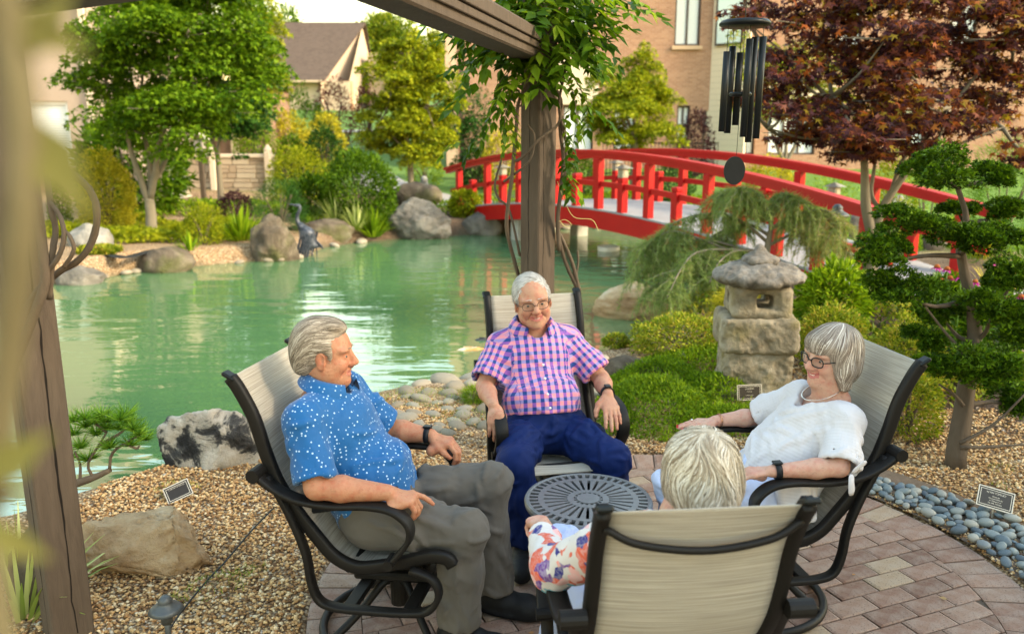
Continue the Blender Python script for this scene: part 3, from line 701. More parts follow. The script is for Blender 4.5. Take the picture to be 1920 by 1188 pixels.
LEGF = spline([(-.365, .70), (-.325, .62), (-.285, .52), (-.255, .41), (-.248, .31), (-.225, .24), (-.165, .215), (-.05, .21), (.09, .21), (.175, .225), (.215, .285), (.195, .345), (.12, .375)], 48)
ARM = spline([(-.395, .715), (-.33, .665), (-.25, .628), (-.13, .612), (.0, .615), (.085, .60), (.135, .555), (.135, .50), (.095, .445), (.06, .41)], 44)
def sling_x(z):  return np.interp(z, RAIL[::-1, 1], RAIL[::-1, 0])
HW = .228
def strip(path, y, w, t, taper=None):
    """flat bar following a profile in the xz plane: w across y, t in-plane"""
    p = np.asarray(path); n = len(p); tg = np.gradient(p, axis=0); tg /= np.linalg.norm(tg, axis=1)[:, None]; nr = np.c_[-tg[:, 1], tg[:, 0]]
    v = []
    tt = np.broadcast_to(t, (n,))
    for i in range(n):
        for a, c in ((-1, -.7), (-.8, -1), (.8, -1), (1, -.7), (1, .7), (.8, 1), (-.8, 1), (-1, .7)): q = p[i] + nr[i] * c * tt[i] / 2; v.append((q[0], y + a * w / 2, q[1]))
    f = [(i * 8 + j, (i + 1) * 8 + j, (i + 1) * 8 + (j + 1) % 8, i * 8 + (j + 1) % 8) for i in range(n - 1) for j in range(8)] + [tuple(range(8)), tuple((n - 1) * 8 + 7 - j for j in range(8))]
    return np.array(v), f
def make_chair():
    t = empty('swivel_chair', (0, 0, 0))
    tilt = empty('_', (0, 0, 0)); bpy.data.objects.remove(tilt)
    # sling
    n, m = len(RAIL), 17; tg = np.gradient(RAIL, axis=0); tg /= np.linalg.norm(tg, axis=1)[:, None]; nr = np.c_[tg[:, 1], -tg[:, 0]]
    s = np.r_[0, np.cumsum(np.linalg.norm(np.diff(RAIL, axis=0), axis=1))]; ys = np.linspace(-HW + .012, HW - .012, m); v = []; uv = []
    for off in (0, -.003):
        for i in range(n):
            for y in ys:
                sag = .022 * (1 - (y / HW) ** 2) * min(1, i / 8, (n - 1 - i) / 6 + .3)
                q = RAIL[i] + nr[i] * (.004 + off + sag); v.append((q[0], y, q[1])); uv.append((y, s[i]))
    f = []
    for k in (0, 1):
        for i in range(n - 1):
            for j in range(m - 1):
                a = k * n * m + i * m + j; q = (a, a + 1, a + m + 1, a + m); f.append(q if k else q[::-1])
    e = n * m
    for j in range(m - 1): f.append((j, j + 1, e + j + 1, e + j)); a = (n - 1) * m + j; f.append((a, e + a, e + a + 1, a + 1))
    for i in range(n - 1): a = i * m; f.append((a, e + a, e + a + m, a + m)); a += m - 1; f.append((a, a + m, e + a + m, e + a))
    mk('sling', np.array(v), f, M_SLING, t, True, {'uvm': np.array(uv)})
    for sg in (-1, 1):
        mk('side_rail', *strip(RAIL, sg * (HW + .006), .032, .040), M_FRAME, t, True)
        mk('leg_frame', *strip(LEGF, sg * (HW + .030), .040, .021), M_FRAME, t, True)
        am = mk('armrest', *strip(ARM, sg * (HW + .052), .056, np.interp(np.linspace(0, 1, 44), [0, .1, .5, 1], [.024, .020, .020, .018])), M_FRAME, t, True)
        g = G(); y0 = sg * (HW + .02); g.tube([(-.395, y0, .717), (-.395, sg * (HW + .085), .717)], .024, 14); v, f2 = g.out(); mk('arm_joint', v, f2, M_FRAME, am, False)
        g = G(); g.tube([(.06, y0, .412), (.06, sg * (HW + .085), .412)], .018, 12); v, f2 = g.out(); mk('arm_joint', v, f2, M_FRAME, am, False)
        g = G(); g.box((-.476, sg * (HW + .006), 1.05), (.05, .04, .016), roty(R(32)), .005); g.mk('end_cap', M_BLACK, t)
    g = G(); bb = spline([(-.462, -HW, .995), (-.480, -.15, .962), (-.488, 0, .945), (-.480, .15, .962), (-.462, HW, .995)], 24); g.tube(bb, .0095, 8); g.mk('back_brace', M_FRAME, t, True)
    g = G(); g.tube([(-.12, -HW, .345), (-.12, HW, .345)], .012, 8); g.tube([(.17, -HW, .385), (.17, HW, .385)], .012, 8); g.mk('cross_bar', M_FRAME, t, True)
    g = G(); g.box((-.02, 0, .235), (.30, .16, .03), None, .008); g.box((-.02, 0, .275), (.22, .12, .05), None, .01); g.box((.1, 0, .21), (.05, 2 * HW + .05, .022), None, .004); g.box((-.12, 0, .21), (.05, 2 * HW + .05, .022), None, .004); g.mk('swivel_plate', M_FRAME, t)
    g = G(); g.lathe([(0, .09), (.035, .09), (.035, .23), (0, .23)], (-.02, 0, 0), 16); g.mk('hub', M_FRAME, t)
    g = G(); th = np.linspace(0, 2 * np.pi, 49); g.tube(np.c_[-.02 + .29 * np.cos(th), .29 * np.sin(th), 0 * th + .018], .016, 10, False); g.mk('base_ring', M_FRAME, t, True)
    for k in range(4):
        a = R(45) + k * np.pi / 2; d = np.array([math.cos(a), math.sin(a), 0]); g = G(); g.tube(spline([(-.02, 0, .2) + d * .02, (-.02, 0, .19) + d * .07, (-.02, 0, .10) + d * .17, (-.02, 0, .03) + d * .275], 12), .015, 8); g.mk('spoke', M_FRAME, t, True)
    return t
def copy_tree(o, parent=None):
    c = o.copy(); COL.objects.link(c); c.parent = parent
    for ch in list(o.children): copy_tree(ch, c)
    return c
# name: facing angle, mid of the two top corners (world xy)
CH = {'A': dict(ang=-11, near=(428, 712), zt=1.015, side=-1, tilt=3.0), 'B': dict(ang=-78, mid=((905, 555), (1088, 547)), zt=1.04, tilt=1.0),
      'C': dict(ang=190, near=(1715, 668), zt=1.05, side=1, tilt=0.0), 'D': dict(ang=95, mid=((1120, 920), (1508, 905)), zt=1.05, tilt=0.0)}
for k, c in CH.items():
    a = R(c['ang']); fwd = np.array([math.cos(a), math.sin(a), 0]); lef = np.array([-math.sin(a), math.cos(a), 0]); tl = R(c['tilt'])
    tx = -.475 * math.cos(tl) - (1.045 - .2) * math.sin(tl)
    if 'near' in c: p = atz(*c['near'], c['zt']) - lef * c['side'] * (HW + .02)
    else: p = (atz(*c['mid'][0], c['zt']) + atz(*c['mid'][1], c['zt'])) / 2
    c['loc'] = p - fwd * tx; c['loc'][2] = 0.0; c['M'] = np.stack([fwd, lef, [0, 0, 1]], 1)
lab = {'A': 'taupe mesh swivel chair holding the man in the blue shirt', 'B': 'taupe mesh swivel chair holding the man in the checked shirt',
       'C': 'taupe mesh swivel chair holding the woman in white', 'D': 'taupe mesh swivel chair seen from behind, holding the blonde woman'}
ch0 = make_chair(); first = True
CHO = {}
for k, c in CH.items():
    o = ch0 if first else copy_tree(ch0); first = False; CHO[k] = o
    o.location = c['loc'] + np.array([0, 0, .002]); o.rotation_euler = (0, 0, R(c['ang'])); tag(o, lab[k], 'chair', 'swivel chairs around the table')
    if c['tilt']:
        for q in o.children:
            if q.name.split('.')[0] not in ('base_ring', 'spoke', 'hub'):
                q.matrix_local = Matrix.Translation((0, 0, .2)) @ Matrix.Rotation(-R(c['tilt']), 4, 'Y') @ Matrix.Translation((0, 0, -.2))
# ------------------------------------------------------------------ buildings
def brickmat(name, c1, c2, mortar, sc=1.0):
    b = NB(name); g = b.coord('Object'); s = b.n('SeparateXYZ', {0: g}); v = b.n('CombineXYZ', {0: b.math('ADD', s.outputs[0], s.outputs[1]), 1: s.outputs[2], 2: 0.0})
    t = b.n('TexBrick', {'Vector': v.outputs[0], 'Color1': c1, 'Color2': c2, 'Mortar': mortar, 'Scale': 1.0, 'Mortar Size': .006, 'Bias': -.2, 'Brick Width': .215 * sc, 'Row Height': .075 * sc}); t.offset = .5
    n = b.noise(g, .8, 5, .6); c = b.mix(b.math('MULTIPLY', n, .5), t.outputs[0], b.mix(.5, t.outputs[0], tuple(x * .6 for x in c1)))
    b.bump(t.outputs[1], .5, -.006); return b.P(Base_Color=c, Roughness=.85)
M_BRK = brickmat('tan_brick', (.29, .152, .094), (.40, .232, .146), (.38, .29, .22))
M_BRK2 = brickmat('brown_brick', (.22, .12, .085), (.30, .17, .12), (.30, .24, .2))
b = NB('lap_siding'); s = b.n('SeparateXYZ', {0: b.coord()}); m_ = b.math('FRACT', b.math('MULTIPLY', s.outputs[2], 5.0)); b.bump(m_, .8, .03)
M_SIDE = b.P(Base_Color=b.mix(b.ramp(m_, [(0, (1, 1, 1)), (.08, (0, 0, 0))]), (.66, .54, .42), (.34, .27, .2)), Roughness=.7)
b = NB('window_glass'); M_GLASS = b.P(Base_Color=(.55, .66, .66), Roughness=.06, Specular_IOR_Level=.8)
b = NB('blind_slats'); s = b.n('SeparateXYZ', {0: b.coord()}); m_ = b.math('FRACT', b.math('MULTIPLY', s.outputs[2], 16.0)); M_BLIND = b.P(Base_Color=b.mix(b.ramp(m_, [(0, (0, 0, 0)), (.35, (1, 1, 1))]), (.36, .38, .38), (.72, .74, .73)), Roughness=.6)
M_WFR = plain('brown_window_frame', (.075, .055, .045), .5)
def wall_holes(x0, x1, z0, z1, y, th, holes):
    xs = sorted({x0, x1, *[h[0] for h in holes], *[h[1] for h in holes]}); zs = sorted({z0, z1, *[h[2] for h in holes], *[h[3] for h in holes]}); g = G()
    for a, b_ in zip(xs[:-1], xs[1:]):
        for c, d in zip(zs[:-1], zs[1:]):
            if any(h[0] <= a and b_ <= h[1] and h[2] <= c and d <= h[3] for h in holes): continue
            g.add(np.array([(a, y, c), (b_, y, c), (b_, y, d), (a, y, d)]), [(0, 1, 2, 3)])
    for h in holes:
        a, b_, c, d = h[:4]; v = np.array([(x, yy, z) for yy in (y, y + th) for x, z in ((a, c), (b_, c), (b_, d), (a, d))]); g.add(v, [(0, 4, 5, 1), (1, 5, 6, 2), (2, 6, 7, 3), (3, 7, 4, 0)])
    g.add(np.array([(x0, y, z0), (x0, y + 8, z0), (x0, y + 8, z1), (x0, y, z1), (x1, y, z0), (x1, y + 8, z0), (x1, y + 8, z1), (x1, y, z1)]), [(0, 3, 2, 1), (4, 5, 6, 7), (3, 7, 6, 2)])
    return g.out()
def window(par, a, b_, c, d, y, panes=2, blind=True, fw=.07, fm=None):
    g = G(); fm = fm or M_WFR
    for u, v, w, h in ((a, c, b_ - a, fw), (a, d - fw, b_ - a, fw), (a, c + fw, fw, d - c - 2 * fw), (b_ - fw, c + fw, fw, d - c - 2 * fw)): g.box((u + w / 2, y + .05, v + h / 2), (w, .08, h))
    for k in range(1, panes): x = a + (b_ - a) * k / panes; g.box((x, y + .05, (c + d) / 2), (fw, .075, d - c - 2 * fw))
    o = g.mk('window', fm, par, world=True); L = np.array(par.location)
    for k in range(panes):
        x0, x1 = a + (b_ - a) * k / panes + fw / 2, a + (b_ - a) * (k + 1) / panes - fw / 2; g = G(); g.box(((x0 + x1) / 2, y + .07, (c + d) / 2), (x1 - x0, .012, d - c - fw)); v, f = g.out(); mk('pane', v - L, f, M_BLIND if blind else M_GLASS, o)
    return o
BY = 31.0
bx = lambda p: float(aty(p, 250, BY)[0]); bz = lambda p: float(aty(960, p, BY)[2])
bb = empty('brick_building', (6, BY, 0), 0, 'tall tan brick building with siding bays behind the red bridge', 'building')
holes = [(bx(1257), bx(1304), bz(86), bz(-40)), (bx(1268), bx(1292), bz(262), bz(198)), (bx(1055), bx(1112), bz(285), bz(198)), (bx(1316), bx(1347), 0.45, bz(208)),
         (bx(1385), bx(1416), bz(290), bz(190)), (bx(1440), bx(1530), bz(290), bz(200)), (bx(1690), bx(1735), bz(290), bz(205)), (bx(1150), bx(1190), bz(285), bz(200)), (bx(1560), bx(1600), bz(86), bz(-40)), (bx(1760), bx(1810), bz(86), bz(-40)), (bx(1060), bx(1105), bz(60), bz(-60))]
mk('brick_wall', *wall_holes(bx(836), bx(2150), -.2, 11.5, BY, .25, holes), M_BRK, bb, world=True)
for i, h in enumerate(holes):
    if i == 3: continue
    window(bb, *h, BY + .1, 2 if h[1] - h[0] < 1.3 else 3, True)
    if i in (0, 1, 8, 9): G().box(((h[0] + h[1]) / 2, BY - .04, h[2] - .07), (h[1] - h[0] + .16, .14, .13)).mk('window_sill', plain('sill_brick', (.48, .33, .22), .8), bb, world=True)
h = holes[3]; g = G(); g.box(((h[0] + h[1]) / 2, BY + .12, (h[2] + h[3]) / 2), (h[1] - h[0], .06, h[3] - h[2])); dr = g.mk('door', M_WFR, bb, world=True)
g = G(); g.box(((h[0] + h[1]) / 2, BY + .075, (h[2] + h[3]) / 2 + .1), ((h[1] - h[0]) * .55, .02, (h[3] - h[2]) * .72)); v, f = g.out(); mk('door_glass', v - np.array(bb.location), f, plain('green_glass', (.34, .47, .43), .15), dr)
for x0, x1, z0, z1, dy in ((1046, 1120, bz(196), bz(100), .05), (1349, 1382, .2, 11.0, .25), (1382, 1560, bz(188), bz(150), .12)):
    G().box(((bx(x0) + bx(x1)) / 2, BY - dy / 2, (z0 + z1) / 2), (bx(x1) - bx(x0), dy, z1 - z0)).mk('siding_panel', M_SIDE, bb, world=True)
# angled bay with a tall window
p0, p1 = np.array([bx(1326), BY]), np.array([bx(1383), BY - 1.0])
G().beam((*(p0 + (p1 - p0) * .5 + np.array([0, .1]) - (p1 - p0) * .5), 5.6), (*p1, 5.6), .12, 10.8).mk('bay_wall', M_SIDE, bb, world=True)
q0, q1 = p0 + (p1 - p0) * .12, p0 + (p1 - p0) * .85; nrm = np.array([(p1 - p0)[1], -(p1 - p0)[0]]); nrm /= np.hypot(*nrm); nrm = nrm if nrm[1] < 0 else -nrm
o = G().beam((*(q0 + nrm * .10), bz(20)), (*(q1 + nrm * .10), bz(20)), .05, bz(-55) - bz(82)).mk('window', M_WFR, bb, world=True)
g = G(); g.beam((*(q0 + (q1 - q0) * .08 + nrm * .135), bz(20)), (*(q1 - (q1 - q0) * .08 + nrm * .135), bz(20)), .02, bz(-55) - bz(82) - .14); v, f = g.out(); mk('pane', v - np.array(bb.location), f, M_GLASS, o)
G().box((bx(848), BY - .06, 5.6), (.42, .1, 11.4)).mk('corner_pier', plain('pier_brick', (.52, .36, .25), .8, var=.15), bb, world=True)
G().tube([(bx(866), BY - .12, .4), (bx(866), BY - .12, 11)], .05, 8).mk('downspout', M_WFR, bb, world=True)
# black iron fence in front of the building
ifn = empty('iron_fence', (bx(1280), BY - 3, .4), 0, 'black iron picket fence in front of the brick building', 'fence')
fx0, fx1 = float(aty(1130, 300, BY - 3)[0]), float(aty(1345, 300, BY - 3)[0]); fz = gz(5, BY - 3); fz0, fz1 = fz, fz + 1.15
for z_ in (fz0 + .12, fz1 - .05): G().box(((fx0 + fx1) / 2, BY - 3, z_), (fx1 - fx0, .04, .04)).mk('rail', M_BLACK, ifn, world=True)
npk = int((fx1 - fx0) / .12); g = G(); g.box((0, 0, .575), (.022, .022, 1.15)); v, f = g.out(); pkm = mesh('picket', v, f); pkm.materials.append(M_BLACK)
for i in range(npk + 1): obj('picket', pkm, None, ifn, (fx0 + (fx1 - fx0) * i / npk - ifn.location.x, 0, fz0 - ifn.location.z))

# house on the hill --------------------------------------------------------
b = NB('brown_shingles'); g_ = b.coord('Object', (1, 1, 1)); t = b.n('TexBrick', {'Vector': g_, 'Color1': (.075, .053, .040), 'Color2': (.115, .083, .063), 'Mortar': (.035, .026, .022), 'Scale': 1.0, 'Mortar Size': .012, 'Brick Width': .33, 'Row Height': .16})
nn = b.noise(b.coord('Object', (.7, .12, 1)), 1.2, 4); b.bump(t.outputs[1], .4, -.02); M_ROOF = b.P(Base_Color=b.mix(b.math('MULTIPLY', nn, .7), t.outputs[0], (.095, .066, .052)), Roughness=.9)
HY = 80.0
hx = lambda p: float(aty(p, 150, HY)[0]); hz = lambda p: float(aty(960, p, HY)[2])
hs = empty('hill_house', (hx(600), HY + 3, 1.2), 0, 'cream house with steep brown shingle roof on the green hill', 'house')
xl, xr, ze, zr = hx(440), hx(655), hz(152), hz(42); yf, yr, ybk = HY - 1, HY + 8, HY + 16
def quadmesh(name, q, mat, par, th=.12):
    q = np.array(q, float); n = np.cross(q[1] - q[0], q[2] - q[0]); n /= np.linalg.norm(n); v = np.r_[q, q - n * th]; f = [(0, 1, 2, 3), (7, 6, 5, 4), (0, 4, 5, 1), (1, 5, 6, 2), (2, 6, 7, 3), (3, 7, 4, 0)]; return mk(name, v, f, mat, par, world=True)
zr2 = float(aty(960, 42, yr)[2])
xr2 = float(aty(686, 42, yr)[0])
rf = quadmesh('roof_front', [(xl, yf, ze), (hx(612), yf, ze), (xr2, yr, zr2), (xl, yr, zr2)], M_ROOF, hs, .15)
quadmesh('roof_back', [(xl, yr, zr2 - .002), (xr2, yr, zr2 - .002), (xr, ybk, ze), (xl, ybk, ze)], M_ROOF, hs, .15)
mk('wall', np.array([(xl + .4, yf + .9, 1.5), (xr, yf + .9, 1.5), (xr, yf + .9, ze - .05), (xl + .4, yf + .9, ze - .05), (xr, ybk, 1.5), (xr, ybk, ze), (xr, yr, zr2 - .4)]), [(0, 1, 2, 3), (1, 4, 5, 6, 2)], plain('cream_stucco', (.46, .36, .265), .8, var=.06), hs, world=True)
gx_ = hx(612); mk('gable_wall', np.array([(gx_ - .4, yf + .3, 1.5), (xr2 - .4, yr, 1.5), (xr2 - .4, yr, zr2 - .3), (gx_ - .4, yf + .3, ze - .2)]), [(0, 1, 2, 3)], plain('gable_stucco', (.44, .34, .25), .8, var=.06), hs, world=True)
G().beam((xl, yf - .05, ze - .08), (hx(612), yf - .05, ze - .08), .12, .18).mk('gutter', plain('tan_trim', (.48, .36, .26), .6), hs, world=True)
G().box((hx(645), HY + .6, (ze + 3) / 2), (hx(660) - hx(634), .8, ze - 3)).mk('porch_pier', plain('porch_brick', (.45, .27, .17), .85, var=.15), hs, world=True)
G().box((hx(690), HY + 9, (hz(88) + 3) / 2), (hx(705) - hx(665), 6, hz(88) - 3)).mk('side_wing', plain('wing_stucco', (.42, .30, .21), .8, var=.06), hs, world=True)
# neighbour wing on the left with a blind window --------------------------
NY = 21.5
nxf = lambda p: float(aty(p, 250, NY)[0]); nzf = lambda p: float(aty(960, p, NY)[2])
nb = empty('left_building', (nxf(60), NY, 0), 0, 'beige building wing with a white blind window behind the garden', 'building')
hl = [(nxf(15), nxf(132), nzf(312), nzf(190)), (nxf(168), nxf(200), nzf(230), nzf(100))]
mk('wall', *wall_holes(nxf(-260), nxf(186), -.3, 7.5, NY, .2, hl[:1]), plain('beige_stucco', (.36, .28, .22), .8, var=.08), nb, world=True)
window(nb, *hl[0], NY + .06, 1, True, .08, M_WHITE)
G().box((nxf(-30), NY - .05, nzf(325)), (nxf(180) - nxf(-240), .12, .18)).mk('ledge', plain('ledge_brown', (.30, .23, .18), .7), nb, world=True)
G().box((nxf(-30), NY - .03, nzf(360)), (nxf(182) - nxf(-240), .06, nzf(328) - nzf(395))).mk('brick_base', M_BRK2, nb, world=True)
G().box((nxf(178), NY - .06, 3), (.14, .1, 7)).mk('corner_trim', M_CREAM, nb, world=True)
# low brick house behind the stone wall
lb = empty('brick_annex', (-9.6, 29, 0), 0, 'low brown brick annex behind the stone garden wall', 'building')
G().box((float(aty(385, 250, 28.5)[0]), 30, 1.6), (4.2, 3, 3.6)).mk('wall', M_BRK2, lb, world=True)
G().box((float(aty(385, 250, 28.5)[0]), 29.9, 3.45), (4.6, 3.6, .16)).mk('roof', M_ROOF, lb, world=True)
G().box((float(aty(438, 250, 28.4)[0]), 28.46, 1.6), (.25, .1, 3.5)).mk('corner_trim', M_CREAM, lb, world=True)

# ------------------------------------------------------------------ stone garden wall
SY = 23.0
b = NB('garden_wall_stone'); inf = b.n('ObjectInfo'); n1 = b.noise(b.coord(), 5, 6, .65); c = b.ramp(inf.outputs['Random'], [(0, (.36, .27, .19)), (.5, (.46, .36, .26)), (1, (.54, .45, .34))]); b.bump(n1, .7, .03); M_WST = b.P(Base_Color=b.mix(b.math('MULTIPLY', n1, .5), c, (.24, .18, .12)), Roughness=.9)
sxf = lambda p: float(aty(p, 300, SY)[0]); szf = lambda p: float(aty(960, p, SY)[2])
gw = empty('garden_wall', (sxf(425), SY, 0), 0, 'low tan stone block garden wall with pale coping', 'wall')
X0, X1, Z0, Z1 = sxf(285), sxf(508), szf(366), szf(296)
G().box(((X0 + X1) / 2, SY + .16, (Z0 + Z1) / 2), (X1 - X0, .2, Z1 - Z0)).mk('mortar_core', plain('wall_mortar', (.27, .21, .15), .95, var=.3), gw, world=True)
rg = np.random.default_rng(8); z = Z0
while z < Z1 - .04:
    hgt = min(rg.choice([.11, .15, .19, .22]), Z1 - z)
    x = X0
    while x < X1 - .05:
        w_ = min(rg.uniform(.2, .55), X1 - x); dy = rg.uniform(.0, .03)
        if hgt > .16 and rg.random() < .35:
            for q in (0, .5): G().box((x + w_ / 2, SY + .05 - dy, z + hgt * (q + .25)), (w_ - .014, .1, hgt / 2 - .012), None, .012).mk('stone', M_WST, gw, world=True)
        else: G().box((x + w_ / 2, SY + .05 - dy, z + hgt / 2), (w_ - .014, .1, hgt - .012), None, .014).mk('stone', M_WST, gw, world=True)
        x += w_
    z += hgt
M_COPE = plain('coping', (.62, .50, .38), .75, var=.12)
G().box(((X0 + X1) / 2, SY + .12, Z1 + .05), (X1 - X0 + .05, .36, .1), None, .015).mk('coping', M_COPE, gw, world=True)
for p_ in (503, 400):
    x = sxf(p_); G().box((x, SY + .0, (Z0 + Z1) / 2 + .08), (.16, .3, Z1 - Z0 + .16), None, .02).mk('pier', M_COPE, gw, world=True)
    G().lathe([(.10, 0), (.11, .06), (.06, .14), (.02, .2), (0, .2)], (x + .0, SY + .0, Z1 + .16), 16).mk('pier_cap', M_COPE, gw, world=True)

# ------------------------------------------------------------------ paths
b = NB('grey_path'); M_PATH = plain('path_concrete', (.30, .28, .27), .85, var=.15)
def ribbon(name, pts, w, dz, mat):
    p = spline(pts, 40); t = np.gradient(p, axis=0); t /= np.linalg.norm(t, axis=1)[:, None]; n = np.c_[-t[:, 1], t[:, 0]]; w = np.broadcast_to(w, (len(p),)) if np.isscalar(w) else np.interp(np.linspace(0, 1, len(p)), np.linspace(0, 1, len(w)), w)
    v = []
    for k in np.linspace(-1, 1, 5): q = p + n * (w * k / 2)[:, None]; v.append(np.c_[q, ground_z(q[:, 0], q[:, 1]) + dz])
    m = len(p); f = np.concatenate([np.stack([np.arange(m - 1) + k * m, np.arange(1, m) + k * m, np.arange(1, m) + (k + 1) * m, np.arange(m - 1) + (k + 1) * m], 1) for k in range(4)])
    return tag(mk(name, np.concatenate(v), f[:, ::-1], mat), kind='structure')
ribbon('garden_path', [(-5.2, 30), (-3.9, 25.5), (-2.8, 22.8), (-1.6, 20.9), (-.8, 19.6)], 1.5, .03, M_PATH)
ribbon('bridge_path', [(5.2, 9.4), (6.2, 8.1), (8.2, 6.4), (11, 5.4)], 1.8, .03, M_PATH)
ribbon('hill_path', [(-12, 50), (-8, 52), (-3, 56), (2, 62)], 1.3, .04, M_PATH)

# added unseen block right of the patio: keeps low sun off the seats
cw = empty('shade_block', (12, -4.5, 0), 0, 'added beige block out of view, shading the patio from the right', 'building')
G().box((12, -4.2, 3.1), (8, 9.4, 6.3)).mk('wall', plain('shade_block_wall', (.50, .40, .32), .8, var=.08), cw, world=True)
G().box((12, -4.2, 6.35), (8.8, 10.2, .25)).mk('roof', M_ROOF, cw, world=True)
for k in range(3): G().box((7.97, -7.2 + 3 * k, 2.2), (.1, 1.4, 1.5)).mk('window', M_WFR, cw, world=True)
# ------------------------------------------------------------------ rocks
def rock(px0, px1, ytop, ybase, zb, mat, seed, label, name='rock', depth=.8, sub=4, rough=.28, cuts=7, facet=.72, fine=.05, rot=0.0, group=None, sink=.1, cat='rock', hgt=None):
    c = atz((px0 + px1) / 2, ybase, zb); dist = c[1] * math.cos(PITCH) + (CAMH - zb) * math.sin(PITCH); w = (px1 - px0) / FPX * dist
    D = w * depth; yb = c[1] + D * .42
    ztop = aty(960, ytop, yb)[2] if hgt is None else zb + hgt; h = max(.04, ztop - zb)
    cx = aty((px0 + px1) / 2, (ytop + ybase) / 2, yb)[0]; w = (px1 - px0) / FPX * (yb * math.cos(PITCH) + (CAMH - zb) * math.sin(PITCH))
    v, f = rock_verts((1, 1, 1), seed, sub, rough, cuts, facet, fine, rot, None); v = v / np.maximum(np.abs(v).max(0), 1e-6)
    e = np.abs(v).max(0); zt_, zbm = v[:, 2].max(), v[:, 2].min()
    v[:, 0] *= w / (v[:, 0].max() - v[:, 0].min()); v[:, 0] -= (v[:, 0].max() + v[:, 0].min()) / 2; v[:, 1] *= D / 2; H_ = h + sink
    v[:, 2] = (v[:, 2] - zbm) / (zt_ - zbm); v[:, 2] = np.maximum(v[:, 2], .12) ; v[:, 2] = (v[:, 2] - .12) / .88 * H_ - sink
    o = mk(name, v, f, mat, smooth=True); o.location = (cx, yb, zb); tag(o, label, cat, group)
    md = None
    for p in o.data.polygons: pass
    return o
rock(306, 500, 752, 915, -.12, M_ROCKW, 101, 'black and white marbled boulder at the pond edge beside the left chair', depth=.75, sub=5, cuts=14, facet=.6, fine=.07)
rock(128, 394, 962, 1085, -.02, M_SAND, 117, 'large tan sandstone boulder beside the pergola post on gravel', depth=.55, sub=5, cuts=18, facet=.50, rough=.30, sink=.05, fine=.12)
rock(10, 110, 985, 1150, -.02, M_ROCKB, 131, 'brown upright boulder behind the left pergola post', depth=.7)
rock(205, 300, 932, 965, -.1, M_ROCK, 137, 'small flat grey stone at the water edge beside the plaque', depth=.7, sub=3)
rock(262, 366, 462, 512, WZ, M_ROCKB, 141, 'smooth rounded boulder alone on the far pond shore', depth=.8, cuts=2, facet=.9, rough=.14)
rock(466, 558, 400, 492, WZ, M_ROCKB, 151, 'tall jagged brown boulder standing beside the heron statue', depth=.7, sub=5, cuts=9, rough=.4)
rock(530, 667, 408, 460, WZ, M_ROCKB, 163, 'long low brown boulder behind the heron statue', depth=.6, cuts=8)
rock(722, 848, 370, 450, WZ, M_ROCK, 171, 'big blocky grey boulder on the pond bank beside the bridge', depth=.7, sub=5, cuts=9, rough=.22, fine=.09)
rock(862, 942, 396, 442, WZ, M_ROCK, 183, 'rounded grey boulder at the foot of the red bridge', depth=.8)
rock(106, 190, 498, 535, WZ, M_ROCK, 187, 'flat pale slab rock at the left end of the pond shore', depth=.8)
rock(122, 206, 418, 470, .0, M_PALE, 191, 'white craggy boulder on the left bank behind the vine', depth=.8, sub=4, cuts=9, rough=.4)
rock(1110, 1285, 528, 600, WZ, M_SAND, 197, 'flat layered tan rock lying in the pond below the weeping conifer', depth=.7, sub=5, cuts=8)
rock(1122, 1246, 664, 712, .0, M_ROCKB, 205, 'dark flat-topped rock in the groundcover beside the plaid-shirt man', depth=.6, cuts=8, rough=.2)
rock(1480, 1545, 563, 600, .05, M_ROCKB, 211, 'brown rock behind the stone lantern under the ferns', depth=.7)
rock(1840, 1935, 645, 720, .02, M_ROCKB, 219, 'dark brown boulder behind the cloud-pruned cypress', depth=.7)
rock(735, 830, 340, 385, .25, M_ROCKB, 223, 'reddish brown rock behind the blocky grey boulder', depth=.6, sub=3)
rock(905, 960, 322, 350, .3, M_PALE, 227, 'white rounded boulder behind the bridge handrail beside the path', depth=.8, sub=3)
rock(235, 325, 355, 388, .05, M_ROCKB, 229, 'mossy brown boulder beneath the green maple', depth=.8, sub=3)
rock(405, 470, 372, 395, .1, M_ROCK, 233, 'grey rock beside the purple shrub below the stone wall', depth=.8, sub=3)
rock(1655, 1712, 365, 402, .1, M_PALE, 239, 'pale pointed boulder on the bank beyond the bridge', depth=.8, sub=3)
for i, ((x0, x1, y0, y1), lb_) in enumerate([((1240, 1300, 365, 395), 'grey boulder at the waterline under the middle of the far bridge rail'), ((1590, 1650, 395, 440), 'upright grey boulder beside the red maple trunk beyond the deck'), ((1730, 1775, 415, 470), 'dark grey boulder at the right end of the bridge'), ((1310, 1360, 330, 352), 'small grey boulder in front of the iron fence'), ((1180, 1235, 345, 365), 'low grey boulder between the short posts of the far rail')]):
    rock(x0, x1, y0, y1, .0, M_ROCK, 300 + i, lb_, group='boulders on the bank behind the bridge', depth=.8, sub=3)
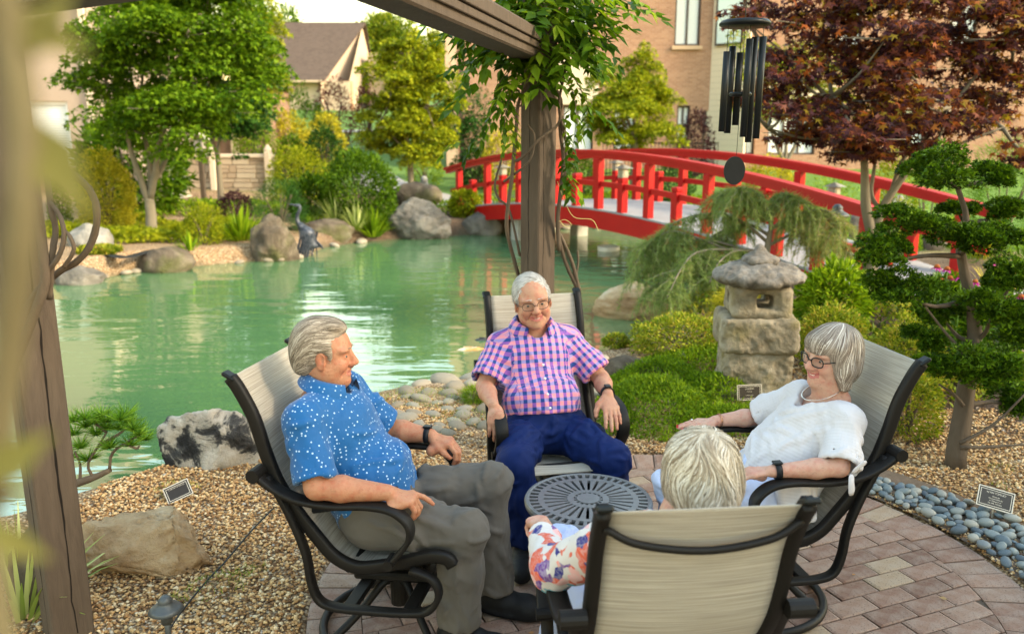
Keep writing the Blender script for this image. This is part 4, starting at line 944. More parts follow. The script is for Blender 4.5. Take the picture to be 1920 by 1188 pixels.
# cobbles on the near shore -----------------------------------------------
b = NB('shore_cobble'); inf = b.n('ObjectInfo'); c = b.ramp(inf.outputs['Random'], [(0, (.15, .125, .09)), (.4, (.23, .20, .15)), (.75, (.32, .285, .225)), (1, (.20, .15, .095))]); nn = b.noise(b.coord(), 4, 5, .6); b.bump(nn, .3, .02); M_COB = b.P(Base_Color=b.mix(b.math('MULTIPLY', nn, .5), c, (.26, .22, .16)), Roughness=.75)
cobm = []
for k in range(6):
    v, f = rock_verts((1.25, .9, .5), 60 + k, 2, .2, 3, .85, .02); m_ = mesh('cobble', v, f, True); m_.materials.append(M_COB); cobm.append(m_)
shore = empty('cobble_shore', (-.5, 5.9, 0)); tag(shore, kind='structure')
rg = np.random.default_rng(4); pl = []
for tr in range(4000):
    if len(pl) > 105: break
    x = rg.uniform(-1.9, .75); y = rg.uniform(4.6, 6.9); sd = pond_sd([(x, y)])[0]
    if not (-.02 < sd < 1.25) or np.hypot(x - PC[0], y - PC[1]) < PR + .12 or (x - y * .1 < -1.35): continue
    s_ = rg.uniform(.045, .085) * (1.25 if sd < .35 else .9)
    if any((x - q[0]) ** 2 + (y - q[1]) ** 2 < ((s_ + q[2]) * .88) ** 2 for q in pl): continue
    pl.append((x, y, s_)); obj('cobble', cobm[rg.integers(6)], M_COB, shore, (x + .5, y - 5.9, max(gz(x, y), WZ - .02) + s_ * .08), (rg.normal() * .12, rg.normal() * .12, rg.random() * 6.28), (s_, s_, s_))
for i in range(46):
    a = rg.integers(len(POND)); p0, p1 = POND[a], POND[(a + 1) % len(POND)]; p = p0 + (p1 - p0) * rg.random()
    if p[1] < 11 or p[0] < -6.5 or p[0] > 3: continue
    s_ = rg.uniform(.06, .12); obj('cobble', cobm[rg.integers(6)], M_COB, shore, (p[0] + .5, p[1] - 5.9, WZ + .01 + s_ * .15), (rg.normal() * .12, rg.normal() * .12, rg.random() * 6.28), (s_, s_, s_))
# ------------------------------------------------------------------ plaques
def text_mesh(s, size):
    c = bpy.data.curves.new('t', 'FONT'); c.body = s; c.size = size; c.align_x = 'CENTER'; c.align_y = 'CENTER'; c.extrude = .0004; c.space_line = 1.15; o = bpy.data.objects.new('t', c); COL.objects.link(o)
    m = bpy.data.meshes.new_from_object(o.evaluated_get(bpy.context.evaluated_depsgraph_get())); bpy.data.objects.remove(o); return m
M_PLQ = plain('plaque_bronze', (.055, .048, .044), .32, .4, var=.15); M_PLB = plain('plaque_border', (.66, .60, .50), .4, .2)
def plaque(p, w, h, yaw, pitch, roll, label, lines, stake, group=None):
    t = empty('plaque', p, 0, label, 'plaque', group); Q = rotz(yaw) @ rotx(-pitch) @ roty(roll); ctr = np.array([0, 0, stake])
    pl = G(); pl.box(ctr, (w, .008, h), Q, .002); plate = pl.mk('plate', M_PLQ, t)
    for k, (e, bw) in enumerate(((0, .0045), (.011, .0025))):
        g = G(); W_, H_ = w / 2 - e - bw / 2, h / 2 - e - bw / 2
        for cx, cz, lx, lz in ((0, H_, 2 * W_ + bw, bw), (0, -H_, 2 * W_ + bw, bw), (-W_, 0, bw, 2 * H_ - bw), (W_, 0, bw, 2 * H_ - bw)): g.box(ctr + Q @ np.array([cx, -.0045, cz]), (lx, .003, lz), Q)
        v, f = g.out(); mk('border', v, f, M_PLB, plate)
    for s, sz, oz in lines:
        m = text_mesh(s, sz); m.materials.append(M_PLB); o = obj('lettering', m, None, plate); Mx = Matrix(Q.tolist()).to_4x4() @ Matrix.Rotation(R(90), 4, 'X'); Mx.translation = Vector(ctr + Q @ np.array([0, -.0052, oz])); o.matrix_local = Mx
    g = G(); g.tube([(0, .006, -.08), (0, .006, stake - h * .3)], .004, 6); g.mk('stake', M_PLB, t)
p = aty(1405, 735, 5.30); plaque((p[0], 5.30, gz(p[0], 5.3)), .165, .105, 0, R(8), R(-2.5), 'small dark plaque in front of the stone lantern', [('LANTERN', .013, .024), ('Given by', .008, .006), ('The Garden Friends', .008, -.006), ('In Memory of Loved Ones', .008, -.024)][:1] + [('Given by', .009, .006), ('In Memory of', .009, -.02)], p[2] - gz(p[0], 5.3))
p = aty(1866, 935, 3.72); plaque((p[0], 3.72, 0), .165, .10, R(-8), R(28), R(14), 'dark bronze plaque standing in the river pebbles', [('ALVIN TOPSUEY', .0125, .025), ('Given by\nWoody Edwards\nIn Memory of\nhis wife, Rosalyn', .0095, -.008)], p[2])
p = aty(334, 921, 3.95); plaque((p[0], 3.95, gz(p[0], 3.95)), .128, .09, R(10), R(40), R(-24), 'grey plaque with white border tilted beside the marbled boulder', [('IN MEMORY OF FRIENDS', .0075, .024)], p[2] - gz(p[0], 3.95))
p = aty(429, 0, 1); c0 = atz(338, 392, .1); plaque((c0[0], c0[1], gz(c0[0], c0[1])), .42, .28, 0, R(25), R(-5), 'small white framed plaque below the pale stone pagoda lantern', [], .42)
# ------------------------------------------------------------------ path lights and spotlights
def path_light(x, y, s, label, h=.34, zb=None, group=None):
    z = gz(x, y) if zb is None else zb; t = empty('path_light', (x, y, z), 0, label, 'path light', group); Mv = plain('verdigris_bronze', (.085, .095, .10), .5, .5, var=.35)
    G().tube([(0, 0, -.05), (0, 0, h * s)], .011 * s, 10).mk('stem', Mv, t, True)
    G().lathe([(.02, h * s - .035 * s), (.022 * s, h * s), (.02 * s, h * s + .02 * s), (0, h * s + .02 * s)], n=16).mk('lamp_holder', Mv, t, True)
    G().lathe([(.0, h * s + .012 * s), (.055 * s, h * s + .012 * s), (.062 * s, h * s + .016 * s), (.05 * s, h * s + .028 * s), (.028 * s, h * s + .04 * s), (.024 * s, h * s + .05 * s), (.026 * s, h * s + .056 * s), (.018 * s, h * s + .066 * s), (.012 * s, h * s + .072 * s), (0, h * s + .074 * s)], n=28).mk('shade', Mv, t, True)
pp = aty(312, 1150, 2.72); path_light(pp[0], 2.72, 1.0, 'bluish bronze mushroom path light in the gravel by the left post', h=pp[2], zb=0)
c0 = aty(1563, 478, 9.0); path_light(c0[0], 9.0, 2.2, 'dark mushroom path light beside the bridge deck', h=.4)
def spot(px, py, z, s, yaw, label, group=None):
    c0 = atz(px, py, z); t = empty('garden_spotlight', (c0[0], c0[1], gz(c0[0], c0[1])), 0, label, 'spotlight', group)
    d = np.array([math.cos(yaw) * .8, math.sin(yaw) * .8, .5]); d /= np.linalg.norm(d); h = max(.05, c0[2] - t.location.z)
    G().tube([(0, 0, -.05), (0, 0, h)], .008 * s, 8).mk('stem', M_BLACK, t, True); g = G(); g.tube(np.array([-.05, -.03, .03, .05])[:, None] * s * d + np.array([0, 0, h]), np.array([.022, .032, .034, .036]) * s, 14); g.mk('lamp_head', M_BLACK, t, True)
    g = G(); g.tube(np.array([.0495, .052])[:, None] * s * d + np.array([0, 0, h]), .03 * s, 14); g.mk('lens', plain('spot_lens', (.35, .36, .37), .15), t)
spot(1280, 668, .08, .9, R(-95), 'black garden spotlight in the groundcover left of the stone lantern')
spot(265, 437, .1, 1.8, R(200), 'black spotlight at the foot of the green maple trunk')
spot(455, 436, .1, 1.8, R(200), 'black spotlight behind the tall jagged boulder')
# black cable on the gravel
cb = [atz(x, y, .012) for x, y in ((515, 950), (480, 985), (445, 1025), (420, 1055), (395, 1080), (365, 1115), (330, 1160), (310, 1195))]
tag(G().tube(spline(cb, 40), .004, 6).mk('cable', M_BLACK, None, True), 'thin black cable snaking across the gravel to the path light', 'cable')
edg = [atz(x, y, .03) for x, y in ((205, 478), (235, 482), (262, 476), (290, 468), (312, 465))]
v, f = tube(spline(edg, 20), .09, 8, True, .15); tag(mk('edging_strip', v, f, plain('black_edging', (.02, .02, .02), .5), smooth=True), 'black plastic edging strip beside the rounded shore boulder', 'edging')
# ------------------------------------------------------------------ heron statue
def heron():
    c = atz(578, 480, WZ); t = empty('heron_statue', (c[0], c[1], WZ - .3), 0, 'dark metal heron statue with curved neck standing in the pond', 'statue'); k = (c[1] * math.cos(PITCH) + 2.08 * math.sin(PITCH)) / FPX
    b = NB('patina_metal'); nn = b.noise(b.coord(), 16, 5, .7); Mh = b.P(Base_Color=b.ramp(nn, [(.35, (.022, .026, .035)), (.6, (.09, .10, .12)), (.78, (.24, .17, .12))]), Roughness=.5, Metallic=.4)
    def P(px, py, dy=0): return np.array([(px - 578) * k, dy, .3 + (480 - py) * k * 1.02])
    s = SDF((-.5, -.3, .1), (.5, .3, 1.1), .012); s.chain([P(568, 425), P(578, 440), P(585, 458)], [.06, .125, .09], .05); s.chain([P(585, 458), P(598, 462)], [.08, .03], .04); s.cap(P(568, 427), P(563, 418), .05, .032, .03)
    v, f = s.mesh(); mk('body', relax(v, f, 2), f, Mh, t, True)
    G().tube(spline([P(569, 428), P(562, 418), P(562, 405), P(567, 395), P(566, 388), P(560, 387.5)], 24), np.interp(np.linspace(0, 1, 24), [0, .5, .85, 1], [.045, .028, .026, .03]), 10).mk('neck', Mh, t, True)
    G().tube([P(562, 388), P(550, 385.5), P(545, 385)], [.022, .011, .003], 8).mk('beak', Mh, t, True)
    for dy in (-.13, .13):
        w = G()
        for r_ in range(7):
            for q in range(5):
                a0 = P(572 + q * 5.0 - r_ * 1.4, 432 + r_ * 5.5 + q * 1.2, dy * (1 + .1 * q)); a1 = P(570 + q * 5.0 - r_ * 1.7, 442 + r_ * 6.0 + q * 1.2, dy * (1.1 + .1 * q)); w.beam(a0, a1, .035, .012, 0, (0, 1, 0))
        o = w.mk('wing_feathers', Mh, t); tag(o, kind='stuff')
    for dx, dy in ((586, -.05), (592, .05)): G().tube([P(dx, 455, dy), P(dx + 1, 475, dy), P(dx, 498, dy)], .011, 6).mk('leg', Mh, t, True)
    g = G()
    for q in range(4): g.beam(P(594, 450 + q * 3), P(606, 462 + q * 2, (q - 1.5) * .03), .03, .012)
    tag(g.mk('tail_feathers', Mh, t), kind='stuff')
heron()
# ------------------------------------------------------------------ birdhouse on a post, small pagoda lanterns, seated figure
def birdhouse():
    c = atz(384, 392, .12); z0 = gz(c[0], c[1]); k = c[1] / FPX; t = empty('birdhouse', (c[0], c[1], z0), 0, 'grey wooden birdhouse on a tall brown post beside the maple', 'birdhouse'); hz_ = aty(380, 282, c[1])[2] - z0; ht = aty(380, 262, c[1])[2] - z0
    G().box((0, 0, hz_ / 2 - .05), (.10, .10, hz_ + .1), None, .006).mk('post', M_POST, t); Mg = wood('grey_cedar', (.20, .17, .15), (.42, .38, .34))
    h = G(); h.box((0, 0, (hz_ + ht) / 2), (.20, .2, ht - hz_ + .02), None, .006); ho = h.mk('box', Mg, t)
    g = G(); g.tube([(0, -.095, (hz_ + ht) / 2), (0, -.108, (hz_ + ht) / 2)], .024, 14); v, f = g.out(); mk('entrance', v, f, M_BLACK, ho)
    g = G(); zt = ht; 
    for sg in (-1, 1): g.beam((sg * .0, 0, zt + .15), (sg * .19, 0, zt + .005), .30, .025)
    g.mk('roof', wood('roof_cedar', (.38, .33, .28), (.62, .57, .5)), t)
birdhouse()
def pagoda(px, yb, ytop, zb, label, mat=None):
    c = atz(px, yb, zb); y = c[1]; h = aty(px, ytop, y)[2] - zb; t = empty('pagoda_lantern', (c[0], y, zb - .03), 0, label, 'stone lantern'); Mp = mat or plain('pale_cast_stone', (.52, .45, .34), .85, var=.25, bump=.5, bsc=40)
    z = 0
    def sq(r0, r1, z0, z1): 
        v = [(sx * r, sy * r, zz) for r, zz in ((r0, z0), (r1, z1)) for sx, sy in ((-1, -1), (1, -1), (1, 1), (-1, 1))]; return np.array(v) * np.array([h, h, h]), [(3, 2, 1, 0), (4, 5, 6, 7)] + [(i, (i + 1) % 4, (i + 1) % 4 + 4, i + 4) for i in range(4)]
    mk('base', *sq(.30, .24, 0, .10), Mp, t); mk('shaft', *sq(.24, .14, .10, .32), Mp, t); mk('lower_box', *sq(.17, .17, .32, .46), Mp, t); mk('lower_roof', *sq(.34, .12, .46, .60), Mp, t); mk('upper_box', *sq(.12, .12, .60, .72), Mp, t); mk('upper_roof', *sq(.22, .06, .72, .86), Mp, t); mk('finial', *sq(.06, .01, .86, 1.0), Mp, t)
    for z_ in (.39, .66):
        g = G(); r_ = .172 if z_ < .5 else .122; g.box((0, -r_ * h, z_ * h), (.12 * h, .008, .08 * h)); g.mk('window_recess', M_BLACK, t)
pagoda(334, 370, 296, .25, 'pale two-tier stone pagoda lantern in front of the garden wall')
pagoda(1556, 378, 344, .2, 'small grey stone pagoda lantern on the bank beyond the bridge', plain('grey_cast_stone', (.36, .35, .33), .85, var=.25))
def figure():
    c = atz(796, 375, .35); t = c; s = SDF((-.4, -.4, -.1), (.4, .4, 1.0), .02); h = .62
    s.ell((0, 0, .1), (.24, .2, .12), None, .05).ell((0, 0, .28), (.15, .12, .18), None, .08).ell((0, 0, .5), (.085, .085, .1), None, .04); v, f = s.mesh(); o = mk('seated_figure', relax(v, f, 2), f, M_PALE, smooth=True); o.location = (c[0], c[1], c[2] - .05); tag(o, 'small grey seated stone figure on top of the blocky boulder', 'statue')
figure()
# floating white bowl under the bridge, koi in the water
c0 = atz(1141, 470, WZ); o = G().lathe([(0, -.06), (.17, -.06), (.2, .0), (.2, .06), (.17, .07), (.15, .03), (0, .03)], (0, 0, 0), 28).mk('float', plain('white_plastic', (.70, .68, .62), .4), None, True); o.location = (c0[0], c0[1], WZ + .02); tag(o, 'round white float on the water under the bridge', 'float')
def koi(px, py, yaw, col, label, L=.36):
    c = atz(px, py, WZ); t = empty('koi_fish', (c[0], c[1], WZ - .01), yaw, label, 'fish'); b = NB('koi_skin'); nn = b.noise(b.coord(), 9, 4); Mk = b.P(Base_Color=b.ramp(nn, [(.42, col[0]), (.55, col[1])]), Roughness=.25)
    s = SDF((-L * .7, -.12, -.08), (L * .7, .12, .08), .008); s.chain([(L * .46, 0, -.012), (L * .2, 0, -.012), (-L * .15, 0, -.012), (-L * .42, 0, -.012)], [.022, .042, .036, .012], .02); v, f = s.mesh(); mk('body', relax(v, f, 2), f, Mk, t, True)
    mk('tail_fin', np.array([(-L * .4, 0, -.005), (-L * .66, .05, .008), (-L * .58, 0, .0), (-L * .66, -.05, .008), (-L * .4, 0, -.012), (-L * .66, .05, -.0), (-L * .58, 0, -.006), (-L * .66, -.05, -.0)]), [(0, 1, 2), (0, 2, 3), (4, 6, 5), (4, 7, 6), (0, 4, 5, 1), (1, 5, 6, 2), (2, 6, 7, 3), (3, 7, 4, 0)], Mk, t)
    G().beam((L * .12, 0, .022), (-L * .12, 0, .028), .006, .03).mk('dorsal_fin', Mk, t)
koi(878, 655, R(10), ((.50, .44, .34), (.60, .25, .08)), 'mottled orange koi swimming beside the centre chair', .4)
koi(903, 637, R(8), ((.03, .035, .04), (.05, .05, .05)), 'black koi swimming behind the orange koi', .22)
# ------------------------------------------------------------------ people
def skinmat(name, base, red):
    b = NB(name); co = b.coord(); n1 = b.noise(co, 38, 4, .6); n2 = b.noise(co, 120, 3, .6)
    c = b.mix(b.math('MULTIPLY', b.attr('red'), .75), base, red); c = b.mix(b.ramp(n1, [(.46, (0, 0, 0)), (.72, (.6, .6, .6))]), c, tuple(x * y for x, y in zip(red, (.8, .72, .7))))
    c = b.mix(b.ramp(b.noise(co, 75, 3, .6), [(.60, (0, 0, 0)), (.70, (.5, .5, .5))]), c, tuple(x * .55 for x in base)); c = b.mix(b.attr('lip'), c, (.42, .12, .11)); b.bump(b.math('ADD', b.math('MULTIPLY', n1, 1.2), n2), .4, .004)
    return b.P(Base_Color=c, Roughness=.5, Specular_IOR_Level=.3, Subsurface_Weight=.12, Subsurface_Radius=(.012, .004, .002))
def fabric(name, col, rough=.85, sheen=.05, bs=.25):
    b = NB(name); uv = b.attr('uvm', 'Vector'); mp = b.n('Mapping', {0: uv}); mp.inputs['Scale'].default_value = (900, 900, 1); w = b.n('TexWave', {'Vector': b.coord(), 'Scale': 130.0}, bands_direction='DIAGONAL').outputs[1]; n = b.noise(b.coord(), 5, 4)
    b.bump(b.math('ADD', b.math('MULTIPLY', w, .3), b.math('MULTIPLY', n, .7)), bs, .003); return b.P(Base_Color=b.mix(b.math('MULTIPLY', n, .4), col, tuple(x * .7 for x in col)), Roughness=rough, Sheen_Weight=sheen)
def dots():
    b = NB('blue_dotted_cotton'); uv = b.attr('uvm', 'Vector'); v = b.n('TexVoronoi', {'Vector': b.coord(), 'Scale': 66.0, 'Randomness': .55}); n = b.noise(b.coord(), 6, 3)
    d = b.ramp(v.outputs[0], [(.17, (1, 1, 1)), (.25, (0, 0, 0))]); c = b.mix(n, (.005, .078, .245), (.008, .108, .31)); b.bump(b.noise(b.coord(), 260, 2), .12, .002); return b.P(Base_Color=b.mix(d, c, (.40, .56, .76)), Roughness=.62, Sheen_Weight=.2)
def plaid():
    b = NB('plaid_cotton'); s = b.n('SeparateXYZ', {0: b.attr('uvm', 'Vector')}); 
    def st(x): return b.ramp(b.math('FRACT', b.math('MULTIPLY', x, 1 / .037)), [(.0, (0, 0, 0)), (.06, (1, 1, 1)), (.46, (1, 1, 1)), (.52, (0, 0, 0)), (.97, (0, 0, 0))])
    su, sv = st(s.outputs[0]), st(s.outputs[1]); c = b.mix(sv, b.mix(su, (.72, .26, .32), (.24, .085, .36)), b.mix(su, (.30, .24, .50), (.012, .05, .23)))
    b.bump(b.noise(b.coord(), 240, 2), .12, .002); return b.P(Base_Color=c, Roughness=.7, Sheen_Weight=.2)
def floral():
    b = NB('floral_cotton'); co = b.coord(); mp = b.noise(co, 9, 3, .5, 0, 1); v = b.n('Mix', data_type='RGBA'); v.inputs[0].default_value = .12; b.t.links.new(co, v.inputs[6]); b.t.links.new(mp, v.inputs[7])
    vo = b.n('TexVoronoi', {'Vector': v.outputs[2], 'Scale': 27.0}); r = b.n('SeparateColor', {0: vo.outputs['Color']}).outputs[0]; st = b.noise(co, 45, 4, .6, 2.0)
    c = b.ramp(r, [(0, (.60, .56, .54)), (.18, (.60, .56, .54)), (.19, (.62, .11, .06)), (.5, (.74, .30, .26)), (.51, (.62, .58, .56)), (.70, (.035, .035, .20)), (.82, (.10, .32, .42)), (.83, (.75, .42, .42)), (.93, (.62, .60, .58)), (.94, (.14, .05, .25))], 'CONSTANT')
    c = b.mix(b.ramp(st, [(.45, (0, 0, 0)), (.6, (.35, .35, .35))]), c, (.60, .57, .56)); b.bump(b.noise(co, 200, 2), .12, .002); return b.P(Base_Color=c, Roughness=.75)
def gauze():
    b = NB('white_gauze'); s = b.n('SeparateXYZ', {0: b.attr('uvm', 'Vector')}); w = b.math('FRACT', b.math('MULTIPLY', s.outputs[1], 75.0)); w2 = b.math('FRACT', b.math('MULTIPLY', s.outputs[0], 75.0)); b.bump(b.math('ADD', b.math('ADD', b.math('ABSOLUTE', b.math('SUBTRACT', w, .5)), b.math('MULTIPLY', b.math('ABSOLUTE', b.math('SUBTRACT', w2, .5)), .6)), b.math('MULTIPLY', b.noise(b.coord(), 14, 3), 1.5)), .35, .004)
    return b.P(Base_Color=(.57, .55, .57), Roughness=.8)
def hairmat(name, stops):
    b = NB(name); return b.P(Base_Color=b.ramp(b.attr('tint'), stops), Roughness=.5, Specular_IOR_Level=.35)
M_TOOTH = plain('teeth', (.82, .78, .68), .3); M_EYE = plain('eye_white', (.26, .22, .19), .4); M_IRIS = plain('iris', (.05, .045, .04), .15); M_STRAP = plain('watch_strap', (.012, .013, .016), .45); M_SILVER = plain('silver', (.75, .74, .70), .2, .9); M_NAIL = plain('nail_red', (.45, .01, .02), .25)
M_SHOE = plain('black_shoe', (.012, .012, .013), .6, var=.3, bump=.3, bsc=200); M_SOCK = plain('sock', (.55, .52, .60), .9)
def smp(s, P):
    """trilinear sample of an SDF grid"""
    q = np.clip((P - s.lo) / s.h, 0, np.array(s.n) - 1.001); i = q.astype(int); f = q - i; r = 0
    for a in (0, 1):
        for b_ in (0, 1):
            for c in (0, 1): r = r + s.D[i[:, 0] + a, i[:, 1] + b_, i[:, 2] + c] * (f[:, 0] if a else 1 - f[:, 0]) * (f[:, 1] if b_ else 1 - f[:, 1]) * (f[:, 2] if c else 1 - f[:, 2])
    return r
def grad(s, P):
    e = s.h; g = np.stack([smp(s, P + d) - smp(s, P - d) for d in np.eye(3) * e], 1); return g / (np.linalg.norm(g, axis=1)[:, None] + 1e-9)
def strands(s, P, flow, n_step, step, w, lift, wav, rg, tint=None):
    """ribbon strands following a flow on an SDF surface"""
    m = len(P); path = [P]; nrm = [grad(s, P)]; p = P.copy(); ph = rg.random(m) * 6.28
    L = step * (.7 + .6 * rg.random(m))[:, None]
    for k in range(n_step):
        n = grad(s, p); f = flow(p); side = np.cross(n, f); f = f + side * (wav * np.sin(ph + k * .7))[:, None]; f = f - n * (f * n).sum(1)[:, None]; f /= np.linalg.norm(f, axis=1)[:, None] + 1e-9
        p = p + f * L; n = grad(s, p); p = p - n * (smp(s, p))[:, None]; path.append(p); nrm.append(n)
    path = np.stack(path, 1); nrm = np.stack(nrm, 1); K = n_step + 1; t = np.gradient(path, axis=1); sd = np.cross(t, nrm); sd /= np.linalg.norm(sd, axis=2)[..., None] + 1e-9
    u = np.linspace(0, 1, K); wid = w * np.minimum(1, np.minimum(u * 5 + .35, (1 - u) * 2.5 + .12)); lf = lift * (.2 + np.sin(u * 3.14) * .5 + u * .35)
    c = path + nrm * (lf[None, :, None] * (.2 + 1.2 * rg.random((m, 1, 1)))); a = c - sd * wid[None, :, None]; b_ = c + sd * wid[None, :, None]
    V = np.stack([a, b_], 2).reshape(-1, 3); base = (np.arange(m) * K * 2)[:, None] + np.arange(K - 1)[None] * 2; F = np.stack([base, base + 1, base + 3, base + 2], -1).reshape(-1, 4)
    tn = rg.random(m) if tint is None else tint; return V, F, np.repeat(tn, K * 2)
def surf_folds(s, P, D, steps, step, r, k, rg):
    """cloth folds: ridges that wander over the surface of an SDF"""
    p = P - grad(s, P) * smp(s, P)[:, None]; path = [p]; D = D / (np.linalg.norm(D, axis=1)[:, None] + 1e-9); f = D.copy()
    for i in range(steps):
        n = grad(s, p); f = f + .25 * rg.normal(size=f.shape) * .6; f = f - n * (f * n).sum(1)[:, None]; f /= np.linalg.norm(f, axis=1)[:, None] + 1e-9; p = p + f * step; n = grad(s, p); p = p - n * smp(s, p)[:, None]; path.append(p)
    path = np.stack(path, 1); m = steps + 1; rr = r * np.sin(np.linspace(.25, 2.9, m))
    for q in path:
        sc = .6 + .7 * rg.random(); s.chain(list(q), list(np.maximum(rr * sc, .001)), k)
def surf_points(s, n, rg, lo=None, hi=None):
    I = np.argwhere(np.abs(s.D) < s.h * .6); P = s.lo + I[rg.integers(len(I), size=n * 6)] * s.h; m = np.ones(len(P), bool)
    if lo is not None: m &= (P >= np.asarray(lo)).all(1) & (P <= np.asarray(hi)).all(1)
    return P[m][:n].astype(float)
def nrmv(v): v = np.asarray(v, float); return v / np.linalg.norm(v)
def add_hand(s, wrist, d, n, side, curls, thumb, k=1.0, spread=.06):
    """side: +1 thumb towards n x d. Returns fingertip positions"""
    d = nrmv(d); n = np.asarray(n, float); n = nrmv(n - d * (n @ d)); l = np.cross(n, d); w = np.asarray(wrist, float); tips = []
    off = np.array([.030, .0105, -.0095, -.0275]) * side * k; fl = np.array([.083, .088, .083, .073]) * k
    mcp = [w + d * f_ + l * o + n * .004 * (1 - abs(i - 1) * .4) for i, (f_, o) in enumerate(zip(fl, off))]
    for m_ in mcp: s.cap(w + d * .012 + (m_ - w - d * (m_ - w) @ d) * .45, m_, .0165 * k, .0118 * k, .014)
    s.ell(w + d * .048 * k, (.042 * k, .033 * k, .0145 * k), np.stack([d, l, n], 1), .015)
    segs = [(.041, .026, .020), (.046, .029, .021), (.043, .027, .020), (.034, .021, .018)]
    for i in range(4):
        p = mcp[i]; a = 0; sp = (1.5 - i) * spread * side; r0 = .0104 * k if i < 3 else .0092 * k
        for j in range(3):
            a += curls[i][j]; dd = nrmv(d * math.cos(a) - n * math.sin(a) + l * sp * math.cos(a)); q = p + dd * segs[i][j] * k; r1 = r0 * (.93 if j < 2 else .82); s.cap(p, q, r0, r1, .0035); p, r0 = q, r1
        tips.append((p, dd))
    b0 = w + d * .018 * k + l * side * .02 * k - n * .004; t1, t2, t3 = thumb
    d1 = nrmv(d * t1[0] + l * side * t1[1] + n * t1[2]); p1 = b0 + d1 * .042 * k; d2 = nrmv(d * t2[0] + l * side * t2[1] + n * t2[2]); p2 = p1 + d2 * .032 * k; d3 = nrmv(d * t3[0] + l * side * t3[1] + n * t3[2]); p3 = p2 + d3 * .024 * k
    s.chain([b0, p1, p2, p3], [.0165 * k, .0135 * k, .0112 * k, .0092 * k], .008); tips.append((p3, d3)); return tips
RELAX = [(.25, .35, .2)] * 4; FLAT = [(.06, .08, .05)] * 4; TH0 = ((.75, .6, -.2), (.9, .25, -.3), (1, .0, -.25))
def add_head(s, H, k=1.0, fem=False, smile=.5, nose=1.0, fat=0.0):
    """H: 3x3 (cols fwd,left,up), c: origin"""
    c, Q = H
    T = lambda p: c + Q @ (np.asarray(p) * k)
    E = lambda p, r, kk=.02, sub=False, R3=None: s.ell(T(p), np.asarray(r) * k, Q if R3 is None else Q @ R3, kk, sub)
    C = lambda a, b, ra, rb, kk=.01, sub=False: s.cap(T(a), T(b), ra * k, rb * k, kk, sub)
    E((-.015, 0, .035), (.098, .077, .083)); E((.03, 0, .01), (.068, .068, .088), .03); E((.045, 0, -.055), (.05, .052 + fat * .012, .062), .03)
    E((.055, 0, -.09), (.038, .038 + fat * .01, .026), .025); E((.082, 0, -.1), (.017, .02, .016), .02)
    for sg in (-1, 1):
        E((.02, sg * .05, -.06), (.04, .02 + fat * .008, .035), .03); E((.068, sg * .04, -.03), (.026, .023, .022), .02); E((.078, sg * .034, .026), (.02, .028, .010), .015)
        E((.104, sg * .034, .004), (.016, .019, .0115), .012, True); E((.0805, sg * .033, .0035), (.0105, .0155, .0085), .005); C((.092, sg * .021, -.004), (.091, sg * .045, -.002), .003, .002, .004)
        E((.009, sg * .079, -.006), (.021, .008, .034), .006, False, rotz(sg * .35) @ roty(-.2)); E((.014, sg * .087, .0), (.009, .006, .017), .004, True); C((.004, sg * .08, -.03), (.01, sg * .08, -.036), .008, .007, .006)
        C((.094, sg * .021, -.036), (.076, sg * .043, -.068), .0035, .003, .008, True)
        E((.104, sg * .0125, -.031), (.0115, .0085, .0085), .008)
    C((.094, 0, .014), (.112 + .006 * nose, 0, -.024), .0085, .0135 * nose, .012); C((.098, 0, .012), (.112, 0, -.02), .006, .008, .006); E((.106, 0, -.043), (.005, .006, .008), .008)
    cw = .024 + .005 * smile; cz = -.060 + .008 * smile
    lip = [(.082, -cw, cz), (.095, -.012, -.062), (.098, 0, -.063), (.095, .012, -.062), (.082, cw, cz)]
    up = [np.array(p) + (0.001, 0, .005) for p in lip]; lo = [np.array(p) + (-.001, 0, -.008) for p in lip]
    for L_, r_ in ((up, .0042), (lo, .0052)): s.chain([T(p) for p in L_], [.003 * k] + [r_ * k] * 3 + [.003 * k], .006)
    s.chain([T(np.array(p) + (.004, 0, -.001)) for p in lip], [.0008 * k] + [.0034 * k * (.5 + 1.1 * smile)] * 3 + [.0018 * k], .002, True)
    return T
def head_parts(root, H, k, V, smile, teeth, brow, rg, browcol):
    c, Q = H; T = lambda p: c + Q @ (np.asarray(p) * k)
    for sg in (-1, 1):
        v, f = ico(2); e = mk('eye', T((.0846, sg * .033, .0020)) + (v * np.array([.0092, .0092, .0078]) * k) @ Q.T, f, M_EYE, root, True)
        i = mk('iris', T((.0902, sg * .033 , .002)) + (v * np.array([.0048, .0056, .0048]) * k) @ Q.T, f, M_IRIS, e, True)
        if brow:
            g = G(); 
            for q in range(26):
                t = q / 25; p = np.array([.101 - .016 * t, sg * (.014 + .036 * t), .0300 + .0035 * math.sin(t * 2.6) - .005 * t]); d = np.array([.003, sg * .007, .0015 * (1 - 2.0 * t)]); g.tube([T(p), T(p + d * 1.2 + rg.normal(size=3) * .0012)], [.0016, .0005], 4)
            v, f = g.out(); tag(mk('eyebrow', v, f, browcol, root, False, {'tint': rg.random(len(v))}), kind='stuff')
    if teeth:
        p = np.array([(.079, -.021, -.0545), (.0915, -.011, -.0592), (.0945, 0, -.0598), (.0915, .011, -.0592), (.079, .021, -.0545)]); g = G(); g.tube([T(q) for q in spline(p, 14)], .0042 * k, 6); g.mk('teeth', M_TOOTH, root, True)
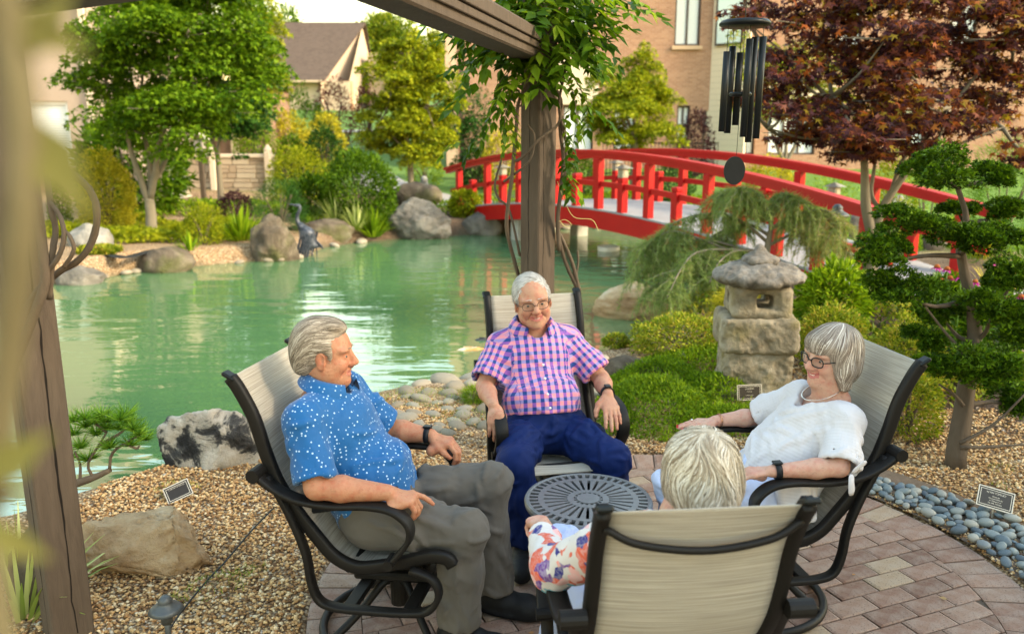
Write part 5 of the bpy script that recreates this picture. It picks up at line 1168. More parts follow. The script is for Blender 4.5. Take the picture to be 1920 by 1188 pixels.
def glasses(root, H, k, mat, r, hw, hh, label):
    c, Q = H; T = lambda p: c + Q @ (np.asarray(p) * k); t = root
    g = G(); th = np.linspace(0, 2 * np.pi, 25)
    for sg in (-1, 1):
        cx = sg * .034; pts = [T((.113 - abs(cx + hw * math.copysign(abs(math.cos(a)) ** .8, math.cos(a))) * .22 , cx + hw * math.copysign(abs(math.cos(a)) ** .8, math.cos(a)), .001 + hh * math.copysign(abs(math.sin(a)) ** .8, math.sin(a)))) for a in th]; g.tube(pts, r, 6, False)
        g.tube([T((.104 - hw * .1, sg * (.034 + hw), .006)), T((.085, sg * .078, .01)), T((.0, sg * .083, .008)), T((-.012, sg * .082, -.004))], r * .9, 6)
    g.tube([T((.113, -.034 + hw, .004)), T((.1165, 0, .008)), T((.113, .034 - hw, .004))], r, 6); o = g.mk('glasses', mat, t, True); tag(o, label)
    for sg in (-1, 1):
        pts = [T((.113 - abs(sg * .034 + hw * math.cos(a)) * .22, sg * .034 + hw * .95 * math.cos(a), .001 + hh * .95 * math.sin(a))) for a in th[:-1]]; ctr = np.mean(pts, 0); mk('lens', np.array([ctr] + pts), [(0, i + 1, (i + 1) % 24 + 1) for i in range(24)], M_LENS, o)
b = NB('clear_lens'); tr = b.n('BsdfTransparent', {0: (.93, .95, .95)}); gl = b.n('BsdfGlossy', {'Roughness': .02}); ms = b.n('MixShader', {0: .10, 1: tr.outputs[0], 2: gl.outputs[0]}); b.t.links.new(ms.outputs[0], b.o.inputs[0]); M_LENS = b.m
def shirt_uv(v, sl, yc, xc=-.18, nrm=None):
    w = v[:, 2] * .94 - v[:, 0] * .34; u = v[:, 1] - yc; side = np.abs(v[:, 1] - yc) > .125 + .0 * w; uv = np.c_[u, w]
    uv[side, 0] = (v[side, 0] * .94 + v[side, 2] * .34) * np.sign(v[side, 1] - yc) + .01
    if nrm is not None: tp = nrm[:, 2] > .72; uv[tp, 1] = -v[tp, 0] + .6
    for a, b_, r in sl:
        a = np.asarray(a); b_ = np.asarray(b_); d = b_ - a; L = np.linalg.norm(d); t = ((v - a) @ d) / L ** 2; q = v - a - np.clip(t, -.1, 1.3)[:, None] * d; m = (np.linalg.norm(q, axis=1) < r * 1.28) & (t > .12)
        e1 = nrmv(np.cross(d, (1, 0, 0))); e2 = np.cross(d / L, e1); an = np.arctan2(q @ e2, q @ e1); uv[m] = np.c_[an[m] * .08, t[m] * L]
    return uv
def wrinkle(v, f, amp, seed, sx=(6, 6, 6), ridge=True, mask=None):
    n = vnormals(v, f); q = v * np.asarray(sx) + seed; q = q + .8 * np.stack([fbm(q * .7 + 3, 2), fbm(q * .7 + 9, 2), fbm(q * .7 + 15, 2)], 1)
    d = fbm(q, 3); d = (.55 - np.abs(d) * 2.2) if ridge else d
    if mask is not None: d = d * mask
    return v + n * (amp * d)[:, None]
def torso(s, c, grow, fem=False, belly=1.0):
    y = c.get('yc', 0); L = lambda x, yy, z: np.array([x, y + yy, z]); dz = c.get('dz', 0)
    w = c.get('w', 1.0)
    s.ell(L(-.09, 0, .47), np.array([.135, .17 * w, .115]) + grow, None, .04); s.ell(L(-.125, 0, .60 + dz * .4), np.array([.135 * belly, .155 * w * (1 + (belly - 1) * .4), .14]) + grow, None, .06)
    s.ell(L(-.225, 0, .755 + dz), np.array([.115, .165 * w, .155]) + grow, None, .06)
    if fem:
        for sg in (-1, 1): s.ell(L(-.145, sg * .07, .725 + dz), np.array([.075, .07, .07]) + grow, None, .05)
    for sg, sh in ((-1, c['shR']), (1, c['shL'])): s.cap(L(-.265, sg * .05, .875 + dz), sh, .062 + grow, .056 + grow, .05)
def person(k, c):
    ch = CH[k]; rg = np.random.default_rng(c['seed']); t = empty('person', (ch['loc'][0], ch['loc'][1], 0), R(ch['ang']), c['label'], 'person')
    hc, hy, hp, hr, hk = c['head']; Q = rotz(R(hy)) @ roty(R(hp)) @ rotx(R(hr)); H = (np.array(hc), Q)
    # ---- body skin
    lo = np.array([-.5, -.42, .40]); hi = np.array([.36, .42, hc[2] + .14]); s = SDF(lo, hi, .0046)
    T = add_head(s, H, hk, c['fem'], c['smile'], c.get('nose', 1), c.get('fat', 0))
    nb_ = np.array(c['neck']); s.chain([T((-.02, 0, -.06)), nb_ + (0.0, 0, .035), nb_ - (0.02, 0, .03)], [.052 * hk, .055 * hk, .075], .03)
    torso(s, c, -.035, c['fem'], c['belly'])
    tipsR = tipsL = None
    for side, sh, el, wr, hd in ((-1, c['shR'], c['elR'], c['wrR'], c['hdR']), (1, c['shL'], c['elL'], c['wrL'], c['hdL'])):
        ak = c['arm']; s.cap(sh, el, .046 * ak, .040 * ak, .02); m_ = np.array(el) + (np.array(wr) - el) * .35; s.chain([el, m_, wr], [.038 * ak, .041 * ak, .0255 * ak], .015)
        d, n, curls, th = hd; tp = add_hand(s, wr, d, n, -side, curls, th, c['hand'])
        if side < 0: tipsR = tp
        else: tipsL = tp
    v, f = s.mesh(); v = relax(v, f, 1, .4)
    hl = (v - H[0]) @ Q / hk; g = lambda p, r: np.exp(-((hl - np.asarray(p)) ** 2).sum(1) / r ** 2); inh = hl[:, 2] > -.13
    red = inh * (.55 * (g((.085, .04, -.03), .026) + g((.085, -.04, -.03), .026)) + .6 * g((.115, 0, -.025), .018) + .5 * (g((.0, .085, 0), .03) + g((.0, -.085, 0), .03))) + .25 * (~inh) * np.clip(fbm(v * 14, 2) + .4, 0, 1)
    for tp in (tipsR, tipsL):
        for p, dd in tp: red += .35 * np.exp(-((v - p) ** 2).sum(1) / .018 ** 2)
    mz = -.060 + .008 * c['smile'] * np.minimum(1, (hl[:, 1] / .028) ** 2); lipm = ((hl[:, 0] > .078) & (np.abs(hl[:, 1]) < .027 + .004 * c['smile']) & (hl[:, 2] > mz - .0145) & (hl[:, 2] < mz + .008)).astype(float)
    body = mk('body', v, f, c['skin'], t, True, {'red': np.clip(red, 0, 1), 'lip': lipm * c.get('lips', .5)})
    head_parts(t, H, hk, v, c['smile'], c['teeth'], True, rg, c['hairm'])
    # ---- shirt
    sl = []; s = SDF((-.5, -.46, .36), (.26, .46, nb_[2] + .09), .0070); torso(s, c, .012, c['fem'], c['belly'])
    for sg, sh, el in ((-1, c['shR'], c['elR']), (1, c['shL'], c['elL'])):
        sh = np.array(sh); el = np.array(el); cf = sh + (el - sh) * c['sleeve'] if c['sleeve'] <= 1 else el + (np.array(c['wrR'] if sg < 0 else c['wrL']) - el) * (c['sleeve'] - 1)
        pts = [sh, cf] if c['sleeve'] <= 1 else [sh, el, cf]; rr = [.058, c['cuff']] if c['sleeve'] <= 1 else [.064, .058, c['cuff']]
        s.chain(pts, rr, .035); d = nrmv(pts[-1] - pts[-2]); e1 = nrmv(np.cross(d, (0.1, .2, 1))); e2 = np.cross(d, e1); B = np.stack([d, e1, e2], 1)
        s.box(cf + d * .105, (.19, .20, .20), B, .004, .004, True); s.cap(cf - d * .012, cf + d * .05, c['cuff'] - .011, c['cuff'] - .011, .0, True)
        sl.append((sh, cf, c['cuff'] + .01))
    P = surf_points(s, 34, rg, (-.5, -.16 + c.get('yc', 0), .48), (.2, .16 + c.get('yc', 0), .84)); sy = np.sign(P[:, 1] - c.get('yc', 0) + 1e-6); surf_folds(s, P, np.c_[.3 * rg.normal(size=len(P)) + .2, -sy * (.4 + .5 * rg.random(len(P))), -.8 + .5 * rg.random(len(P))], 9, .014, .0046, .014, rg)
    for a_, b_, r_ in sl: P = np.array(a_) + (np.array(b_) - a_) * (.25 + .7 * rg.random((9, 1))) + rg.normal(size=(9, 3)) * .05; d_ = nrmv(np.array(b_) - a_); surf_folds(s, P, np.cross(d_, rg.normal(size=(9, 3))) + .5 * d_, 6, .013, .0052, .014, rg)
    s.cap(nb_ - (0.0, 0, .02), nb_ + (.02, 0, .1), c['neckhole'], c['neckhole'] * 1.15, .012, True)
    if c.get('vneck'): s.chain([nb_ + (.05, 0, .05), nb_ + np.array(c['vneck'])], [.05, .012], .01, True)
    if c['hem'] is not None: s.half(c['hem'][0], c['hem'][1], .004)
    v, f = s.mesh(); v = relax(v, f, 1)
    v = wrinkle(v, f, c.get('wr', .006), c['seed'], c.get('wsc', (9, 7, 5))); v = wrinkle(v, f, .0025, c['seed'] + 5, (22, 18, 16)); uv = shirt_uv(v, sl, c.get('yc', 0), nrm=vnormals(v, f)); mk('shirt', v, f, c['shirt'], t, True, {'uvm': uv})
    # ---- trousers
    kR, kL, aR, aL = [np.array(c[q]) for q in ('kR', 'kL', 'aR', 'aL')]; y = c.get('yc', 0); s = SDF((-.34, -.45, .0), (.56, .45, .70), .0072); gw = c.get('leg', 1.0)
    s.ell((-.09, y, .475), (.15, .185 * c.get('w', 1), .118), None, .04); s.ell((-.115, y, .56), (.135 * c['belly'], .16 * c.get('w', 1), .12), None, .05)
    for sg, kn, an in ((-1, kR, aR), (1, kL, aL)):
        hp_ = np.array([-.07, y + sg * .095, .462]); mid = (hp_ + kn) / 2 + (0, 0, .004); s.chain([hp_, mid, kn], [.108 * gw, .094 * gw, .078 * gw], .035); s.ell(kn + (.008, 0, .005), (.072 * gw, .07 * gw, .074 * gw), None, .03)
        cm = kn + (an - kn) * .45 + (-.012, 0, 0); s.chain([kn, cm, an - (0, 0, .02)], [.074 * gw, .077 * gw, .080 * gw], .03); s.cap(kn + (-.07, 0, -.075), kn + (-.02, 0, -.10), .02, .018, .03)
        s.box(an - (0, 0, .115), (.26, .24, .17), None, .01, .004, True); s.cap(an + (0, 0, .02), an - (0, 0, .07), .066 * gw, .066 * gw, .004, True)
        s.chain([(.03, y + sg * .015, .60), (.03, y + sg * .09, .565), (-.02, y + sg * .17, .555)], [.010, .012, .01], .02, True)
    P = surf_points(s, 46, rg, (.0, -.4, .40), (.4, .4, .62)); surf_folds(s, P, np.c_[.5 * rg.normal(size=len(P)), np.where(rg.random(len(P)) > .5, 1, -1) * .9, .3 * rg.normal(size=len(P))], 8, .014, .0046, .015, rg)
    P = surf_points(s, 46, rg, (.1, -.4, .14), (.5, .4, .42)); surf_folds(s, P, np.c_[.35 * rg.normal(size=len(P)), .45 * rg.normal(size=len(P)), -np.ones(len(P))], 10, .016, .0048, .015, rg)
    P = surf_points(s, 22, rg, (-.12, -.22, .44), (.1, .22, .62)); surf_folds(s, P, np.c_[np.ones(len(P)), .6 * np.sign(P[:, 1]), -.35 * np.ones(len(P))], 9, .015, .0046, .015, rg)
    s.half((0, 0, c['waist']), (-.25, 0, 1), .006)
    v, f = s.mesh(); v = relax(v, f, 1)
    v = wrinkle(v, f, .0045, c['seed'] + 31, (9, 11, 9)); v = wrinkle(v, f, .0028, c['seed'] + 40, (17, 22, 14)); mk('trousers', v, f, c['pants'], t, True)
    # ---- shoes
    for an, fd in ((aR, c.get('ftR', 0)), (aL, c.get('ftL', 0))):
        q = rotz(R(fd)); o = np.array([an[0], an[1], 0]); s = SDF(o + (-.2, -.2, -.02), o + (.28, .2, .16), .006); W_ = lambda p: o + q @ np.asarray(p)
        s.chain([W_((-.05, 0, .05)), W_((.05, 0, .05)), W_((.14, 0, .042)), W_((.185, 0, .038))], [.042, .044, .046, .036], .03); s.cap(W_((-.03, 0, .06)), W_((-.02, 0, .11)), .042, .042, .03); s.ell(W_((.06, 0, .02)), (.155, .054, .024), q, .01); s.half((0, 0, .003), (0, 0, -1), .004); s.cap(W_((-.02, 0, .10)), W_((-.015, 0, .16)), .034, .036, .003, True)
        v, f = s.mesh(); sh = mk('shoe', relax(v, f, 1), f, c.get('shoe', M_SHOE), t, True)
        g = G(); g.tube([W_((-.02, 0, .05)), (an[0], an[1], .19)], .036, 12); v, f = g.out(); mk('sock', v, f, M_SOCK, sh, True)
        g = G()
        for q_ in range(4): g.tube([W_((.045 + q_ * .022, -.026, .086 - q_ * .004)), W_((.05 + q_ * .022, 0, .097 - q_ * .005)), W_((.045 + q_ * .022, .026, .086 - q_ * .004))], .003, 5)
        v, f = g.out(); tag(mk('laces', v, f, M_STRAP, sh), kind='stuff')
    # ---- hair
    s = SDF(H[0] - .19, H[0] + .19, .005); c['hair'](s, T, Q, hk); v, f = s.mesh(); v = relax(v, f, 1); n = vnormals(v, f)
    hb = mk('hair', v, f, c['hairm'], t, True, {'tint': np.clip(.45 + .28 * fbm(((v - H[0]) @ Q) * np.array(c.get('hsc', (14, 60, 30))), 3), 0, 1)})
    P = v[rg.integers(len(v), size=c['ns'])]; fl = c['flow']; tn = np.clip(.5 + .4 * rg.normal(size=len(P)) * .7 + .25 * fbm(((P - H[0]) @ Q) * 30, 2), 0, 1)
    V, F2, tt = strands(s, P, lambda p: (fl(((p - H[0]) @ Q) / hk)) @ Q.T, c.get('nst', 7), c['stp'], .0014, c.get('lift', .003), c.get('wav', .15), rg, tn); tag(mk('hair_strands', V, F2, c['hairm'], hb, True, {'tint': tt}), kind='stuff')
    return t, H, T, (tipsR, tipsL), nb_
def collar(t, nb_, mat, tilt, fw=.05, r0=.07, seed=0, fold=.0):
    """turned-down shirt collar round the neck base"""
    th = np.linspace(R(32), R(328), 40); v = []; Q = roty(tilt)
    rows = [(.000, -.010, 0), (.001, .020, 0), (.006, .034, 0), (.020, .020, .35), (.036, -.010, 1)]
    for dr, dz, tip in rows:
        for a in th:
            fr = max(0, math.cos(a)) ** 2; r = r0 + dr + .004 * math.sin(a * 3); p = np.array([r * 1.02 * math.cos(a), r * .98 * math.sin(a), dz - tip * fr * fw - .012 * fr]); v.append(np.array(nb_) + Q @ p)
    v = np.array(v); m = len(th); q = []
    for i in range(len(rows) - 1):
        for j in range(m - 1): a = i * m + j; q.append((a, a + 1, a + m + 1, a + m))
    F = np.array(q); n = vnormals(v.astype(np.float32), F); v2 = v - n * .003; N = len(v); F = np.r_[F, F[:, ::-1] + N]; uv = np.c_[np.tile(th * r0, len(rows)), v[:, 2]]; mk('collar', np.r_[v, v2], F, mat, t, True, {'uvm': np.r_[uv, uv]})
def watch(t, p, d, r, mat=M_STRAP, face=True, up=(0, 0, 1), wd=.011):
    d = nrmv(d); a = nrmv(np.cross(d, up)); b_ = np.cross(a, d); th = np.linspace(0, 2 * np.pi, 25); g = G(); V = []
    for off, rr in ((-wd, r), (-wd, r + .003), (wd, r + .003), (wd, r)): V.append(np.array([p + d * off + a * rr * math.cos(x) + b_ * rr * math.sin(x) for x in th[:-1]]))
    v = np.concatenate(V); f = [(k * 24 + i, k * 24 + (i + 1) % 24, (k + 1) % 4 * 24 + (i + 1) % 24, (k + 1) % 4 * 24 + i) for k in range(4) for i in range(24)]; o = mk('watch' if face else 'bracelet', v, f, mat, t, True)
    if face: g = G(); g.box(np.asarray(p) + b_ * (r + .006), (.034, .03, .009), np.stack([d, a, b_], 1), .003); v, f = g.out(); mk('watch_case', v, f, M_BLACK, o)
# hair shapes (in head frame, via T) -------------------------------------------------
def hair_back(s, T, Q, k, front=.0, top=.010):
    s.ell(T((-.017, 0, .037)), np.array([.101, .082, .088 + top]) * k, Q, .01); s.ell(T((-.06, 0, -.015)), np.array([.055, .070, .075]) * k, Q, .03)
    for sg in (-1, 1): s.ell(T((.012, sg * .068, .012)), np.array([.038, .016, .045]) * k, Q, .015); s.ell(T((.014, sg * .089, -.022)), np.array([.034, .027, .050]) * k, Q, .006, True)
    s.ell(T((.093 + front, 0, -.01)), np.array([.072, .075, .085]) * k, Q, .012, True); s.ell(T((.085, 0, -.10)), np.array([.14, .12, .075]) * k, Q, .012, True)
    s.half(T((0, 0, -.075)), -Q[:, 2] + .0 * Q[:, 0], .01)
def hair_A(s, T, Q, k): hair_back(s, T, Q, k, .0, .012); s.ell(T((.045, 0, .108)), np.array([.042, .05, .018]) * k, Q @ roty(.35), .02)
def hair_B(s, T, Q, k): hair_back(s, T, Q, k, -.022, .003); s.ell(T((.09, 0, .05)), np.array([.06, .055, .07]) * k, Q, .012, True)
def hair_C(s, T, Q, k):
    s.ell(T((-.015, 0, .045)), np.array([.112, .094, .092]) * k, Q, .01); s.ell(T((-.045, 0, -.03)), np.array([.083, .092, .10]) * k, Q, .04)
    for sg in (-1, 1): s.chain([T((.03, sg * .068, .05)), T((.012, sg * .08, -.03)), T((-.005, sg * .078, -.10))], [.03 * k, .03 * k, .024 * k], .03)
    s.ell(T((.07, 0, .065)), np.array([.034, .062, .036]) * k, Q @ roty(.5), .025)
    s.ell(T((.118, 0, -.055)), np.array([.085, .066, .085]) * k, Q, .012, True); s.half(T((0, 0, -.125)), -Q[:, 2], .02); s.ell(T((.03, 0, -.12)), np.array([.07, .055, .07]) * k, Q, .01, True)
def hair_D(s, T, Q, k):
    s.ell(T((-.015, 0, .04)), np.array([.113, .098, .096]) * k, Q, .01); s.ell(T((-.05, 0, -.03)), np.array([.078, .09, .085]) * k, Q, .04)
    for sg in (-1, 1): s.ell(T((.01, sg * .075, -.02)), np.array([.045, .03, .06]) * k, Q, .03)
    s.ell(T((.118, 0, -.055)), np.array([.085, .066, .095]) * k, Q, .012, True); s.half(T((0, 0, -.11)), -Q[:, 2], .02)
def flow_back(p): f = np.tile(np.array([-1., 0, -.12]), (len(p), 1)); f[:, 2] -= np.clip((-p[:, 0]) * 14, 0, 2.2); f[:, 1] += np.sign(p[:, 1]) * .25; return f
def flow_side(p): f = np.tile(np.array([-.5, 0, -.6]), (len(p), 1)); f[:, 1] += np.where(p[:, 2] > .07, -.9, 0); return f
def flow_bob(p):
    d = p - np.array([-.045, .0, .12]); d[:, 2] *= .4; f = d / (np.linalg.norm(d, axis=1)[:, None] + 1e-6); f[:, 2] -= np.clip((.10 - p[:, 2]) * 10, 0, 2.5); return f
def flow_D(p):
    d = p - np.array([-.06, -.02, .10]); d[:, 2] *= .4; f = d / (np.linalg.norm(d, axis=1)[:, None] + 1e-6); f[:, 2] -= np.clip((.08 - p[:, 2]) * 8, 0, 1.6); sw = np.sin(np.arctan2(d[:, 1], d[:, 0]) * 3 + p[:, 2] * 30); f[:, 1] += .6 * sw; return f
SKM = skinmat('tanned_skin', (.42, .205, .118), (.48, .13, .07)); SKB = skinmat('ruddy_skin', (.46, .25, .16), (.50, .14, .09)); SKF = skinmat('fair_skin', (.52, .31, .225), (.56, .20, .15))
GRIP = [(.55, .75, .5), (.6, .75, .5), (.6, .75, .5), (.6, .7, .5)]
pA, HA, TA, tipA, nA = person('A', dict(seed=3, label='person in blue dotted shirt and grey trousers, seated in profile', fem=False, skin=SKM, head=((-.282, 0, 1.055), 10, 3, 0, 1.0), smile=.35, teeth=False, nose=.95, fat=.7, neck=(-.275, 0, .912), belly=1.10, w=1.04, arm=1.08, hand=1.04,
    shR=(-.285, -.185, .865), elR=(-.205, -.275, .665), wrR=(.035, -.245, .652), hdR=((.86, .35, -.36), (.35, -.1, 1), [(.15, .2, .15), (.75, .75, .4), (.8, .8, .4), (.7, .7, .4)], ((.8, .5, -.4), (1, .2, -.4), (1, 0, -.3))),
    shL=(-.285, .185, .865), elL=(-.15, .285, .672), wrL=(.03, .28, .66), hdL=((.95, -.05, -.25), (.25, 0, 1), GRIP, ((.8, .5, -.4), (1, .1, -.4), (1, -.1, -.4))),
    sleeve=.86, cuff=.075, neckhole=.066, vneck=(.075, 0, -.035), hem=((-.02, 0, .50), (.38, 0, -1)), shirt=dots(), pants=fabric('grey_twill', (.105, .095, .083)), waist=.605,
    kR=(.275, -.125, .475), kL=(.30, .155, .535), aR=(.245, -.115, .135), aL=(.31, .15, .135), ftR=-12, ftL=-8, leg=.92, hair=hair_A, hairm=hairmat('grey_brown_hair', [(0, (.09, .07, .05)), (.5, (.27, .22, .165)), (1, (.52, .46, .38))]), ns=4200, flow=flow_back, stp=.013, nst=7))
collar(pA, nA + (.014, 0, .030), pA.children[0].data.materials[0] if 0 else bpy.data.materials['blue_dotted_cotton'], R(12), .05, .079)
watch(pA, np.array((.018, .28, .661)), (1, 0, 0), .030)
G().tube([(-.255, -.21, .545), (-.11, -.205, .575), (.02, -.10, .60)], .012, 6).mk('belt', M_STRAP, pA, True)
pB, HB, TB, tipB, nB = person('B', dict(seed=14, label='person in pink and blue plaid shirt and navy trousers, facing the table', fem=False, skin=SKB, head=((-.215, -.066, 1.062), -4, 3, 8, 1.0), smile=.9, teeth=True, nose=1.02, fat=.5, neck=(-.262, -.05, .885), belly=1.12, w=1.1, yc=-.045, arm=1.0, hand=1.04,
    shR=(-.275, -.205, .838), elR=(-.16, -.305, .675), wrR=(.035, -.300, .645), hdR=((.62, .02, -.78), (.8, -.05, .6), [(.3, .6, .4), (.35, .65, .4), (.4, .65, .4), (.4, .6, .4)], ((.8, .45, -.4), (1, .1, -.4), (1, 0, -.3))),
    shL=(-.275, .125, .850), elL=(-.15, .262, .680), wrL=(.035, .235, .660), hdL=((.80, -.05, -.58), (.55, .05, .8), [(.12, .2, .1), (.1, .2, .12), (.1, .22, .12), (.1, .2, .1)], ((.7, .7, -.2), (.9, .4, -.3), (1, .2, -.3))),
    sleeve=.82, cuff=.079, neckhole=.066, vneck=(.10, 0, -.075), hem=((0, 0, .575), (.28, 0, -1)), shirt=plaid(), pants=fabric('navy_twill', (.002, .013, .085), .75, 0), waist=.635,
    kR=(.255, -.245, .445), kL=(.265, .185, .440), aR=(.27, -.215, .13), aL=(.25, .165, .13), ftR=-15, ftL=10, leg=.97, hair=hair_B, hairm=hairmat('white_hair', [(0, (.25, .235, .215)), (.5, (.50, .48, .455)), (1, (.74, .72, .69))]), ns=3600, flow=flow_side, stp=.009, nst=7, lift=.007, wav=.35, lips=.8))
collar(pB, nB + (.018, 0, .052), bpy.data.materials['plaid_cotton'], R(16), .065, .080)
glasses(pB, HB, 1.0, M_DARK, .0012, .027, .0185, 'thin metal rimmed glasses'); watch(pB, np.array((.02, .238, .661)), (1, -.05, -.05), .029)
for i, (x, z) in enumerate(((-.098, .79), (-.062, .735), (-.012, .675), (.035, .625))):
    v, f = ico(2); o = mk('button', v * .0062, f, M_WHITE, pB, True); o.location = (x + .034, -.047, z)
pC, HC, TC_, tipC, nC = person('C', dict(seed=25, label='person in white gauzy blouse with dark glasses and grey bob', fem=True, skin=SKF, head=((-.302, 0, .992), 14, 3, -4, .96), smile=1.0, teeth=True, lips=.9, neck=(-.295, 0, .845), belly=.98, w=.96, dz=-.10, arm=.88, hand=.92,
    shR=(-.275, -.160, .780), elR=(-.165, -.275, .662), wrR=(.035, -.275, .655), hdR=((1, .02, -.08), (.08, 0, 1), [(.05, .06, .04), (.02, .08, .05), (.03, .1, .05), (.05, .15, .05)], ((.8, .5, -.25), (.95, .2, -.2), (1, .05, -.15))),
    shL=(-.285, .160, .780), elL=(-.20, .275, .658), wrL=(.045, .245, .648), hdL=((.9, -.4, -.2), (.2, 0, 1), RELAX, TH0),
    sleeve=.93, cuff=.072, neckhole=.095, vneck=(.125, 0, -.085), hem=None, shirt=gauze(), pants=fabric('pale_blue_cotton', (.50, .56, .74)), waist=.60, wr=.008,
    kR=(.27, -.11, .455), kL=(.27, .10, .455), aR=(.25, -.11, .13), aL=(.25, .10, .13), leg=.9, hair=hair_C, hairm=hairmat('silver_brown_hair', [(0, (.13, .095, .07)), (.45, (.30, .24, .19)), (.8, (.50, .43, .36)), (1, (.74, .68, .60))]), ns=4200, flow=flow_bob, stp=.016, nst=9, wav=.08, lift=.004))
glasses(pC, HC, .96, plain('tortoise_frame', (.02, .025, .025), .3), .0024, .0255, .019, 'bold dark framed glasses'); watch(pC, np.array((.025, .248, .649)), (1, -.1, -.05), .026); watch(pC, np.array((.015, -.275, .656)), (1, 0, 0), .026, plain('copper', (.55, .28, .16), .25, .9), False, wd=.003)
g = G(); th = np.linspace(0, 2 * np.pi, 40); g.tube([nC + (.02 + .072 * math.cos(a), .072 * math.sin(a), .012 - .030 * math.cos(a)) for a in th], .0035, 6, False, .4); nk = g.mk('necklace', M_SILVER, pC, True)
for tp in tipC[0][:4]:
    v, f = ico(2); mk('fingernail', tp[0] + (0, 0, .0055) + v * np.array([.0065, .005, .0028]) + tp[1] * .004, f, M_NAIL, pC, True)
v, f = ico(2); mk('ring', tipC[0][2][0] - tipC[0][2][1] * .06 + (0, 0, .010) + v * .005, f, M_SILVER, pC, True)
# blouse hanging below the arm and the sleeve tie
s = SDF((-.3, .0, .36), (.06, .3, .66), .006); s.chain([(-.10, .18, .58), (-.08, .2, .44)], [.06, .055], .03); s.box((-.09, .19, .50), (.15, .05, .2), roty(.12), .02, .03); s.half((0, 0, .415), (0, 0, -1), .004); v, f = s.mesh(); v = wrinkle(v, f, .006, 4, (22, 22, 3)); mk('blouse_hem', v, f, bpy.data.materials['white_gauze'], pC, True, {'uvm': v[:, [1, 2]]})
g = G(); e = np.array((-.205, .345, .66)); g.tube(spline([e, e + (.005, .012, -.03), e + (.0, .01, -.075)], 8), [.009, .013, .012, .012, .012, .013, .014, .012], 8, True, .35); g.tube(spline([e, e + (-.02, .01, .03), e + (-.045, .012, .05)], 8), .008, 8, True, .4); v, f = g.out()
g1 = G(); g1.tube(spline([e, e + (.005, .012, -.03), e + (.0, .01, -.075)], 8), np.array([.005, .010, .012, .011, .012, .013, .012, .008]), 8, True, .25, (0, 1, 0), .25); g1.mk('sleeve_tie', bpy.data.materials['white_gauze'], pC, True)
g1 = G(); g1.tube(spline([e + (0, .002, .004), e + (-.02, .01, .03), e + (-.045, .012, .05)], 8), np.array([.004, .008, .009, .008, .009, .010, .009, .005]), 8, True, .25, (0, 1, 0), .25); g1.mk('sleeve_tie', bpy.data.materials['white_gauze'], pC, True)
pD, HD, TD, tipD, nD = person('D', dict(seed=37, label='person with short blonde hair in floral top, seen from behind', fem=True, skin=SKF, head=((-.235, -.082, .968), -12, 14, -6, .97), smile=.4, teeth=False, neck=(-.25, -.03, .835), belly=1.0, w=1.0, dz=-.065, arm=.92, hand=.92,
    shR=(-.275, -.165, .795), elR=(-.16, -.27, .655), wrR=(.06, -.2, .63), hdR=((.9, .4, -.2), (.2, 0, 1), RELAX, TH0),
    shL=(-.265, .175, .795), elL=(-.10, .285, .645), wrL=(.145, .285, .655), hdL=((.93, .12, -.2), (.2, 0, 1), [(.9, 1.2, .7)] * 4, ((.7, .4, -.5), (.6, -.3, -.6), (.3, -.7, -.5))),
    sleeve=1.72, cuff=.047, neckhole=.07, vneck=None, hem=((0, 0, .50), (.3, 0, -1)), shirt=floral(), pants=fabric('light_blue_cotton', (.40, .47, .70)), waist=.58, wr=.009,
    kR=(.29, -.13, .47), kL=(.33, .20, .475), aR=(.28, -.14, .13), aL=(.31, .19, .13), leg=.93, hair=hair_D, hairm=hairmat('blonde_hair', [(0, (.20, .145, .09)), (.35, (.40, .325, .23)), (.7, (.63, .55, .43)), (1, (.82, .76, .66))]), ns=4600, flow=flow_D, stp=.014, nst=8, wav=.22, lift=.004))
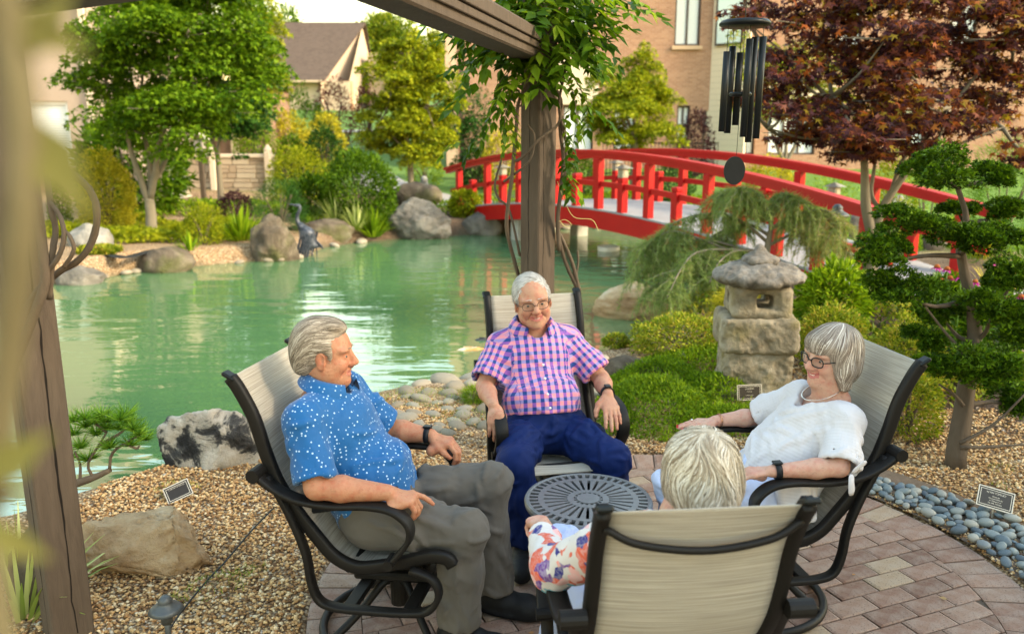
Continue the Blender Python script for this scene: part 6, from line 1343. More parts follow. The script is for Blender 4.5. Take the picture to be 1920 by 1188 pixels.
# ------------------------------------------------------------------ foliage tools
def _lobes():
    v = [(0, 0, 0)]; ang = [-100, -72, -50, -25, 0, 25, 50, 72, 100]; ln = [.55, .30, .86, .36, 1.0, .36, .86, .30, .55]
    for a, l in zip(ang, ln): v.append((l * math.cos(R(a)) + .0, l * math.sin(R(a)), -.10 * l * l))
    return np.array(v), np.array([(0, i, i + 1) for i in range(1, 9)])
LEAF = {'maple': _lobes(), 'maple3': (np.array([(0, 0, 0), (.55, -.80, -.08), (.42, -.28, 0), (1.05, 0, -.1), (.42, .28, 0), (.55, .80, -.08)]), np.array([(0, 1, 2), (0, 2, 3), (0, 3, 4), (0, 4, 5)])), 'spray3': (np.array([(0, 0, 0), (.8, .42, 0), (.55, .0, .04), (1.1, .08, -.02), (.75, -.45, 0)]), np.array([(0, 2, 1), (0, 3, 2), (0, 4, 2)])), 'oval': (np.array([(0, 0, 0), (.42, .23, .05), (1, 0, -.06), (.42, -.23, .05)]), np.array([(0, 3, 2), (0, 2, 1)])),
        'needle': (np.array([(0, .035, 0), (1, 0, 0), (0, -.035, 0)]), np.array([(0, 2, 1)])), 'blade': (np.array([(0, .035, 0), (0, -.035, 0), (.6, .03, .0), (.6, -.03, .0), (1, 0, -.12)]), np.array([(0, 1, 3), (0, 3, 2), (2, 3, 4)])),
        'tri': (np.array([(0, .0, 0), (.55, .30, .04), (1, 0, 0), (.55, -.30, .04)]), np.array([(0, 3, 2), (0, 2, 1)])), 'long': (np.array([(0, 0, 0), (.45, .14, .04), (1, 0, -.12), (.45, -.14, .04)]), np.array([(0, 3, 2), (0, 2, 1)])),
        'spray': (np.array([(0, 0, 0), (.5, .2, .03), (.95, .42, -.02), (.62, .05, .02), (1.1, 0, -.03), (.62, -.05, .02), (.95, -.42, -.02), (.5, -.2, .03)]), np.array([(0, 2, 1), (0, 3, 2), (0, 4, 3), (0, 5, 4), (0, 6, 5), (0, 7, 6)]))}
def unit(v): return v / (np.linalg.norm(v, axis=-1, keepdims=True) + 1e-9)
def leaves(P, D, N, size, kind, tint=None, jit=.35, rg=RNG):
    tv, tf = LEAF[kind]; n = len(P); D = unit(D + jit * rg.normal(size=(n, 3))); N = N + jit * rg.normal(size=(n, 3)); N = unit(N - D * (N * D).sum(1)[:, None]); S = np.cross(N, D)
    sz = (np.broadcast_to(size, (n,)) * (.7 + .6 * rg.random(n)))[:, None, None]
    V = P[:, None] + sz * (tv[None, :, 0:1] * D[:, None] + tv[None, :, 1:2] * S[:, None] + tv[None, :, 2:3] * N[:, None])
    F = (tf[None] + (np.arange(n) * len(tv))[:, None, None]).reshape(-1, 3); t = rg.random(n) if tint is None else tint
    return V.reshape(-1, 3), F, np.repeat(np.clip(t, 0, 1), len(tv))
def join(L):
    v, f, t, o = [], [], [], 0
    for a, b_, c in L: v.append(a); f.append(b_ + o); t.append(c); o += len(a)
    return np.concatenate(v), np.concatenate(f), np.concatenate(t)
def foliage(name, L, mat, parent, stuff=True):
    v, f, t = join(L) if isinstance(L, list) else L; o = mk(name, v, f, mat, parent, False, {'tint': t}, world=True)
    if stuff: tag(o, kind='stuff')
    return o
def dirs(n, rg=RNG): return unit(rg.normal(size=(n, 3)))
def blob(c, r, n, size, kind, rg, lump=.22, low=-.25, inner=.5, flat=.5, lseed=0, droop=0.0):
    """leaf shell of a lumpy ellipsoid"""
    d = dirs(int(n * 1.7), rg); d = d[d[:, 2] > low][:n]; r = np.asarray(r, float); k = 1 + lump * 1.8 * fbm(d * 2.6 + lseed, 3); rad = (k * (inner + (1 - inner) * rg.random(len(d)) ** .35))[:, None]; P = np.asarray(c) + d * r * rad
    D = unit(d * (1, 1, .6) + (0, 0, .15 - droop)); N = unit(d * (1 - flat) + np.array([0, 0, flat])); tn = np.clip(.5 + .28 * rg.normal(size=len(d)) + .22 * fbm(P * 3.1 / max(r.max(), .3), 2), 0, 1)
    return leaves(P, D, N, size, kind, tn, .45, rg)
def pad(c, r, n, size, kind, rg, droop=.15):
    """flat layered foliage pad (maple tiers)"""
    u = rg.random(n); a = rg.random(n) * 6.283; q = np.sqrt(u); k = 1 + .5 * fbm(np.c_[np.cos(a) * 1.5, np.sin(a) * 1.5, np.full(n, c[0] * 3.1 + c[2])], 2)
    x = np.cos(a) * q * k; y = np.sin(a) * q * k; z = (1 - q ** 2) * .55 - .1 + .4 * (rg.random(n) - .5); P = np.asarray(c) + np.c_[x, y, z] * r
    D = unit(np.c_[np.cos(a), np.sin(a), -droop - .35 * q]); N = np.tile(np.array([0, 0, 1.]), (n, 1)); tn = np.clip(.5 + .3 * rg.normal(size=n) + .2 * fbm(P * 2.2, 2), 0, 1)
    return leaves(P, D, N, size, kind, tn, .5, rg)
def bark(name, a, b_): return wood(name, a, b_, .9, (1, 1, .25))
M_BARK = bark('pale_maple_bark', (.12, .10, .068), (.28, .24, .175)); M_BARKD = bark('dark_bark', (.07, .05, .035), (.17, .13, .095)); M_BARKH = bark('shaggy_cypress_bark', (.04, .028, .02), (.20, .16, .12)); M_BARKT = bark('twig_bark', (.16, .13, .10), (.34, .29, .23))
def stops(*c): n = len(c); return [(i / (n - 1), x) for i, x in enumerate(c)]
LM = dict(mgreen=leafmat('bright_maple_leaves', stops((.034, .082, .003), (.09, .175, .006), (.19, .30, .012)), .48), green=leafmat('green_leaves', stops((.026, .062, .003), (.072, .15, .005), (.16, .26, .010)), .42), ygreen=leafmat('yellow_green_leaves', stops((.09, .135, .005), (.24, .28, .009), (.42, .42, .018)), .45), gold=leafmat('golden_leaves', stops((.17, .18, .012), (.42, .38, .02), (.66, .54, .04)), .4),
          dark=leafmat('dark_green_leaves', stops((.010, .038, .006), (.028, .085, .012), (.06, .15, .02)), .3), purple=leafmat('purple_leaves', stops((.014, .006, .010), (.045, .016, .022), (.10, .04, .05)), .3), hinoki=leafmat('cypress_sprays', stops((.010, .028, .002), (.045, .105, .004), (.15, .26, .010)), .3),
          red=leafmat('red_maple_leaves', stops((.022, .009, .012), (.055, .020, .026), (.09, .033, .040), (.14, .042, .030), (.28, .075, .015), (.22, .16, .016)), .42), pine=leafmat('pine_needles', stops((.04, .12, .008), (.10, .23, .015), (.2, .34, .03)), .3), blue=leafmat('weeping_needles', stops((.10, .17, .04), (.22, .32, .085), (.33, .38, .13), (.36, .27, .12)), .4),
          moss=leafmat('groundcover_leaves', stops((.07, .14, .004), (.18, .29, .009), (.34, .44, .018)), .4), azal=leafmat('azalea_leaves', stops((.06, .11, .006), (.17, .235, .012), (.34, .36, .026), (.40, .28, .05)), .35), straw=leafmat('variegated_grass', stops((.16, .24, .04), (.36, .42, .12), (.60, .62, .28)), .3),
          wist=leafmat('wisteria_leaves', stops((.02, .055, .003), (.055, .12, .005), (.13, .23, .010), (.28, .37, .02)), .5, .4), barb=leafmat('barberry_leaves', stops((.06, .012, .015), (.14, .03, .03), (.22, .07, .05)), .3), farg=leafmat('far_tree_leaves', stops((.05, .10, .01), (.15, .21, .012), (.33, .34, .02)), .45))
def trunkmesh(name, paths, mat, root, n=9, jit=.12):
    """each path is its own part"""
    for p, r0, r1 in paths: v, f = tube(spline(p, 14), np.interp(np.linspace(0, 1, 14), [0, .15, 1], [r0 * 1.12, r0, r1]), n, True, 1.0, (0, 1, 0), jit); mk(name, v, f, mat, root, True, world=True); name = 'limb'
def px(x, y, d): return aty(x, y, d)

# ------------------------------------------------------------------ Japanese maples
def maple(base, stems, tips, pads, depth, label, lm, barkm, leaf, nper, zb=None, r0=.13, name='maple_tree', kind='maple3', rseed=1, twigs=True):
    """base px, stems: list of px paths, pads: list of (px,py,rx_px,rz_px,ddepth)"""
    rg = np.random.default_rng(rseed); z0 = gz(*atz(*base, 0 if zb is None else zb)[:2]) if zb is None else zb; B = px(*base, depth); B[2] = gz(B[0], depth) - .05
    t = empty(name, B, 0, label, 'tree'); k = depth / FPX; paths = []
    for st, ra, rb, dd in stems:
        P = [px(x, y, depth + dd * i / max(1, len(st) - 1)) for i, (x, y) in enumerate(st)]
        if st[0] == base: P[0] = B.copy()
        paths.append((P, ra, rb))
    trunkmesh('trunk', paths, barkm, t)
    L = []; tw = G(); ends = [q[0][-1] for q in paths]
    for (x, y, rx, rz, dd) in pads:
        c = px(x, y, depth + dd); r = np.array([rx * k, rx * k * .85, rz * k]); n = int(nper * rx * rx / 3600 * (1 + rz / rx)); 
        for q in range(7):
            a_ = rg.random() * 6.283; q_ = rg.random() ** .6; o_ = np.array([math.cos(a_) * q_ * .8, math.sin(a_) * q_ * .8, rg.normal() * .75]) * r; f_ = rg.uniform(.38, .62)
            L.append(pad(c + o_, r * np.array([f_, f_, rg.uniform(1.0, 2.1)]), int(n / 6.0), leaf, kind, rg, rg.uniform(.1, .5)))
        e = min(ends, key=lambda q: np.linalg.norm(q - c)); m = (e + c) / 2 + np.array([0, 0, -.12 * k * rx]); tw.tube(spline([e, m, c], 7), np.linspace(.022, .007, 7) * max(1, depth / 14), 5)
        for q in range(3): a = rg.random() * 6.28; tw.tube([c, c + np.array([math.cos(a), math.sin(a), .05]) * r * .8], [.008, .003], 4)
    if twigs: tag(tw.mk('twigs', barkm, t, True, True), kind='stuff')
    foliage('crown', L, lm, t); return t
rg = np.random.default_rng(77)
P1 = [(320, 235, 110, 34, 0), (210, 225, 80, 26, -.4), (415, 212, 76, 24, .2), (260, 180, 100, 32, .5), (380, 175, 110, 34, -.5), (170, 165, 70, 26, 0), (470, 150, 70, 30, 0), (310, 130, 120, 34, 0), (210, 110, 80, 30, .6), (430, 100, 90, 34, .3), (330, 70, 120, 34, -.5), (240, 40, 90, 30, 0), (420, 40, 95, 34, .2), (330, 10, 120, 34, .4), (260, -40, 90, 32, 0), (400, -40, 90, 32, 0), (330, -90, 100, 40, 0), (470, 60, 60, 30, -.3), (180, 70, 55, 26, -.2), (360, 205, 70, 24, -1.0), (280, 205, 60, 22, -1.1)]
maple((285, 445), [([(285, 445), (283, 400), (280, 372)], .10, .085, 0), ([(279, 378), (262, 330), (246, 285), (235, 240)], .062, .03, -.2), ([(280, 375), (282, 325), (277, 280), (262, 220), (270, 120)], .055, .02, .3), ([(281, 375), (292, 320), (297, 275), (312, 235), (350, 140)], .06, .02, -.4), ([(287, 340), (307, 310), (316, 270), (326, 245), (400, 150)], .05, .018, .4), ([(240, 250), (215, 215), (200, 160)], .03, .012, 0)],
      None, P1, 14.9, 'large bright green maple with pale forked trunk on the far bank', LM['mgreen'], M_BARK, .078, 560, rseed=3)
maple((412, 345), [([(412, 345), (410, 310), (408, 295)], .075, .065, 0), ([(408, 297), (398, 265), (385, 230)], .045, .02, 0), ([(409, 297), (412, 262), (430, 220)], .045, .02, 0)], None,
      [(440, 222, 80, 22, 0), (400, 190, 66, 22, 0), (470, 200, 60, 24, 0), (420, 160, 90, 28, 0), (480, 150, 50, 26, 0), (440, 110, 80, 28, 0), (452, 248, 40, 14, 0)], 20.5, 'smaller dark green maple beside the birdhouse post', LM['dark'], M_BARK, .085, 620, rseed=5)
maple((480, 300), [([(480, 300), (478, 200), (480, 120)], .14, .06, 0)], None, [(485, 170, 55, 30, 0), (490, 120, 50, 34, 0), (480, 70, 55, 34, 0), (470, 30, 50, 30, 0), (500, 95, 30, 30, 0), (460, 210, 50, 28, 0)], 27, 'golden green tree lit at its edge behind the large maple', LM['ygreen'], M_BARKD, .11, 900, rseed=7)
maple((770, 360), [([(770, 360), (770, 320), (768, 290)], .085, .07, 0), ([(768, 295), (760, 240), (755, 170), (765, 100)], .055, .015, 0), ([(769, 290), (785, 245), (800, 200)], .04, .015, 0), ([(768, 290), (740, 260), (715, 230)], .035, .012, 0)], None,
      [(770, 280, 70, 20, 0), (715, 268, 48, 16, .4), (825, 262, 42, 16, -.3), (740, 240, 62, 20, -.4), (810, 225, 55, 20, .4), (715, 205, 42, 18, 0), (770, 200, 70, 22, 0), (830, 185, 38, 18, 0), (735, 165, 52, 20, -.3), (795, 155, 55, 20, .3), (760, 125, 48, 20, 0), (725, 125, 30, 16, 0), (800, 112, 36, 18, 0), (775, 90, 30, 16, 0), (730, 95, 22, 14, 0), (815, 85, 20, 14, 0)],
      22.0, 'yellow-green maple with thin pale trunk in front of the hill house', LM['ygreen'], M_BARK, .085, 1500, rseed=9)
maple((868, 330), [([(868, 330), (868, 290), (866, 250)], .12, .08, 0)], None, [(865, 280, 50, 26, 0), (880, 230, 42, 34, 0), (860, 190, 36, 34, 0), (895, 265, 30, 24, 0), (845, 240, 30, 26, 0)], 27, 'dark green tree between the yellow maple and the brick building', LM['dark'], M_BARKD, .11, 1100, rseed=11, kind='oval')
maple((1190, 300), [([(1190, 300), (1190, 270), (1188, 250)], .11, .08, 0), ([(1189, 255), (1170, 210), (1150, 180)], .05, .02, 0), ([(1189, 255), (1200, 200), (1215, 140)], .05, .02, 0)], None,
      [(1185, 262, 75, 18, 0), (1130, 245, 48, 18, .3), (1240, 245, 45, 18, -.3), (1165, 222, 66, 20, -.4), (1225, 210, 55, 20, .4), (1125, 205, 35, 16, 0), (1190, 185, 70, 20, 0), (1250, 180, 32, 16, 0), (1155, 160, 50, 18, 0), (1215, 150, 45, 18, 0), (1190, 132, 32, 16, 0), (1222, 118, 26, 16, 0), (1210, 100, 14, 10, 0)],
      24.0, 'rounded green maple in front of the brick building behind the bridge', LM['ygreen'], M_BARK, .085, 1400, rseed=13)
maple((1470, 330), [([(1470, 330), (1472, 300)], .10, .08, 0), ([(1471, 305), (1455, 270), (1440, 230)], .05, .025, 0), ([(1472, 305), (1475, 260), (1480, 200)], .05, .025, 0), ([(1473, 305), (1492, 270), (1505, 220)], .05, .025, 0)], None,
      [(1430, 200, 60, 24, 0), (1490, 190, 70, 26, 0), (1540, 170, 60, 26, 0), (1420, 140, 50, 24, 0), (1480, 120, 70, 28, 0), (1400, 100, 30, 24, 0)], 20.0, 'green and orange tinged maple behind the red-leaved maple', LM['azal'], M_BARK, .085, 600, rseed=15)
# red maple -------------------------------------------------------------------
PR_ = [(1610, 285, 95, 17, -.3), (1560, 255, 90, 18, .2), (1480, 250, 60, 16, 0), (1700, 262, 75, 18, .3), (1660, 235, 95, 20, -.5), (1780, 235, 80, 20, -.2), (1870, 225, 80, 20, .2), (1540, 215, 90, 20, -.2), (1450, 190, 60, 20, .2), (1620, 190, 110, 22, .3), (1730, 190, 100, 22, -.5), (1840, 180, 90, 22, .3), (1500, 150, 80, 22, -.3), (1600, 135, 100, 24, .2), (1700, 130, 100, 24, -.3), (1800, 125, 100, 24, .2), (1900, 140, 80, 22, 0), (1460, 105, 62, 20, 0), (1550, 85, 95, 24, .4), (1660, 75, 105, 24, -.4), (1770, 70, 100, 24, .3), (1880, 75, 90, 24, -.2), (1500, 45, 80, 22, -.2), (1600, 20, 100, 24, .2), (1720, 15, 110, 24, -.2), (1840, 15, 100, 24, .2), (1430, 20, 60, 20, .1), (1930, 290, 60, 18, -.3), (1390, 40, 45, 14, -.3), (1560, -30, 100, 24, 0), (1700, -40, 110, 24, 0), (1840, -40, 100, 24, 0), (1400, 185, 34, 9, -.5), (1930, 60, 70, 24, 0), (1470, 215, 45, 12, -.6), (1630, 262, 70, 14, -.9), (1750, 285, 50, 12, -.5)]
maple((1615, 602), [([(1615, 602), (1625, 545), (1634, 480), (1636, 440)], .082, .066, 0), ([(1636, 445), (1624, 390), (1622, 340), (1618, 290), (1595, 240), (1560, 180)], .050, .018, -.1), ([(1637, 442), (1655, 390), (1680, 350), (1705, 315), (1730, 270), (1780, 200)], .042, .016, -.2), ([(1650, 395), (1634, 365), (1637, 330), (1642, 290), (1640, 230)], .022, .012, .2), ([(1672, 360), (1688, 310), (1700, 280), (1690, 200)], .026, .012, .3), ([(1700, 318), (1740, 300), (1800, 270), (1880, 240)], .024, .01, -.2), ([(1612, 270), (1560, 262), (1500, 258), (1440, 240)], .02, .007, -.2), ([(1600, 240), (1540, 170), (1480, 110), (1400, 40)], .022, .006, -.1), ([(1640, 240), (1660, 150), (1680, 60), (1700, -40)], .03, .01, 0), ([(1780, 205), (1840, 130), (1900, 60)], .018, .008, 0)],
      None, PR_, 8.15, 'red-leaved maple with pale grey trunk in front of the bridge', LM['red'], M_BARK, .068, 165, rseed=17, kind='maple')

# ------------------------------------------------------------------ shrubs by pixel box
def shrub(x0, x1, yt, yb, d, label, lm, leaf, n, name='shrub', kind='oval', seed=1, lump=.22, droop=0.0, flat=.4, stems=True, group=None, depth=.85, cat='shrub'):
    rg = np.random.default_rng(seed); c = px((x0 + x1) / 2, yb, d); k = d / FPX; w = (x1 - x0) / 2 * k; g0 = gz(c[0], d); zt = px(960, yt, d)[2]; h = max(.1, zt - g0)
    t = empty(name, (c[0], d, g0), 0, label, cat, group); L = [blob((c[0], d, g0 + h * .42), (w, w * depth, h * .6), int(n * (1.8 if d > 9 else 1.35)), leaf, kind, rg, lump, -.75, .45, flat, seed * 1.7, droop)]
    if stems:
        g = G()
        for q in range(5): a = rg.random() * 6.28; g.tube(spline([(c[0], d, g0 - .05), (c[0] + math.cos(a) * w * .25, d + math.sin(a) * w * .25, g0 + h * .35), (c[0] + math.cos(a) * w * .6, d + math.sin(a) * w * .5, g0 + h * .7)], 6), np.linspace(.02, .006, 6) * max(1, d / 12), 5)
        tag(g.mk('stems', M_BARKD, t, True, True), kind='stuff')
    foliage('foliage', L, lm, t); return t
SH = [(150, 252, 285, 395, 15.5, 'dense golden green dwarf conifer shaped like an egg', 'gold', .05, 5200, 'spray', 21), (92, 130, 330, 392, 15.0, 'small round clipped green shrub by the building wall', 'green', .05, 1500, 'oval', 22), (345, 420, 385, 448, 14.0, 'feathery yellow-green shrub beside the maple trunk', 'ygreen', .06, 1500, 'long', 23),
      (505, 615, 278, 345, 19.5, 'bright green mounded shrub at the end of the stone wall', 'ygreen', .07, 2600, 'oval', 24), (545, 625, 335, 415, 17.5, 'broad-leaved dark green shrub behind the long boulder', 'green', .10, 1500, 'oval', 25), (610, 745, 288, 430, 17.0, 'big leafy green shrub beside the blocky grey boulder', 'green', .075, 5200, 'oval', 26),
      (478, 572, 335, 410, 15.5, 'small dark green pine shrub behind the heron', 'dark', .09, 2600, 'needle', 27), (410, 470, 362, 388, 17.0, 'low purple-leaved shrub below the stone wall', 'purple', .06, 900, 'oval', 28), (490, 605, 158, 225, 34.0, 'clipped dark green hedge below the hill house', 'green', .11, 2600, 'oval', 29), (505, 580, 212, 262, 30.0, 'bright yellow shrub on the slope above the weeping shrub', 'gold', .10, 2000, 'oval', 30),
      (578, 645, 212, 252, 31.0, 'bright yellow shrub beside the cloud-pruned conifer', 'gold', .10, 1700, 'oval', 31), (575, 640, 235, 300, 26.0, 'dark cloud-pruned conifer on the slope', 'dark', .09, 1500, 'spray', 32), (520, 570, 255, 290, 26.0, 'small rounded green shrub beside the cloud-pruned conifer', 'green', .09, 1100, 'oval', 33), (590, 660, 150, 215, 38.0, 'dark red barberry in front of the hill house porch', 'barb', .13, 1300, 'oval', 34),
      (665, 715, 155, 215, 39.0, 'dark red barberry at the corner of the hill house', 'barb', .13, 900, 'oval', 35), (1270, 1335, 205, 300, 26.5, 'dark purple smoke bush by the building door', 'purple', .10, 1500, 'oval', 36), (905, 985, 240, 300, 23.0, 'pale golden shrub behind the left end of the bridge', 'gold', .07, 1100, 'maple', 37), (846, 900, 358, 425, 17.8, 'green hosta and yellow flowers beside the bridge end', 'ygreen', .09, 900, 'oval', 38),
      (1395, 1490, 295, 345, 19.0, 'golden orange conifer seen through the bridge rails', 'gold', .06, 2200, 'spray', 39), (1490, 1620, 335, 380, 17.0, 'low green shrub bed beyond the bridge', 'moss', .07, 2000, 'long', 40), (1050, 1130, 285, 330, 21.0, 'leafy green shrub behind the middle of the bridge', 'green', .08, 1600, 'oval', 41), (1640, 1720, 270, 345, 15.5, 'bright green bush behind the far bridge rail', 'ygreen', .07, 1800, 'oval', 42),
      (1700, 1790, 300, 390, 14.5, 'green feathery bush behind the maple trunk fork', 'moss', .07, 1500, 'long', 43), (1230, 1300, 300, 350, 19.5, 'dark green shrub behind the high middle of the bridge', 'dark', .07, 1400, 'oval', 44), (1820, 1960, 250, 330, 12.0, 'green pine bough at the right edge behind the cypress', 'pine', .13, 2600, 'needle', 45), (860, 925, 275, 320, 24.0, 'low dark green maple-like shrub left of the golden shrub', 'dark', .07, 1300, 'maple', 46),
      (765, 830, 300, 345, 25.0, 'grassy mound of shrubs beyond the path', 'moss', .08, 900, 'long', 47), (1800, 1900, 545, 620, 5.9, 'leafy green perennial clump behind the cypress', 'green', .10, 700, 'long', 48), (1340, 1405, 540, 645, 7.2, 'golden threadleaf shrub beside the stone lantern', 'gold', .11, 1500, 'needle', 49), (1500, 1620, 500, 600, 6.9, 'bright green fern clump behind the stone lantern', 'moss', .085, 1900, 'long', 50), (1720, 1800, 520, 640, 7.0, 'green fern clump behind the coneflowers', 'green', .09, 1400, 'long', 51),
      (1130, 1180, 640, 675, 7.0, 'small yellow-green azalea at the pond edge', 'azal', .028, 900, 'oval', 52), (1180, 1375, 598, 690, 6.75, 'spreading yellow-green azalea left of the stone lantern', 'azal', .030, 5200, 'oval', 53), (1490, 1620, 575, 700, 6.0, 'yellow-green azalea right of the stone lantern', 'azal', .030, 3800, 'oval', 54), (1620, 1760, 600, 760, 5.4, 'low dark azalea behind the white-bloused woman\'s chair', 'azal', .030, 3600, 'oval', 55),
      (868, 915, 735, 790, 5.6, 'small bright green tuft shrub on the cobbles by the centre chair', 'moss', .05, 900, 'needle', 56), (150, 225, 462, 520, 12.6, 'mossy low heath shrub at the left shore', 'azal', .05, 1300, 'spray', 57), (1860, 1960, 480, 560, 6.2, 'purple-green leafy clump at the right edge', 'green', .09, 700, 'long', 58), (440, 520, 205, 310, 24.0, 'pale green weeping conifer left of the yellow shrubs', 'moss', .12, 1900, 'long', 59), (1640, 1760, 695, 800, 4.9, 'sprawling small-leaved azalea between chair and cypress', 'azal', .028, 2400, 'oval', 60)]
for x0, x1, yt, yb, d, lb, m_, lf, n, kd, sd in SH: shrub(x0, x1, yt, yb, d, lb, LM[m_], lf, n, 'shrub', kd, sd, droop=.9 if sd in (49, 59) else 0)
# rhododendron with big whorled leaves
shrub(150, 345, 225, 345, 18.0, 'rhododendron with long glossy dark green leaves behind the maple', LM['green'], .24, 1500, 'rhododendron', 'long', 70, flat=.3)
# far trees -------------------------------------------------------------------
def fartree(x, yt, yb, w, d, label, lm, n, seed, leaf=.5):
    rg = np.random.default_rng(seed); c = px(x, yb, d); k = d / FPX; g0 = gz(c[0], d); zt = px(960, yt, d)[2]; t = empty('broadleaf_tree', (c[0], d, g0), 0, label, 'tree'); R_ = w / 2 * k; H_ = zt - g0
    v, f = tube(spline([(c[0], d, g0 - .2), (c[0] + .1, d, g0 + H_ * .3), (c[0], d, g0 + H_ * .6)], 8), np.linspace(.3, .12, 8), 8); mk('trunk', v, f, M_BARKD, t, True, world=True)
    L = []
    for q in range(14): a = rg.random() * 6.28; rr = rg.random() ** .5 * .62; z = g0 + H_ * (.38 + .48 * rg.random()); L.append(blob((c[0] + math.cos(a) * rr * R_, d + math.sin(a) * rr * R_, z), (R_ * .46, R_ * .46, H_ * .17), n // 14, leaf, 'oval', rg, .3, -.8, .4, .35, q))
    L.append(blob((c[0], d, g0 + H_ * .72), (R_ * .6, R_ * .6, H_ * .28), n // 6, leaf, 'oval', rg, .3, -.8)); foliage('crown', L, lm, t)
fartree(535, 5, 120, 90, 108, 'dark round tree behind the hill house roof', LM['green'], 3600, 80); fartree(725, 28, 200, 130, 100, 'sunlit yellow-green tree right of the hill house', LM['farg'], 6000, 81); fartree(800, 68, 240, 100, 85, 'bright yellow tree beside the brick building corner', LM['farg'], 5000, 82); fartree(652, 95, 200, 60, 112, 'pale green distant tree beyond the hill house gable', LM['farg'], 2600, 83)
fartree(120, -60, 260, 260, 34, 'tall leafy tree beyond the left building', LM['green'], 5000, 84); fartree(400, 20, 200, 150, 95, 'tall green tree behind the large maple', LM['green'], 4500, 85)
for i, (x, w) in enumerate([(-250, 300), (300, 240), (2300, 320)]): fartree(x, 40, 220, w, 82 + 6 * i, ['tall tree beyond the left building wing', 'hazy green tree far behind the brick annex roof', 'far green tree past the end of the brick building'][i], LM['farg'], 3000, 90 + i, .5)
# ------------------------------------------------------------------ grasses and daylilies
def grass_clump(x, yb, d, h, n, label, lm, w=.22, name='grass_clump', seed=1, kind='blade', lean=.75, group=None):
    rg = np.random.default_rng(seed); c = px(x, yb, d); g0 = gz(c[0], d); t = empty(name, (c[0], d, g0), 0, label, 'plant', group); a = rg.random(n) * 6.283; r = rg.random(n) ** .7
    P = np.c_[c[0] + np.cos(a) * r * w * .3, d + np.sin(a) * r * w * .3, np.full(n, g0 - .02)]; D = unit(np.c_[np.cos(a) * r * lean, np.sin(a) * r * lean, 1 - .35 * r]); v = []; 
    for seg in (0, 1):
        pass
    m = 5; s = np.linspace(0, 1, m); ln = h * (.7 + .5 * rg.random(n)); cen = P[:, None] + (D[:, None] * s[None, :, None] - np.array([0, 0, .42]) * (s ** 2)[None, :, None] * (r * .9)[:, None, None]) * ln[:, None, None]
    sd = unit(np.cross(D, np.array([0, 0, 1.]))); wd = .010 * max(1, d / 9) * (1 - s ** 2 * .9); A = cen - sd[:, None] * wd[None, :, None]; B_ = cen + sd[:, None] * wd[None, :, None]; V = np.stack([A, B_], 2).reshape(-1, 3); base = (np.arange(n) * m * 2)[:, None] + np.arange(m - 1)[None] * 2
    F = np.concatenate([np.stack([base, base + 1, base + 3], -1).reshape(-1, 3), np.stack([base, base + 3, base + 2], -1).reshape(-1, 3)]); foliage('blades', (V, F, np.repeat(rg.random(n), m * 2)), lm, t); return t
grass_clump(630, 418, 16.6, .75, 130, 'variegated pale grass clump behind the long boulder', LM['straw'], seed=101); grass_clump(700, 440, 16.4, .6, 170, 'arching green grass clump at the waterline left of the blocky boulder', LM['moss'], .5, seed=102); grass_clump(668, 435, 16.3, .55, 120, 'arching variegated grass hanging toward the water', LM['straw'], .4, seed=103)
grass_clump(452, 425, 14.6, .62, 260, 'bright green daylily clump behind the tall boulder', LM['moss'], .9, 'daylily', 104, lean=1.1); grass_clump(357, 475, 13.3, .3, 50, 'small pale green hosta on the tan shore', LM['moss'], .3, 'hosta', 105); grass_clump(1890, 455, 9.8, .5, 60, 'yellow bladed grass beyond the bridge end', LM['gold'], .7, seed=106, lean=.35); grass_clump(1843, 420, 12.5, .55, 70, 'yellow upright grass behind the bridge handrail end', LM['gold'], .7, seed=107, lean=.3)
grass_clump(20, 1020, 2.95, .42, 70, 'pale straw grass clump behind the left post', LM['straw'], .4, seed=108)
# ------------------------------------------------------------------ ground cover mats (uncountable)
def mat_cover(name, label, regions, n, leaf, kind, lm, seed, hgt=.1, up=.6):
    rg = np.random.default_rng(seed); P = []; L = []
    for cx, cy, rx, ry, h in regions:
        m = int(n * rx * ry / sum(q[2] * q[3] for q in regions)); a = rg.random(m) * 6.283; q = np.sqrt(rg.random(m)); k = 1 + .35 * fbm(np.c_[np.cos(a) * 2, np.sin(a) * 2, np.full(m, cx * 5)], 2); x = cx + np.cos(a) * q * rx * k; y = cy + np.sin(a) * q * ry * k
        keep = (np.hypot(x - PC[0], y - PC[1]) > PR + .03) ; x, y, q = x[keep], y[keep], q[keep]; lum = .55 + .9 * (fbm(np.c_[x * 4, y * 4, 0 * x], 3) * .5 + .5); z = ground_z(x, y) + h * (1 - q ** 2) * lum * (.35 + .65 * rg.random(len(x)) ** .4) + .005
        D = unit(np.c_[rg.normal(size=(len(x), 2)) * .8, up + rg.random(len(x)) * .6]); tn = np.clip(.5 + .3 * rg.normal(size=len(x)) + .3 * fbm(np.c_[x * 3, y * 3, 0 * x], 2), 0, 1); L.append(leaves(np.c_[x, y, z], D, np.tile([0, 0, 1.], (len(x), 1)), leaf, kind, tn, .3, rg))
    v, f, t = join(L); o = mk(name, v, f, lm, None, False, {'tint': t}); tag(o, label, 'ground cover', kind='stuff')
mat_cover('groundcover', 'bright green feathery groundcover by the plaid-shirt man and lantern', [(.98, 5.35, .42, .55, .20), (1.45, 5.55, .35, .4, .16), (1.05, 5.9, .4, .35, .16), (.62, 5.15, .2, .3, .14), (1.35, 5.05, .35, .22, .12), (1.5, 6.35, .5, .28, .12)], 26000, .034, 'long', LM['moss'], 110)
